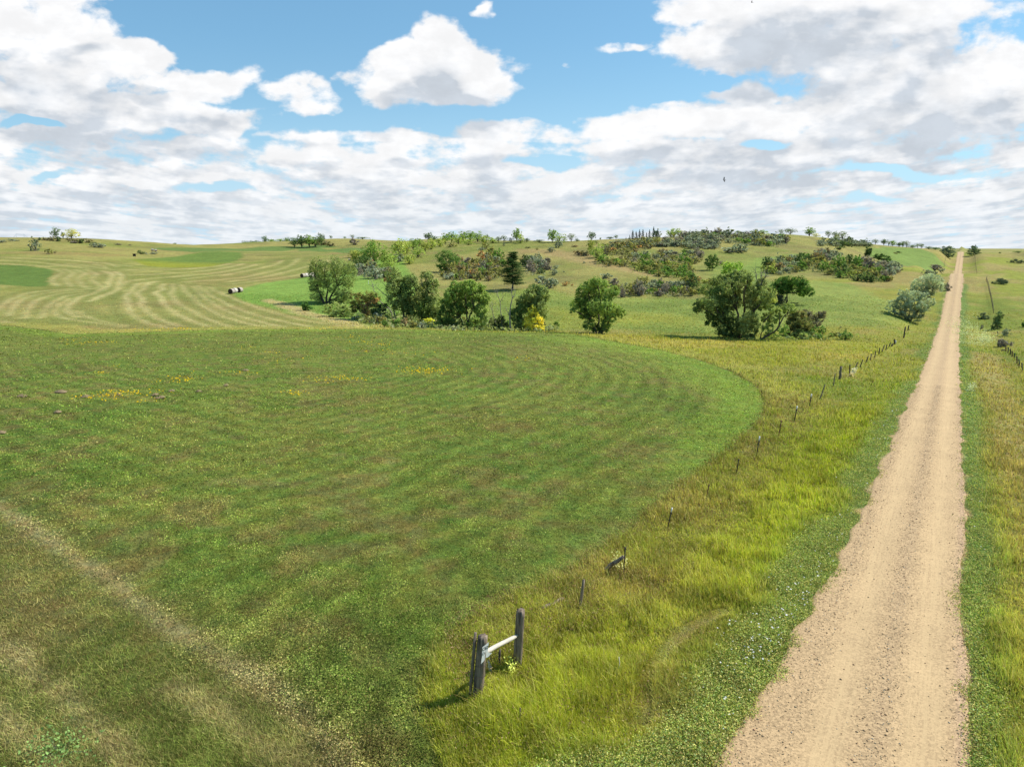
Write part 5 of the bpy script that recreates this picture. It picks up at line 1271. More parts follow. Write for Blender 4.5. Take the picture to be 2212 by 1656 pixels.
BT = [
    ('dark', 122, 520, 13, 23, 'tall dark tree on the left hill skyline', 348), ('yellow', 156, 520, 24, 19, 'yellow-green round tree on the left hill skyline', 350), ('dark', 137, 519, 8, 13, 'small dark tree between the tall dark and the yellow one on the left hill', 350),
    ('dark', 378, 533, 6, 6, 'tiny lone tree on the skyline dip', 480), ('dark', 350, 534, 8, 3, 'flat dark brush on the skyline dip', 480),
    ('openc', 529, 527, 11, 11, 'open tree at the left end of the far tree row', 560), ('dark', 538, 526, 9, 8, 'small tree second in the far tree row', 560), ('dark', 553, 527, 22, 9, 'wide dark tree in the far tree row', 560), ('dark', 573, 528, 10, 17, 'taller dark tree in the middle of the far tree row', 560),
    ('green', 588, 527, 18, 10, 'green tree right of the taller one in the far tree row', 560), ('green', 605, 526, 14, 11, 'green tree left of the dark grove', 560), ('green', 620, 526, 14, 12, 'green tree touching the left of the dark grove', 560),
    ('dark', 636, 534, 22, 20, 'leftmost tree of the dark grove', None), ('dark', 652, 535, 24, 23, 'second tree from the left in the dark grove', None), ('green', 668, 535, 26, 24, 'middle tree of the dark grove, lighter green', None), ('dark', 682, 534, 22, 22, 'fourth tree of the dark grove', None), ('dark', 694, 532, 16, 24, 'tallest tree at the right end of the dark grove', None),
    ('dark', 715, 516, 5, 7, 'tiny skyline tree above the dark grove', 540), ('openc', 761, 517, 8, 8, 'tiny open tree on the far skyline', 540), ('dark', 783, 517, 20, 5, 'flat dark brush dome on the far skyline', 540), ('green', 745, 517, 7, 4, 'low skyline bush left of the tiny open tree', 540),
    ('green', 808, 574, 34, 52, 'tall full tree at the left end of the bright woods', None), ('green', 790, 573, 28, 34, 'tree left of the tall full one, leaning out over the field', None), ('olive', 770, 572, 30, 30, 'olive tree at the outer left edge of the bright woods', None), ('dark', 782, 577, 26, 24, 'dark bush-like tree under the left edge of the bright woods', None), ('olive', 766, 556, 22, 16, 'small tree in front of the tan field at the left edge of the woods', None),
    ('green', 830, 573, 26, 36, 'tree just right of the tall full one in the bright woods', None), ('bright', 846, 574, 28, 30, 'yellow-green tree right of the tall full one', None), ('bright', 838, 584, 26, 24, 'low yellow-green tree at the front of the bright woods', None), ('bright', 862, 556, 36, 34, 'broad yellow-green tree in the middle of the bright woods', None), ('bright', 884, 570, 26, 18, 'low yellow tree at the lower edge of the bright woods', None),
    ('bright', 878, 548, 28, 26, 'yellow-green tree right of the broad one', None), ('green', 893, 541, 24, 22, 'green tree on the rising edge of the bright woods', None), ('bright', 903, 556, 24, 22, 'yellow-tinged tree low on the rising woods', None), ('olive', 918, 545, 24, 22, 'olive tree on the rising woods under the dark skyline tree', None), ('green', 905, 533, 20, 16, 'green tree high on the rising woods', None),
    ('bright', 932, 538, 24, 20, 'light tree under the dark skyline tree', None), ('dark', 926, 521, 20, 16, 'dark layered tree standing out on the skyline woods', None), ('dark', 938, 522, 12, 12, 'small dark tree right of the layered skyline tree', None), ('bright', 950, 533, 24, 18, 'light green tree at the left of the skyline wood belt', None),
    ('green', 962, 527, 22, 20, 'green tree in the skyline wood belt, left part', None), ('green', 976, 524, 24, 20, 'green tree in the skyline wood belt, left of centre', None), ('bright', 990, 527, 26, 18, 'yellow-green tree in the centre of the skyline wood belt', None), ('green', 1000, 523, 24, 20, 'tall green tree in the centre of the skyline wood belt', None), ('green', 1016, 522, 26, 20, 'tall green tree right of centre in the skyline wood belt', None),
    ('bright', 1012, 529, 22, 14, 'low bright tree in front of the skyline wood belt', None), ('green', 1032, 523, 22, 20, 'green tree near the right end of the skyline wood belt', None), ('bright', 1044, 525, 24, 14, 'low bright tree near the right end of the skyline wood belt', None), ('openc', 1051, 522, 12, 16, 'thin bare-topped tree rising from the skyline wood belt', None), ('bright', 1064, 525, 24, 12, 'low light green tree right of the thin bare-topped one', None),
    ('openc', 1077, 524, 12, 14, 'thin tree with open crown, third from the right skyline pair', None), ('openc', 1089, 524, 13, 16, 'thin upright tree left of the two-part skyline tree', None), ('green', 1116, 523, 22, 26, 'tall skyline tree with a layered top, right of the wood belt', None), ('bright', 1124, 525, 18, 16, 'lighter tree at the foot of the layered tall one', None), ('openc', 1104, 524, 12, 10, 'small open tree left of the layered tall one', None), ('dark', 1138, 523, 12, 8, 'small dark tree right of the layered tall one', None),
    ('dark', 1165, 521, 16, 6, 'low dark brush on the skyline between the two tall trees', 338), ('green', 1193, 520, 22, 27, 'tall left half of the two-part skyline tree', 336), ('bright', 1208, 520, 20, 18, 'lower light green right half of the two-part skyline tree', 336), ('openc', 1219, 519, 9, 11, 'small open tree right of the two-part skyline tree', 338), ('openc', 1234, 519, 18, 16, 'grey-green round tree on the skyline right of the two-part tree', 338), ('dark', 1247, 516, 8, 6, 'tiny bush-like tree on the skyline', 338),
    ('dark', 1278, 514, 16, 17, 'single dark oval tree alone on the skyline', 338), ('openc', 1331, 508, 10, 9, 'round grey-green tree behind the tan-green skyline bush', 350), ('dark', 1318, 508, 14, 5, 'flat dark brush left of the tan-green skyline bush', 350), ('dark', 1297, 512, 3, 6, 'tiny post-like tree on the bare skyline', 338),
    ('olive', 1276, 552, 18, 34, 'tall thin-topped tree left half of the pale green pair on the slope', None), ('bright', 1290, 557, 28, 28, 'pale green bushy tree on the upper slope, right half of the pair', None), ('openc', 1288, 528, 10, 9, 'small dark tree behind the pale green pair', None),
    ('green', 1555, 503, 26, 7, 'flat green tree dome just breaking the skyline right of the grove', 366), ('openc', 1594, 508, 12, 8, 'small green tree on the skyline right of the flat dome', 366), ('openc', 1631, 510, 9, 12, 'thin lone tree on the skyline above the round top', 372), ('green', 1645, 511, 24, 8, 'low green dome on the right skyline', 372),
    ('openc', 1686, 516, 12, 12, 'open tree on the right skyline, first of a loose row', 380), ('openc', 1706, 519, 22, 16, 'wide open tree on the right skyline, second of a loose row', 380), ('green', 1747, 522, 22, 18, 'full round tree on the right skyline, third of a loose row', 385), ('rust', 1762, 520, 12, 8, 'reddish low tree right of the full round one', 385),
    ('openc', 1788, 524, 12, 18, 'left one of three upright trees above the dark hedge', 390), ('openc', 1803, 523, 15, 18, 'middle one of three upright trees above the dark hedge', 390), ('openc', 1819, 524, 19, 18, 'right one of three upright trees above the dark hedge', 390), ('olive', 1806, 526, 14, 10, 'olive tree in the dark hedge', 388), ('openc', 1835, 522, 12, 9, 'small tree right of the three upright ones', 392), ('openc', 1844, 523, 10, 8, 'second small tree right of the three upright ones', 394),
    ('openc', 1891, 528, 12, 12, 'lone spindly tree on the right skyline', 440), ('dark', 1909, 530, 13, 12, 'dark tree second in the thin right skyline row', 440), ('openc', 1919, 531, 8, 9, 'small tree third in the thin right skyline row', 440), ('green', 1928, 532, 13, 12, 'green tree fourth in the thin right skyline row', 440), ('dark', 1942, 533, 12, 9, 'low dark tree fifth in the thin right skyline row', 440), ('dark', 1950, 534, 9, 13, 'upright tree sixth in the thin right skyline row', 445), ('openc', 1958, 534, 12, 13, 'leaning tree seventh in the thin right skyline row', 445), ('dark', 1971, 536, 14, 7, 'low tree eighth in the thin right skyline row', 450),
    ('openc', 1982, 537, 9, 10, 'left one of the last two trees of the thin right skyline row', 455), ('openc', 1990, 537, 11, 11, 'right one of the last two trees of the thin right skyline row', 455), ('dark', 2006, 541, 14, 6, 'low dark brush right of the thin skyline row', 460), ('dark', 2020, 542, 18, 6, 'low dark brush left of the bushy silver tree', 462),
    ('dark', 2199, 548, 16, 4, 'low dark brush on the skyline at the right picture edge', 455), ('dark', 2160, 547, 5, 3, 'tiny bump of brush on the right skyline', 455)]
for kd, u, v, w, h, lb, t_ in BT:
    if kd == 'rust': kd = 'yellow'
    btree(kd, u, v, w, h, lb, 'tree' if h >= 9 else 'small_tree', t=t_)

def undergrowth():
    g = np.random.default_rng(55); M_ = Mesh()
    for poly, kinds in UNDER:
        L_ = plan([(u, v) if hit(u, v) else (u, v, 340) for u, v in poly])
        lo, hi = L_.min(0) - 1, L_.max(0) + 1
        area = (hi - lo).prod(); n = int(min(16000, area * 2.4))
        x = g.uniform(lo[0], hi[0], n); y = g.uniform(lo[1], hi[1], n)
        sd_ = sdist(L_, x, y) + (fbm(x, y, 5, 3, 90) - .5) * 7 + (fbm(x, y, 2, 2, 91) - .5) * 3
        ok = sd_ > 0; x, y = x[ok], y[ok]; n = len(x)
        if n == 0: continue
        ks = list(kinds); pr = np.array([kinds[k] for k in ks], float); pr /= pr.sum()
        pal = np.array([K_[k][1] * .5 + K_[k][2] * .5 for k in ks])
        base = (pal * pr[:, None]).sum(0)
        c = pal[g.choice(len(ks), n, p=pr)] * .5 + base * .5
        c = c * .82 + (c @ np.array([.3, .6, .1]))[:, None] * .18; c = c * g.uniform(.7, 1.25, (n, 1))
        z = height(x, y) + g.random(n) * (0.3 + 1.0 * fbm(x, y, 3, 3, 92))
        leaves(M_, np.stack([x, y, z], 1), np.zeros((n, 3)), 0.26, c, g, 0, .7, .6)
    o = M_.build('brush_undergrowth', [M_LEAF]); tag(o, 'low tangled brush filling the thickets on the hillside', 'brush', kind='stuff')
undergrowth()

# ------------------------------------------------------------------ grass, alfalfa, weeds (nobody could count them)
def scatter(n, r0, r1, az0=-44, az1=46, seed=0):
    g = np.random.default_rng(seed)
    ir = g.uniform(1 / r1, 1 / r0, n)
    r = 1 / ir; az = np.radians(g.uniform(az0, az1, n))
    return r * np.sin(az), r * np.cos(az), r
def blades_mesh(name, x, y, z, h, w, col, g, lean=0.35, segs=1, jit=0.18, wind=(-0.12, 0.02), tipc=None):
    n = len(x)
    a = g.uniform(0, 2 * np.pi, n)
    h = h * g.lognormal(0, 0.25, n)
    D = np.stack([np.cos(a), np.sin(a)], 1)
    ln = np.abs(g.normal(0, lean, n)) * h
    la = g.uniform(0, 2 * np.pi, n)
    LV = np.stack([np.cos(la) * ln + wind[0] * h, np.sin(la) * ln + wind[1] * h], 1)
    base = np.stack([x, y, z], 1)
    sid = np.concatenate([D * (w / 2)[:, None], np.zeros((n, 1))], 1)
    tip = base + np.concatenate([LV, h[:, None]], 1)
    mid = base + np.concatenate([LV * 0.35, h[:, None] * 0.6], 1)
    c = col * (1 + jit * g.normal(size=(n, 1))).clip(0.4, 1.8)
    if segs == 1:
        V = np.stack([base - sid, base + sid, tip], 1).reshape(-1, 3)
        F = np.arange(3 * n).reshape(n, 3)
        me = mesh_np(name, V, F, [M_GRASS])
        tc_ = c if tipc is None else tipc
        set_attr(me, 'tint', np.stack([c * 0.85, c * 0.85, tc_], 1).reshape(-1, 3))
    else:
        V = np.stack([base - sid, base + sid, mid + sid * 0.8, mid - sid * 0.8, tip], 1).reshape(-1, 3)
        k = np.arange(n)[:, None] * 5
        F = np.concatenate([k + [0, 1, 2], k + [0, 2, 3], k + [3, 2, 4]], 0)
        me = mesh_np(name, V, F, [M_GRASS])
        tc_ = c if tipc is None else tipc
        set_attr(me, 'tint', np.stack([c * 0.85, c * 0.85, c, c, tc_], 1).reshape(-1, 3))
    return me
def leafs_mesh(name, P, size, col, g, up=0.5, aspect=0.5):
    M_ = Mesh(); leaves(M_, P, np.zeros_like(P), size, col, g, 0, aspect, up)
    return M_.data(name, [M_GRASS])
KG = 1.6
def plants():
    g = np.random.default_rng(5)
    # --- generic candidates over the near and middle ground
    N = 1050000
    x, y, r = scatter(N, 12.0, 190, seed=61)
    jx = g.normal(size=(2, N)) * 0.18
    col, mask, asd = ground_color(x + jx[0], y + jx[1], True)
    keep = mask != 7
    s, q = road_sq(x, y)
    half = np.where(s < 0, road_half(q, -1), road_half(q, 1))
    keep &= (np.abs(s) > half - 0.30 * g.random(N) ** 2 - 0.35 * (vnoise(q / 0.9, s * 0 + 7.7, 12) > 0.72)) | (q > 230)
    # colonies: thick and thin
    patch = fbm(x, y, 1.6, 3, 71); patch2 = fbm(x, y, 5.5, 3, 72)
    alf = (mask == 1) & (r < 125)
    rowd = 0.5 + 0.5 * np.sin(asd * 3.6 + (fbm(x, y, 14, 4, 1) - 0.5) * 4 + (fbm(x, y, 3.5, 4, 2) - 0.5) * 1.5)
    dens = np.where(alf, (0.72 + 0.28 * rowd) * 1.1, 1) * np.where(alf, 0.45 + 0.75 * sstep(0.35, 0.62, patch * .6 + patch2 * .4), 1.0)
    keep &= g.random(N) < dens
    # far ground is dressed more thinly
    keep &= (r < 130) | (g.random(N) < 0.7)
    x, y, r, col, mask, asd, patch, patch2 = [v[keep] for v in (x, y, r, col, mask, asd, patch, patch2)]
    s, q = road_sq(x, y)
    z = height(x, y)
    col = col * KG
    n = len(x)
    tuft = 0.72 + 0.56 * sstep(0.3, 0.7, fbm(x, y, 0.6, 3, 82))
    col = col * np.where(mask == 1, 1.0, tuft)[:, None]
    # species colour spread: straw, fresh green, red-brown seed
    rnd = g.random(n)
    straw = C(196, 180, 118) * KG; fresh = C(126, 158, 62) * KG; brown = C(142, 112, 74) * KG
    def mixto(sel, c, a): col[sel] = col[sel] * (1 - a) + c * a
    mixto((rnd < 0.24) & (mask != 1) & (mask != 2), straw, 0.6); mixto((rnd < 0.14) & (mask == 2), straw, 0.5); mixto((rnd < 0.10) & (mask == 1), straw, 0.45); mixto((rnd > 0.20) & (rnd < 0.38), fresh, 0.45); mixto((rnd > 0.38) & (rnd < 0.46), brown, 0.6)
    px = r / 683.0
    wbl = np.maximum(0.012, 0.75 * px)
    # tall grass: verge, rim, prairie
    tall = np.isin(mask, (0, 3))
    k = tall
    h = (0.10 + 0.24 * sstep(0.3, 0.7, patch)) * g.uniform(0.6, 1.3, n)
    dtk = pdist(TRACKS[4], x, y)
    h = np.where(dtk < 0.22, h * 0.3, h)
    inbl = sdist(R_BLADES, x, y) > 0
    h = np.where(inbl, h * 1.2, h)
    h = np.where(r > 125, h * 0.8, h)
    near = k & (r < 34)
    c = col[near] * 1.45 * np.array([1.0, 1.03, 0.95]); tip = c * 1.15 + (C(200, 176, 120) * KG - c) * (g.random((len(c), 1)) < 0.25) * 0.6
    me = blades_mesh('meadow_grass', x[near], y[near], z[near], h[near], wbl[near] * 0.8, c, g, 0.5, 2, tipc=tip)
    tag(link('meadow_grass', me), 'long yellow-green grass between the field and the gravel road', 'grass', kind='stuff')
    fr = k & (r >= 34)
    c = col[fr] * 1.35
    me = blades_mesh('prairie_grass', x[fr], y[fr], z[fr], h[fr], wbl[fr] * 1.1, c, g, 0.45, 1)
    tag(link('prairie_grass', me), 'dry olive and straw coloured grass farther out along the verge and slopes', 'grass', kind='stuff')
    # alfalfa: small leaf sprays on short stems, knee high in clumps
    k = (mask == 1)
    hh = (0.06 + 0.30 * sstep(0.36, 0.66, patch * .6 + patch2 * .4)) * np.where(r > 125, 0.3, 1)
    zz_ = z + hh * g.uniform(0.15, 1.05, n)
    P = np.stack([x, y, zz_], 1)[k]
    sz = np.maximum(0.022, (0.68 - 0.12 * sstep(40, 90, r[k])) * px[k]) * g.uniform(0.6, 1.25, k.sum())
    fine = (0.62 + 0.76 * sstep(0.25, 0.75, fbm(x[k], y[k], 0.45, 2, 81)))[:, None]
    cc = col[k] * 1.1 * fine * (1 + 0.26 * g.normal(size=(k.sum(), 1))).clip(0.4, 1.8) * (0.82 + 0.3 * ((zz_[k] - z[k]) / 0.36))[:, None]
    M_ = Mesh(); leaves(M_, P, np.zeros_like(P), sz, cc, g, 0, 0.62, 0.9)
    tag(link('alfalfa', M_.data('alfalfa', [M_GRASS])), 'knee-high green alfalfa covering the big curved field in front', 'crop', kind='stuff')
    # grass mixed in the mown part and stubble
    k = (mask == 2)
    h = (0.035 + 0.06 * g.random(n)) * (0.6 + 0.8 * patch)
    me = blades_mesh('stubble', x[k], y[k], z[k], h[k], wbl[k] * 0.8, col[k] * 1.22, g, 1.1, 1, 0.3)
    tag(link('stubble', me), 'short tan stubble of the mown strips at the lower left', 'stubble', kind='stuff')
    # broad weeds on the road edge
    k = (mask == 4)
    ks = np.nonzero(k)[0]
    rep = np.repeat(ks, 3)
    ed = np.abs(np.abs(s[rep]) - 2.0)
    hh = (0.10 + 0.22 * g.random(len(rep))) * np.clip(0.4 + ed * 0.4, 0.4, 1.1)
    P = np.stack([x[rep] + g.normal(0, 0.05, len(rep)), y[rep] + g.normal(0, 0.05, len(rep)), z[rep] + hh * g.random(len(rep))], 1)
    mixw = g.random((len(rep), 1)); cc = col[rep] * 1.35; cc = np.where(mixw < 0.22, C(176, 168, 96) * KG * 1.3, np.where(mixw > 0.9, C(150, 170, 110) * KG * 1.3, cc)); cc = cc * (1 + 0.28 * g.normal(size=(len(rep), 1))).clip(0.4, 1.8)
    M_ = Mesh(); leaves(M_, P, np.zeros_like(P), np.maximum(0.024, 0.52 * px[rep]), cc, g, 0, 0.6, 0.8)
    tag(link('roadside_weeds', M_.data('roadside_weeds', [M_GRASS])), 'leafy green weeds in strips along both edges of the gravel road', 'weeds', kind='stuff')
    # meadow and hay aftermath
    k = np.isin(mask, (5, 6))
    h = np.where(mask == 5, 0.06, 0.16) * g.uniform(0.6, 1.3, n)
    me = blades_mesh('meadow_turf', x[k], y[k], z[k], h[k], wbl[k] * 1.2, col[k] * 1.15, g, 0.8, 1, 0.25)
    tag(link('meadow_turf', me), 'short bright green turf of the meadow in the draw and hay field', 'grass', kind='stuff')
    # seed heads: reddish straw stems standing above the fence-line grass
    x2, y2, r2 = scatter(110000, 13, 110, -6, 46, seed=62)
    c2, m2, a2 = ground_color(x2, y2, True)
    w_ = (sdist(R_VERGE_DK, x2, y2) > -1) * 0.9 + 0.12
    s2, q2 = road_sq(x2, y2)
    w_ = np.where((s2 > 3.2) & (s2 < 8), 0.6, w_)
    ok = (m2 == 3) & (g.random(len(x2)) < w_)
    x2, y2, r2 = x2[ok], y2[ok], r2[ok]
    z2_ = height(x2, y2)
    hh = g.uniform(0.25, 0.6, len(x2))
    P = np.stack([x2 - 0.08, y2, z2_ + hh], 1)
    cc = (np.where(g.random((len(x2), 1)) < 0.62, C(140, 104, 82)[None], C(196, 172, 124)[None])) * KG * 0.9 * g.uniform(0.7, 1.2, (len(x2), 1))
    M_ = Mesh(); leaves(M_, P, np.zeros_like(P), np.maximum(0.026, 0.75 * r2 / 683), cc, g, 0, 0.4, 0.0)
    tag(link('seed_heads', M_.data('seed_heads', [M_GRASS])), 'reddish straw seed heads above the grass along the fence line', 'grass', kind='stuff')
    # white flowers at the road edge
    def spots(name, centers, n_, spread, colr, size, hmin, hmax, label, cat, stretch=1.0):
        Ps = []
        for (cx, cy, sp, m_) in centers:
            a = g.normal(size=(m_, 2)) * sp
            Ps.append(np.stack([cx + a[:, 0] * stretch, cy + a[:, 1]], 1))
        A = np.vstack(Ps)
        s_, q_ = road_sq(A[:, 0], A[:, 1])
        A = A[np.abs(s_) > np.where(s_ < 0, road_half(q_, -1), road_half(q_, 1)) + 0.02]
        zc = height(A[:, 0], A[:, 1]) + g.uniform(hmin, hmax, len(A))
        P = np.concatenate([A, zc[:, None]], 1)
        rr = np.hypot(A[:, 0], A[:, 1])
        cc = np.tile(colr, (len(A), 1)) * g.uniform(0.8, 1.1, (len(A), 1))
        M_ = Mesh(); leaves(M_, P, np.zeros_like(P), np.maximum(size, 0.45 * rr / 683), cc, g, 0, 0.9, 1.6)
        tag(link(name, M_.data(name, [M_GRASS])), label, cat, kind='stuff')
    cen = []
    for (u, v, m_) in [(1780, 1330, 26), (1770, 1300, 22), (1730, 1370, 24), (1700, 1400, 22), (1720, 1350, 16), (1650, 1430, 18), (1640, 1450, 18), (1610, 1380, 5), (1820, 1240, 22), (1800, 1270, 16), (1850, 1180, 14), (1870, 1140, 14), (1900, 1060, 12),
                       (1935, 960, 12), (1920, 1000, 10), (1945, 930, 10), (1600, 1560, 6), (2078, 1150, 5), (2075, 1190, 6), (2080, 1100, 4), (1960, 900, 8)]:
        p, t = at(u - 14, v); cen.append((p[0], p[1], 0.5, int(m_ * 1.6)))
    spots('white_flowers', cen, 0, 0, np.array([0.78, 0.76, 0.74]), 0.026, 0.22, 0.42, 'tiny white flowers scattered in the weeds on the road edge', 'flowers')
    cen = []
    for (u, v, sp, m_) in [(216, 746, 1.2, 26), (165, 740, 1.0, 16), (175, 750, .8, 10), (220, 815, .5, 8), (252, 798, .3, 4), (386, 830, .8, 22), (398, 826, .5, 10), (245, 866, 1.0, 26), (262, 862, .8, 14), (300, 856, 1.2, 22), (232, 856, .4, 6), (196, 868, .6, 8), (320, 877, .5, 5), (634, 860, .5, 12),
                          (520, 813, .6, 8), (725, 826, 1.0, 26), (745, 826, 1.2, 16), (925, 808, 1.4, 60), (920, 812, .8, 20), (340, 717, 2.2, 40), (395, 715, 1.5, 24), (700, 717, 2, 16), (790, 745, 1.5, 18), (830, 752, 1.5, 16), (880, 770, 1.6, 10), (800, 765, 1.5, 10), (600, 782, 2.5, 10), (590, 768, .5, 5), (480, 815, 1.5, 6), (1130, 782, 1, 6), (760, 735, 3, 20), (540, 758, .8, 6)]:
        p, t = at(u, v); cen.append((p[0], p[1], sp * 0.8, int(m_ * 2.2)))
    spots('yellow_flowers', cen, 0, 0, C(244, 200, 30) * 1.6, 0.07, 0.35, 0.55, 'yellow flower patches dotted over the far part of the alfalfa field', 'flowers', 1.5)
plants()

def gravel():
    g = np.random.default_rng(9)
    n = 26000
    q = 4 + 72 * g.random(n) ** 1.5
    band = g.choice([0, 1, 2, 3, 4], n, p=[.36, .2, .14, .18, .12])
    hl = road_half(q, -1); hr = road_half(q, 1)
    lat = np.where(band == 0, g.normal(-0.05, 0.24, n), np.where(band == 1, -hl + 0.25 + np.abs(g.normal(0, 0.45, n)), np.where(band == 2, g.uniform(-2.9, 1.8, n), np.where(band == 3, hr - np.abs(g.normal(0, 0.25, n)), -1.65 + g.normal(0, 0.12, n)))))
    ok = (lat > -hl) & (lat < hr); q = q[ok]; lat = lat[ok]; n = len(q)
    x = RO[0] + lat * RD[1] + (q - 55.1) * RD[0]; y = RO[1] - lat * RD[0] + (q - 55.1) * RD[1]
    ln = np.where(lat < 0, lat / road_half(q, -1), lat / road_half(q, 1))
    z = road_z(q) + 0.045 * (1 - ln ** 2) + 0.02 - 0.025 * (np.exp(-((lat + 0.95) / 0.42) ** 2) + np.exp(-((lat - 0.80) / 0.42) ** 2))
    s = g.lognormal(-4.5, 0.42, n).clip(0.006, 0.045)
    O = np.array([(1, 0, 0), (0, 1, 0), (-1, 0, 0), (0, -1, 0), (0, 0, 0.8), (0, 0, -0.6)], float)
    V = O[None] * s[:, None, None] * g.uniform(0.6, 1.4, (n, 6, 3))
    a = g.uniform(0, 6.28, n); ca, sa = np.cos(a), np.sin(a)
    V = np.stack([V[..., 0] * ca[:, None] - V[..., 1] * sa[:, None], V[..., 0] * sa[:, None] + V[..., 1] * ca[:, None], V[..., 2]], -1)
    V += np.stack([x, y, z + s * 0.2], 1)[:, None]
    Fb = np.array([(0, 1, 4), (1, 2, 4), (2, 3, 4), (3, 0, 4), (1, 0, 5), (2, 1, 5), (3, 2, 5), (0, 3, 5)])
    F = (np.arange(n)[:, None, None] * 6 + Fb[None]).reshape(-1, 3)
    m = leaf_material('loose_stones', 0.0)
    me = mesh_np('loose_gravel', V.reshape(-1, 3), F, [m])
    pal = np.array([C(226, 202, 162), C(196, 168, 134), C(186, 156, 122), C(236, 222, 196), C(212, 164, 134), C(136, 112, 92)])
    c = pal[g.choice(6, n, p=[.34, .28, .12, .12, .08, .06])] * g.uniform(0.8, 1.15, (n, 1))
    set_attr(me, 'tint', np.repeat(c, 6, 0))
    tag(link('loose_gravel', me), 'loose stones along the middle and the edges of the road', 'gravel', kind='stuff')
gravel()

# ------------------------------------------------------------------ fences, posts, bales and small things
def post_vec(bu, bv, tu, tv, t=None, dt=100):
    """foot on the ground and tip (relative) of an upright thing seen from (bu,bv) to (tu,tv)"""
    p, t = at(bu, bv, t, dt)
    d = ray(tu, tv)
    hd = math.hypot(p[0], p[1]); n = np.array([p[0] / hd, p[1] / hd])
    k = hd / (d[0] * n[0] + d[1] * n[1])
    return p, np.array([0, 0, H]) + d * k - p, t
def steel_post(b, t_, label, white=False, colr=None, group=None, r=0.024, name='steel_fence_post', tt=None):
    p, v, t = post_vec(*b, *t_, t=tt)
    r = max(r, 0.0008 * t)
    root = empty(name, p); tag(root, label, 'fence post', group)
    M_ = Mesh(); m = v * (0.80 if white else 1.0)
    a = np.array([[0, 0, -0.25], [0, 0, 0]]) + 0
    P = np.array([-v * 0.15, m * 0.5, m])
    tube(M_, P, [r, r, r], 3); 
    L_ = np.linalg.norm(v); nrm = np.array([1, 0, 0.0])
    box(M_, (-r * 1.3, -r * .35, -0.1), (r * 1.3, r * .35, 0), rot=np.eye(3), loc=m)
    for q in np.linspace(0.15, 0.95, 9):
        c = m * q; box(M_, (-r * .4, -r * 1.5, -r * .4), (r * .4, -r * .6, r * .4), loc=c)
    M_.build('shaft', [colr or M_STEEL], root)
    if white:
        M2 = Mesh(); tube(M2, np.array([m, v]), [r * 1.15, r * 1.15], 4); M2.build('white_tip', [M_WHITE], root)
    return root
def wood_post(b, t_, label, r=0.05, group=None, mat=None, seed=0, name='wooden_fence_post', tt=None, extra=None):
    p, v, t = post_vec(*b, *t_, t=tt)
    r = max(r, 0.00075 * t)
    g = np.random.default_rng(seed + 900)
    M_ = Mesh(); n = 6
    P = np.array([v * q for q in np.linspace(-0.12, 1, n)]); P[1:-1] += g.normal(size=(n - 2, 3)) * r * 0.12
    tube(M_, P, np.linspace(r * 1.05, r * 0.92, n) * g.uniform(.93, 1.07, n), 8)
    box(M_, (-r * .5, -r * .45, -0.01), (r * .55, r * .5, r * .35), loc=v)
    o = M_.build(name, [mat or M_GREYWOOD], None, p)
    tag(o, label, 'fence post', group)
    return o
GP = 'posts of the old fence between the field and the road'
wood_post((1251, 1322), (1261, 1252), 'short grey wooden post next after the wooden brace, leaning right', 0.045, GP, seed=1)
steel_post((1347, 1245), (1351, 1181), 'thin dark steel post with a fallen log leaning against it', group=GP)
steel_post((1442, 1142), (1452, 1096), 'steel post with a whitish tip, first one beyond the leaning log', True, group=GP)
steel_post((1525, 1080), (1532, 1045), 'short rusty dark steel post, second beyond the leaning log', colr=M_RUST, group=GP)
steel_post((1591, 1022), (1596, 991), 'dark steel post third beyond the leaning log', group=GP)
steel_post((1634, 988), (1641, 942), 'tall steel post with a long white tip, near the corner of the field', True, group=GP)
steel_post((1682, 942), (1688, 908), 'rusty steel post just beyond the tall white-tipped one', colr=M_RUST, group=GP)
steel_post((1716, 909), (1722, 877), 'steel post with a small white tip below the grey leaning wooden one', True, group=GP)
steel_post((1748, 881), (1753, 851), 'slim steel post with a pale tip, last before the wooden ones', True, group=GP)
wood_post((1771, 862), (1782, 831), 'grey wooden post leaning right, first wooden one below the thick post', 0.05, GP, seed=2)
wood_post((1800, 834), (1804, 807), 'thin dark wooden post just left of the thick grey one', 0.05, GP, seed=3)
wood_post((1814, 819), (1817, 792), 'thick grey wooden post, stoutest of the fence along the dry grass', 0.125, GP, seed=4)
steel_post((1835, 810), (1836, 788), 'thin dark post right of the thick grey one', group=GP)
Z7 = lambda x, y: ((2420 + x / 10.055) * .7373, (970 + y / 10.055) * .7373)
for i, (bx, by, tx, ty, lb) in enumerate([(822, 1215, 932, 915, 'leaning dark post, second up the slope from the thick grey one'), (1003, 1065, 1080, 838, 'leaning dark post, third up from the thick grey one'), (1160, 965, 1243, 735, 'leaning dark post, fourth up from the thick grey one'), (1312, 860, 1338, 670, 'thin reddish post, fifth up from the thick grey one'),
                                     (1430, 780, 1465, 590, 'thin dark post, sixth up from the thick grey one'), (1555, 710, 1582, 495, 'dark post, seventh up from the thick grey one'), (1640, 630, 1722, 405, 'long leaning post, eighth up from the thick grey one'), (1760, 555, 1797, 405, 'thin post, ninth up from the thick grey one'), (1845, 490, 1900, 345, 'leaning post, tenth up from the thick grey one'),
                                     (1917, 458, 1945, 370, 'small post, left of the last two before the black and white one'), (1957, 445, 1972, 370, 'small post, right of the last two before the black and white one')]):
    wood_post(Z7(bx, by), Z7(tx, ty), lb, 0.045, GP, M_BARK if i % 3 else M_GREYWOOD, seed=10 + i)
wood_post(Z7(2015, 395), Z7(2022, 240), 'black and white post at the far corner of the old fence', 0.13, GP, M_BARK, seed=30)
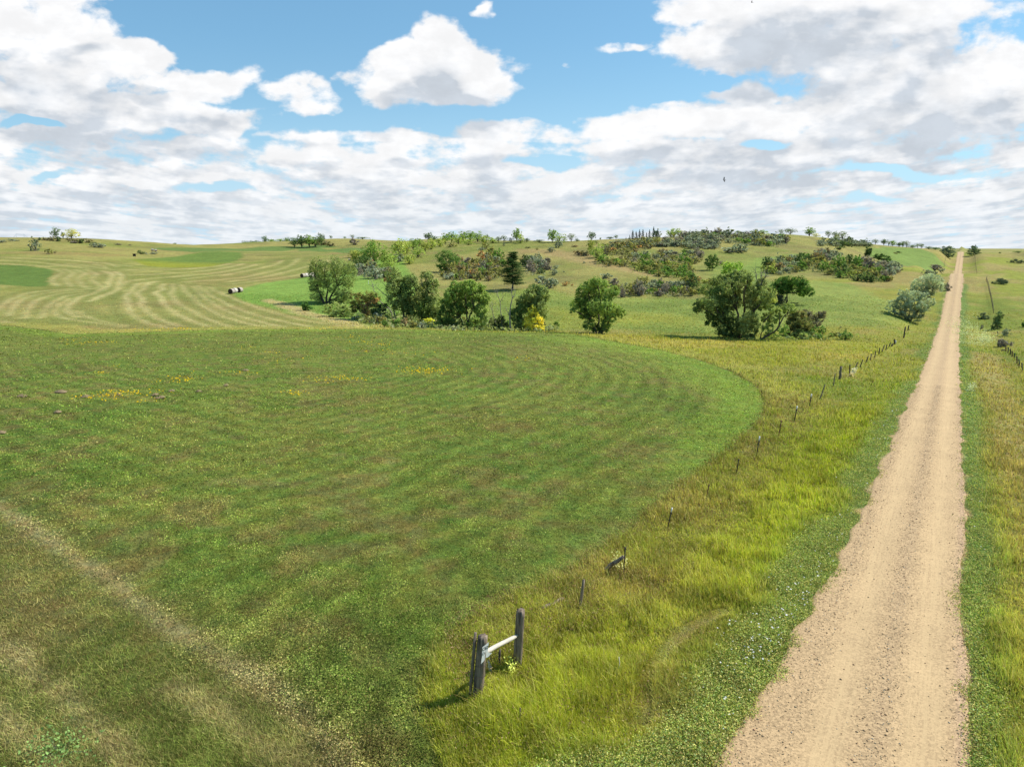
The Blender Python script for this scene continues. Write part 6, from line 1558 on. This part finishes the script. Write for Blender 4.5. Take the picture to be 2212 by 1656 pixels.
def whitepatch():
    p, v, t = post_vec(*Z7(2030, 370), *Z7(2036, 270)); M_ = Mesh()
    tube(M_, np.array([v * 0.05, v]) + np.array([0.08, -0.12, 0]), [0.07, 0.07], 6)
    o = M_.build('white_marker', [M_WHITE], None, p); tag(o, 'white marker strapped to the black corner post of the old fence', 'marker')
whitepatch()
wood_post((1952, 730), (1956, 706), 'tall thick dark post alone on the slope above the old fence', 0.12, None, M_BARK, seed=31)
steel_post((1961, 714), (1963, 703), 'thin green post right of the tall thick one on the slope', colr=M_GREENSTEEL)

# fence right of the road
Z8 = lambda x, y: ((2780 + x / 10.055) * .7373, (960 + y / 10.055) * .7373)
GR = 'posts of the fence right of the road'
for i, (bx, by, tx, ty, m, lb) in enumerate([(2165, 1290, 2148, 1030, M_GREENSTEEL, 'dark green steel post nearest the viewer in the right-hand fence'), (2080, 1165, 2063, 930, M_GREENSTEEL, 'green steel post second nearest in the right-hand fence'), (2005, 1060, 2003, 845, M_STEEL, 'brown steel post third nearest in the right-hand fence'),
        (1925, 940, 1930, 750, M_GREENSTEEL, 'bluish green steel post fourth nearest in the right-hand fence'), (1862, 850, 1866, 685, M_RUST, 'red-brown steel post fifth nearest in the right-hand fence'), (1805, 800, 1812, 630, M_STEEL, 'steel post with rusty foot, sixth nearest in the right-hand fence'), (1740, 740, 1750, 570, M_GREENSTEEL, 'green steel post seventh nearest in the right-hand fence'), (1675, 700, 1680, 570, M_RUST, 'thin steel post eighth nearest in the right-hand fence')]):
    steel_post(Z8(bx, by), Z8(tx, ty), lb, False, m, GR)
wood_post(Z8(1470, 545), Z8(1475, 350), 'thick dark upright post at the bushy corner of the right-hand fence', 0.14, None, M_BARK, seed=40)
wood_post(Z8(1575, 685), Z8(1577, 640), 'short stub, left of the two stubs below the thick corner post', 0.10, None, M_GREYWOOD, seed=41)
wood_post(Z8(1625, 675), Z8(1627, 640), 'short stub, right of the two stubs below the thick corner post', 0.10, None, M_GREYWOOD, seed=42)
def fallen(pa, pb, label, r, mat, lift=0.06, cat='log', name='fallen_log', bend=0.03, seed=0):
    a, _ = at(*pa); b, _ = at(*pb); g = np.random.default_rng(seed)
    a = a + [0, 0, lift]; b = b + [0, 0, lift]
    M_ = Mesh(); P = limb_path((0, 0, 0), b - a, g, bend, 7)
    tube(M_, P, np.linspace(r, r * 0.8, 7), 8)
    o = M_.build(name, [mat], None, a); tag(o, label, cat); return o
fallen(Z8(1520, 420), Z8(1830, 520), 'fallen dark branch lying right of the thick corner post', 0.10, M_DEADWOOD, 0.2, 'branch', 'fallen_branch', seed=5)
shrub('purple', *Z8(1590, 560), 22, 17, 'twiggy brown bush growing around the thick corner post', dt=112)
shrub('grey', *Z8(1650, 250), 12, 14, 'thin grey bush above the thick corner post')
fallen((1171, 1331), (1216, 1309), 'grey broken post lying in the grass beyond the wooden brace', 0.06, M_GREYWOOD, 0.26, name='fallen_post', cat='post', seed=6)
def leaning_log():
    p0, t0 = at(1303, 1236); p, v, t = post_vec(1347, 1245, 1347, 1201)
    M_ = Mesh(); e = p + v - p0
    g = np.random.default_rng(7)
    tube(M_, limb_path((0, 0, 0.02), e, g, 0.015, 8), np.linspace(0.085, 0.06, 8), 8)
    o = M_.build('leaning_log', [M_GREYWOOD], None, p0); tag(o, 'grey log leaning up against the thin dark steel post', 'log')
leaning_log()
def stick(b, t_, label, mat=M_BARK, r=0.02, cat='stake', name='stake'):
    p, v, t = post_vec(*b, *t_); M_ = Mesh(); g = np.random.default_rng(int(b[0]))
    tube(M_, limb_path(-v * .1, v, g, 0.02, 5), np.linspace(r, r * .8, 5), 6)
    o = M_.build(name, [mat], None, p); tag(o, label, cat); return o
stick((1126, 1575), (1124, 1528), 'thin dark stake half hidden in the grass below the wooden brace')
stick((1333, 1470), (1337, 1418), 'thin pinkish stake in the tall grass right of the wooden brace', M_PALEWOOD, 0.014)
stick((1183, 1450), (1186, 1430), 'short white-topped stake just right of the wooden brace', M_WHITE, 0.012)
stick((796, 614), (796, 606), 'tiny white marker post in the meadow left of the dead trunks', M_WHITE, 0.06, 'marker', 'marker_post')
# upper fences seen as dark dotted lines
def wire_fence(label, line, n, hpx, seed):
    g = np.random.default_rng(seed)
    L_ = plan(line); cum = np.concatenate([[0], np.cumsum(np.hypot(*np.diff(L_, axis=0).T))])
    root = None; tops = []
    for i in range(n):
        d = cum[-1] * i / (n - 1)
        x = np.interp(d, cum, L_[:, 0]); y = np.interp(d, cum, L_[:, 1]); z = float(height(np.array([x]), np.array([y]))[0])
        if root is None:
            root = empty('wire_fence', (x, y, z)); tag(root, label, 'fence'); o0 = np.array([x, y, z])
        v = np.array([g.normal() * .05, g.normal() * .05, g.uniform(1.1, 1.35)])
        M_ = Mesh(); tube(M_, np.array([(0, 0, -.2), v]), [0.055, 0.05], 5)
        M_.build('post', [M_BARK], root, tuple(np.array([x, y, z]) - o0)); tops.append(np.array([x, y, z]) - o0 + v)
    for f in (0.9, 0.6, 0.32):
        M_ = Mesh(); P = np.array([t_ - np.array([0, 0, (1 - f) * 1.2]) for t_ in tops]); tube(M_, P, np.full(len(P), 0.008), 3)
        M_.build('wire', [M_WIRE], root)
wire_fence('dark dotted line of closely set posts running up the right pasture to the crest', [(2146, 676), (2139, 640), (2134, 618), (2130, 606)], 18, 6, 1)
wire_fence('far fence line right of the road, between the fold and the pointed skyline tree', [(2110, 592, 372), (2106, 575, 410), (2105, 551, 470)], 16, 3, 2)
wire_fence('far fence line left of the road, running up to the bushy silver tree', [(2036, 583, 345), (2040, 570, 380), (2043, 556, 450)], 14, 3, 3)
for u, v in [(2154, 700), (2155, 716)]:
    wood_post((u + .5, v + 9), (u, v), 'thin grey post in the grass below the slim sapling, %s one' % ('upper' if v < 705 else 'lower'), 0.04, None, seed=int(v))

# ---- the wooden H-brace in front
def hbrace():
    g = np.random.default_rng(3)
    pa, va, ta = post_vec(1031, 1508, 1043, 1373); pb, vb, tb = post_vec(1117, 1443, 1125, 1318)
    root = empty('fence_brace', pa); tag(root, 'old wooden fence brace of two thick grey posts joined by a pale rail', 'fence')
    ob = pb - pa
    ax = ob / np.linalg.norm(ob)
    def beam(v, r, name, off, notch=False):
        """squarish weathered post with an uneven top, long checks and a leaning axis"""
        M_ = Mesh(); n = 14; k = 16
        up = v / np.linalg.norm(v); u = np.cross(up, [0, 1, 0]); u /= np.linalg.norm(u); w = np.cross(u, up)
        a = np.arange(k) / k * 2 * np.pi + 0.35
        sq = 1.0 / np.maximum(np.abs(np.cos(a)), np.abs(np.sin(a))) ** 0.62
        groove = 1 - 0.10 * (g.random(k) > 0.7) - 0.04 * g.random(k)
        V = []
        for i, q in enumerate(np.linspace(-0.10, 1, n)):
            rr = r * sq * groove * (1.06 - 0.10 * q) * (1 + 0.02 * g.normal(size=k))
            if notch and 0.45 < q: rr = rr * (1 - 0.42 * np.exp(-((a - 5.0) / 0.22) ** 2))
            top = np.zeros(k)
            if i == n - 1: top = g.uniform(-0.05, 0.02, k)
            V.append(v * q + rr[:, None] * (np.cos(a)[:, None] * u + np.sin(a)[:, None] * w) + up * top[:, None])
        V = np.vstack(V); ii = np.arange(n - 1)[:, None] * k; j = np.arange(k)[None]; jn = (j + 1) % k
        F = np.stack([ii + j, ii + jn, ii + k + jn, ii + k + j], -1).reshape(-1, 4)
        V = np.vstack([V, v + up * 0.02]); e = np.arange(0, k, 2); b = (n - 1) * k
        F = np.vstack([F, np.stack([np.full(len(e), len(V) - 1), b + e, b + (e + 1) % k, b + (e + 2) % k], -1)])
        M_.add(V, F)
        return M_.build(name, [M_GREYWOOD], root, tuple(off))
    beam(va, 0.128, 'post', (0, 0, 0))
    beam(vb, 0.122, 'post', tuple(ob), True)
    # rail: pale barkless pole let into both posts
    A = va * 0.70; B = ob + vb * 0.60
    d = (B - A) / np.linalg.norm(B - A)
    M_ = Mesh(); P = np.array([A + d * .09 + (B - A - d * .16) * q + np.array([0, 0, .012 * math.sin(q * 5)]) for q in np.linspace(0, 1, 10)]); r_ = np.array([.045, .058, .06, .057, .056, .056, .054, .054, .05, .03])
    tube(M_, P, r_, 12); M_.build('rail', [M_PALEWOOD], root)
    # slim grey pole wired to the left side of the left post
    M_ = Mesh(); c = np.array([-0.185, -0.02, 0]); tube(M_, np.array([c + va * q for q in (-0.1, 0.3, 0.7, 1.06)]), [0.045, 0.043, 0.04, 0.036], 7)
    M_.build('side_pole', [M_GREYWOOD], root)
    for q in (0.40, 0.24, 0.58):
        M_ = Mesh(); a = np.linspace(0, 2 * np.pi, 19)
        P = np.stack([va[0] * q - 0.055 + 0.215 * np.cos(a), va[1] * q + 0.172 * np.sin(a), va[2] * q + 0.015 * np.sin(a * 2)], 1)
        tube(M_, P, np.full(19, 0.006), 4, cap=False); M_.build('wire_wrap', [M_WIRE], root)
    # torn paper notice on the sunny side of the left post
    nx = np.array([0.62, -0.78, 0.0]); tx = np.array([0.78, 0.62, 0.0]); up = va / np.linalg.norm(va)
    c0 = va * 0.86 + nx * 0.142
    outline = [(-0.10, 0.045), (-0.02, 0.075), (0.085, 0.115), (0.085, -0.16), (0.16, -0.215), (0.225, -0.235), (0.10, -0.30), (0.045, -0.285), (-0.02, -0.36), (-0.10, -0.40), (-0.085, -0.20)]
    V = np.array([c0 + tx * a + up * b for a, b in outline])
    V2 = V + nx * 0.003
    me = bpy.data.meshes.new('notice'); n = len(V)
    me.from_pydata([tuple(q) for q in V] + [tuple(q) for q in V2], [], [tuple(range(n))[::-1], tuple(range(n, 2 * n))] + [(i, (i + 1) % n, n + (i + 1) % n, n + i) for i in range(n)])
    m_paper = simple_mat('weathered_paper', (0.66, 0.67, 0.64), 0.8, 0.08, 14, bump=0.05); me.materials.append(m_paper)
    no = link('notice', me, root)
    no['label'] = 'torn white notice with black letters nailed to the post'
    m_ink = simple_mat('black_ink', (0.03, 0.03, 0.035), 0.7, 0.2, 20, bump=0)
    for i, (txt, sz, a0, b0) in enumerate([('OST', 0.118, -0.095, -0.055), ('O', 0.10, -0.088, -0.175)]):
        cu = bpy.data.curves.new('letters', 'FONT'); cu.body = txt; cu.size = sz; cu.extrude = 0.0015; cu.space_character = 0.82
        tmp = bpy.data.objects.new('letters_tmp', cu); COL.objects.link(tmp)
        bpy.context.view_layer.update()
        me2 = bpy.data.meshes.new_from_object(tmp.evaluated_get(bpy.context.evaluated_depsgraph_get()))
        bpy.data.objects.remove(tmp)
        Mx = Matrix(((tx[0] + up[0] * 0, up[0] + .0, nx[0], 0), (tx[1], up[1], nx[1], 0), (tx[2], up[2], nx[2], 0), (0, 0, 0, 1)))
        me2.transform(Mx)
        me2.materials.clear(); me2.materials.append(m_ink)
        q = c0 + tx * a0 + up * b0 + nx * 0.0055
        link('lettering', me2, no, tuple(q))
hbrace()
stick((1080, 1440), (1080, 1402), 'short dark stub under the pale rail of the wooden brace', M_BARK, 0.035)
def rag(pts, label, seed):
    g = np.random.default_rng(seed); p, v, t = post_vec(*pts[0], *pts[1]); M_ = Mesh()
    L_ = np.linalg.norm(v); n = 9; k = 5
    V = []
    for i in range(n):
        f = i / (n - 1); w = pts[2] * (0.35 + 0.9 * f * (1 - f) * 2 + g.uniform(-.1, .1))
        for j in range(k):
            V.append(v * (1 - f) + np.array([w * (j / (k - 1) - .5), 0.035 * math.sin(j * 2.3 + i * .8), g.normal() * 0.01]))
    V = np.array(V); i = np.arange(n - 1)[:, None] * k; j = np.arange(k - 1)[None]
    F = np.stack([i + j, i + j + 1, i + k + j + 1, i + k + j], -1).reshape(-1, 4)
    M_.add(V, F); o = M_.build('plastic_scrap', [M_WHITE], None, p); tag(o, label, 'litter')
    so = o.modifiers.new('thickness', 'SOLIDIFY'); so.thickness = 0.004
rag([(1061, 1452), (1055, 1425), 0.09], 'long limp white plastic scrap hanging beside the left post of the wooden brace', 1)
rag([(1093, 1422), (1091, 1408), 0.12], 'crumpled white plastic scrap behind the short stub under the rail', 2)
rag([(1075, 1420), (1074, 1412), 0.07], 'small pale blue-white scrap left of the short stub under the rail', 3)
def weed_plant(u, v, h, col, label, seed, n=120, w=0.25, name='weed_plant', t=None):
    g = np.random.default_rng(seed); p, t = at(u, v, t); M_ = Mesh()
    for i in range(7):
        e = np.array([g.normal() * w * .5, g.normal() * w * .5, h * g.uniform(.6, 1)]); tube(M_, limb_path((0, 0, -.05), e, g, .05, 5), np.linspace(.008, .004, 5), 3, mat=1)
        m = n // 7; q = g.random(m)[:, None]
        P = e * q + g.normal(size=(m, 3)) * w * .28; P[:, 2] = np.clip(P[:, 2], .05, None)
        leaves(M_, P, np.zeros_like(P), max(0.035, 0.5 * t / 683), np.tile(col, (m, 1)) * g.uniform(.75, 1.25, (m, 1)), g, 0, .6, .8)
    o = M_.build(name, [M_GRASS, M_BARK], None, p); tag(o, label, 'weed')
weed_plant(1105, 1456, 0.5, LC(190, 200, 80), 'pale yellow-green leafy weed at the foot of the right brace post', 5)
weed_plant(1845, 806, 0.6, LC(206, 200, 176), 'pale whitish bushy weed right of the thick grey post', 6, 420, .30)
weed_plant(1838, 813, 0.5, LC(206, 190, 160), 'low pinkish-white weed below the pale bushy one', 7, 260, 0.28)
weed_plant(1340, 1232, 0.7, LC(196, 192, 120), 'pale grass tussock at the foot of the steel post with the log', 8, 200, .35)
weed_plant(2098, 845, 0.8, LC(190, 196, 160), 'tall pale weed standing right of the road', 9, 260, 0.5)
weed_plant(125, 1627, 0.35, LC(110, 140, 70), 'dark leafy weed clump in the mown strip at the lower left corner', 10, 420, .8)
for i, (u, v, w) in enumerate([(2095, 742, 3.2), (2122, 737, 3.0), (2136, 734, 2.2), (2080, 708, 4.0), (2090, 722, 3.4)]):
    weed_plant(u, v, 0.7, LC(184, 190, 140), ['pale weed patch right of the road, lowest one', 'pale flowering weed patch beside the corner post stubs', 'small whitish weed patch next to the corner post stubs', 'broad grey-green weed patch on the right road bank, upper one', 'broad grey-green weed patch on the right road bank, lower one'][i], 20 + i, 500, w)

# ---- gopher mounds
def mound(u, v, w, label, seed, t=None):
    g = np.random.default_rng(seed); p, t = at(u, v, t); r = w * t / FPX / 2
    n, k = 7, 18; V = []
    ph = g.uniform(0, 6.28, 3)
    for i in range(n):
        f = i / (n - 1)
        for j in range(k):
            a = 2 * np.pi * j / k
            rr = r * (1 - f) * (1 + .22 * math.sin(2 * a + ph[0]) + .12 * math.sin(5 * a + ph[1]))
            V.append((math.cos(a) * rr, math.sin(a) * rr, -0.05 + (0.06 + r * 0.22) * math.sin(f * 1.57) + g.normal() * 0.02))
    i = np.arange(n - 1)[:, None] * k; j = np.arange(k)[None]; jn = (j + 1) % k
    M_ = Mesh(); M_.add(V, np.stack([i + j, i + jn, i + k + jn, i + k + j], -1).reshape(-1, 4))
    o = M_.build('dirt_mound', [M_DIRT], None, (p[0], p[1], p[2] + 0.12)); tag(o, label, 'dirt mound', 'gopher mounds in a row across the field')
M_DIRT = simple_mat('dry_dirt', C(170, 150, 112, .46), 0.95, 0.12, 12, bump=0.4)
for i, (x, y, w, lb) in enumerate([(145, 580, 62, 'flat tan dirt mound nearest the left picture edge in the mound row'), (395, 553, 72, 'flat tan dirt mound second from the left in the mound row'), (555, 582, 60, 'pale dirt mound left of the yellow flower patch in the mound row'), (772, 570, 34, 'small white-topped dirt mound inside the yellow flowers'), (1008, 572, 46, 'whitish dirt mound right of the yellow flowers'),
                                  (1040, 590, 60, 'low tan dirt spill just below the whitish mound'), (1112, 546, 34, 'small tan dirt mound above the whitish mound'), (1288, 549, 42, 'tan dirt mound at the right end of the mound row'), (375, 684, 50, 'tan dirt mound standing alone below the mound row'), (1465, 510, 44, 'tan dirt mound far right of the mound row'), (1590, 413, 44, 'flat dirt mound higher up the field than the others'), (4, 818, 60, 'pinkish dirt mound cut by the left picture edge')]):
    mound(.3333 * x, 663.6 + .3333 * y, w * .3333, lb, 60 + i)

# ---- round bales
M_HAYF = simple_mat('bale_end', (0.060, 0.040, 0.028), 0.95, 0.35, 9, bump=0.6)
M_WRAP = simple_mat('pale_net_wrap', (0.33, 0.285, 0.24), 0.7, 0.12, 5, (0.3, 4, 4), bump=0.3)
M_WRAPW = simple_mat('white_net_wrap', (0.44, 0.40, 0.36), 0.7, 0.1, 5, (0.3, 4, 4), bump=0.3)
def bale(x, y, rz, R_, L_, label, group, wrap=None):
    z = float(height(np.array([x]), np.array([y]))[0])
    root = empty('round_bale', (x, y, z), rz); tag(root, label, 'hay bale', group)
    g = np.random.default_rng(int(abs(x) * 10))
    k = 28; n = 7; a = np.arange(k) / k * 2 * np.pi
    M_ = Mesh(); V = []
    for i, f in enumerate(np.linspace(-.5, .5, n)):
        rr = R_ * (0.955 if i in (0, n - 1) else 1.0) * (1 + g.normal(size=k) * .008)
        V.append(np.stack([np.full(k, 0) + np.cos(a) * rr, np.full(k, f * L_), R_ * .96 + np.sin(a) * rr], 1))
    V = np.vstack(V); V[:, 2] = np.maximum(V[:, 2], -0.02)
    i = np.arange(n - 1)[:, None] * k; j = np.arange(k)[None]; jn = (j + 1) % k
    M_.add(V, np.stack([i + j, i + jn, i + k + jn, i + k + j], -1).reshape(-1, 4)[:, ::-1]); M_.build('net_wrap', [wrap or M_WRAP], root, smooth=True)
    for sgn in (-1, 1):
        M_ = Mesh(); V = []
        for q, dz in ((0.955, 0), (.75, .03), (.6, .0), (.4, .035), (.25, .005), (.02, .03)):
            V.append(np.stack([np.cos(a) * R_ * q, np.full(k, sgn * (L_ / 2 + dz)), R_ * .96 + np.sin(a) * R_ * q], 1))
        V = np.vstack(V); V[:, 2] = np.maximum(V[:, 2], -0.02); nn = 6
        i = np.arange(nn - 1)[:, None] * k
        F = np.stack([i + j, i + jn, i + k + jn, i + k + j], -1).reshape(-1, 4)
        M_.add(V, F if sgn < 0 else F[:, ::-1]); M_.build('bale_end', [M_HAYF], root)
def bale_row(u, v, rpx, n, ang, labels, group, t=None, L_=None, dt=215, gaps=None, shifts=None):
    p, t = at(u, v, t, dt); R_ = rpx * t / FPX; L_ = L_ or R_ * 1.9
    d = np.array([math.sin(ang), math.cos(ang)]); s = np.array([d[1], -d[0]]); q = 0
    for i in range(n):
        q += (gaps[i] if gaps else 0)
        sh = shifts[i] if shifts else 0
        c = p[:2] + d * (q + L_ / 2) + s * sh
        bale(c[0], c[1], -ang, R_, L_, labels[i], group, M_WRAPW if i == 1 else None); q += L_ * 1.02
bale_row(498, 635, 5.6, 3, R(8), ['front round bale of the near row beside the mown field, dark end towards the viewer', 'middle round bale of the near row beside the mown field', 'rear round bale of the near row, set a little right, dark end showing'], 'round bales at the edge of the mown field', gaps=[0, .1, .5], shifts=[0, 0, .45])
bale_row(652, 600, 4.6, 4, R(22), ['front round bale of the far row left of the open willow', 'second round bale of the far row left of the open willow', 'third round bale of the far row left of the open willow', 'last round bale of the far row, nearest the open willow'], 'round bales left of the open willow', gaps=[0, .15, .3, .2])
bale_row(672, 604, 4.0, 1, R(15), ['brown round bale half hidden behind the open willow crown'], None, t=222)
bale_row(327, 542, 2.4, 1, R(60), ['brown bale high on the left hill edge, left of two'], None, dt=330)
bale_row(334, 543, 2.4, 1, R(60), ['brown bale high on the left hill edge, right of two'], None, dt=330)
bale_row(753, 564, 2.6, 1, R(80), ['white-topped bale at the left edge of the bright woods'], None, dt=290)
# ---- dark feeder box and the frame on the left hill
def feeder():
    p, t = at(290.5, 553.5, None, 290); k = t / FPX; w = 2.9 * k; h = 5.0 * k
    root = empty('stock_feeder', p, face_az(p)); tag(root, 'small dark box-shaped stock feeder at the foot of the left hill', 'feeder')
    M_ = Mesh()
    for lo, hi in (((-w, -.4, 0), (-w + .12, .4, h)), ((w - .12, -.4, 0), (w, .4, h)), ((-w, .3, 0), (w, .4, h)), ((-w + .12, -.4, 0), (w - .12, .3, h * .3)), ((-w * .25, -.38, h * .3), (w * .25, -.3, h * .55))): box(M_, lo, hi)
    M_.build('body', [M_STEEL], root); M_ = Mesh(); box(M_, (-w - .1, -.5, h), (w + .1, .5, h + .08)); M_.build('roof', [M_STEEL], root)
feeder()
def frame():
    p, t = at(44, 513, None, 350); k = t / FPX
    root = empty('pole_frame', p, face_az(p)); tag(root, 'pale blue-grey pole frame with slanting side braces on the left skyline', 'frame')
    m = simple_mat('blue_grey_paint', (0.30, 0.38, 0.44), 0.6, 0.1, 10, bump=0)
    h = 7.5 * k; r = 0.07
    for nm, a, b in (('post', (-7 * k, 0, -.3), (-7 * k, 0, h)), ('post', (7 * k, 0, -.3), (7 * k, 0, h)), ('crossbar', (-7 * k, 0, h - .1), (7 * k, 0, h - .1)), ('brace', (-12.5 * k, 0, -.2), (-7.2 * k, 0, h - .3)), ('brace', (13.5 * k, 0, -.2), (7.2 * k, 0, h - .3))):
        M_ = Mesh(); tube(M_, np.array([a, b]), [r, r], 6); M_.build(nm, [m], root)
frame()
# ---- birds
def bird(u, v, t, span, label, yaw, roll):
    d = np.array([0, 0, H]) + ray(u, v) * t; g = np.random.default_rng(int(u))
    bm = bmesh.new()
    sec = [(-.5, .02, 0), (-.38, .05, .0), (-.2, .085, 0), (0, .10, 0), (.2, .085, .01), (.34, .05, .02), (.42, .045, .03), (.5, .012, .02)]
    rings = []
    for x, r, z in sec:
        rings.append([bm.verts.new((r * math.cos(a), x, z + r * .8 * math.sin(a))) for a in np.linspace(0, 2 * np.pi, 9)[:-1]])
    for A, B in zip(rings[:-1], rings[1:]):
        for j in range(8): bm.faces.new((A[j], A[(j + 1) % 8], B[(j + 1) % 8], B[j]))
    bm.faces.new(rings[0][::-1]); bm.faces.new(rings[-1])
    for s in (-1, 1):                                # broad wings, raised, with a bent wrist and fingered tip
        W = [(.05, .22, .02), (.45, .28, .22), (.95, .18, .42), (1.15, .0, .5), (.98, -.10, .42), (.9, -.2, .38), (.5, -.2, .2), (.05, -.18, .0)]
        t_ = [bm.verts.new((s * x, y, z + .012)) for x, y, z in W]; b_ = [bm.verts.new((s * x, y, z - .012)) for x, y, z in W]
        bm.faces.new(t_ if s > 0 else t_[::-1]); bm.faces.new(b_[::-1] if s > 0 else b_)
        for j in range(8): bm.faces.new((t_[j], t_[(j + 1) % 8], b_[(j + 1) % 8], b_[j]))
    T = [(-.05, -.45), (.05, -.45), (.16, -.78), (0, -.82), (-.16, -.78)]
    a_ = [bm.verts.new((x, y, .01)) for x, y in T]; c_ = [bm.verts.new((x, y, -.01)) for x, y in T]
    bm.faces.new(a_); bm.faces.new(c_[::-1])
    for j in range(5): bm.faces.new((a_[j], a_[(j + 1) % 5], c_[(j + 1) % 5], c_[j]))
    bmesh.ops.recalc_face_normals(bm, faces=bm.faces)
    me = bpy.data.meshes.new('bird'); bm.to_mesh(me); bm.free(); me.materials.append(simple_mat('dark_plumage', (0.02, 0.016, 0.014), 0.7, 0.3, 6, bump=0))
    o = link('bird', me, None, tuple(d)); s = span / 2.3; o.scale = (s, s, s); o.rotation_euler = (R(10), R(roll), R(yaw)); tag(o, label, 'bird')
bird(1564, 389, 150, 1.3, 'dark bird gliding against the grey clouds above the hill, wing raised', 60, 55)
bird(1624, 6, 170, 1.0, 'tiny far bird at the top edge of the sky', 70, 15)
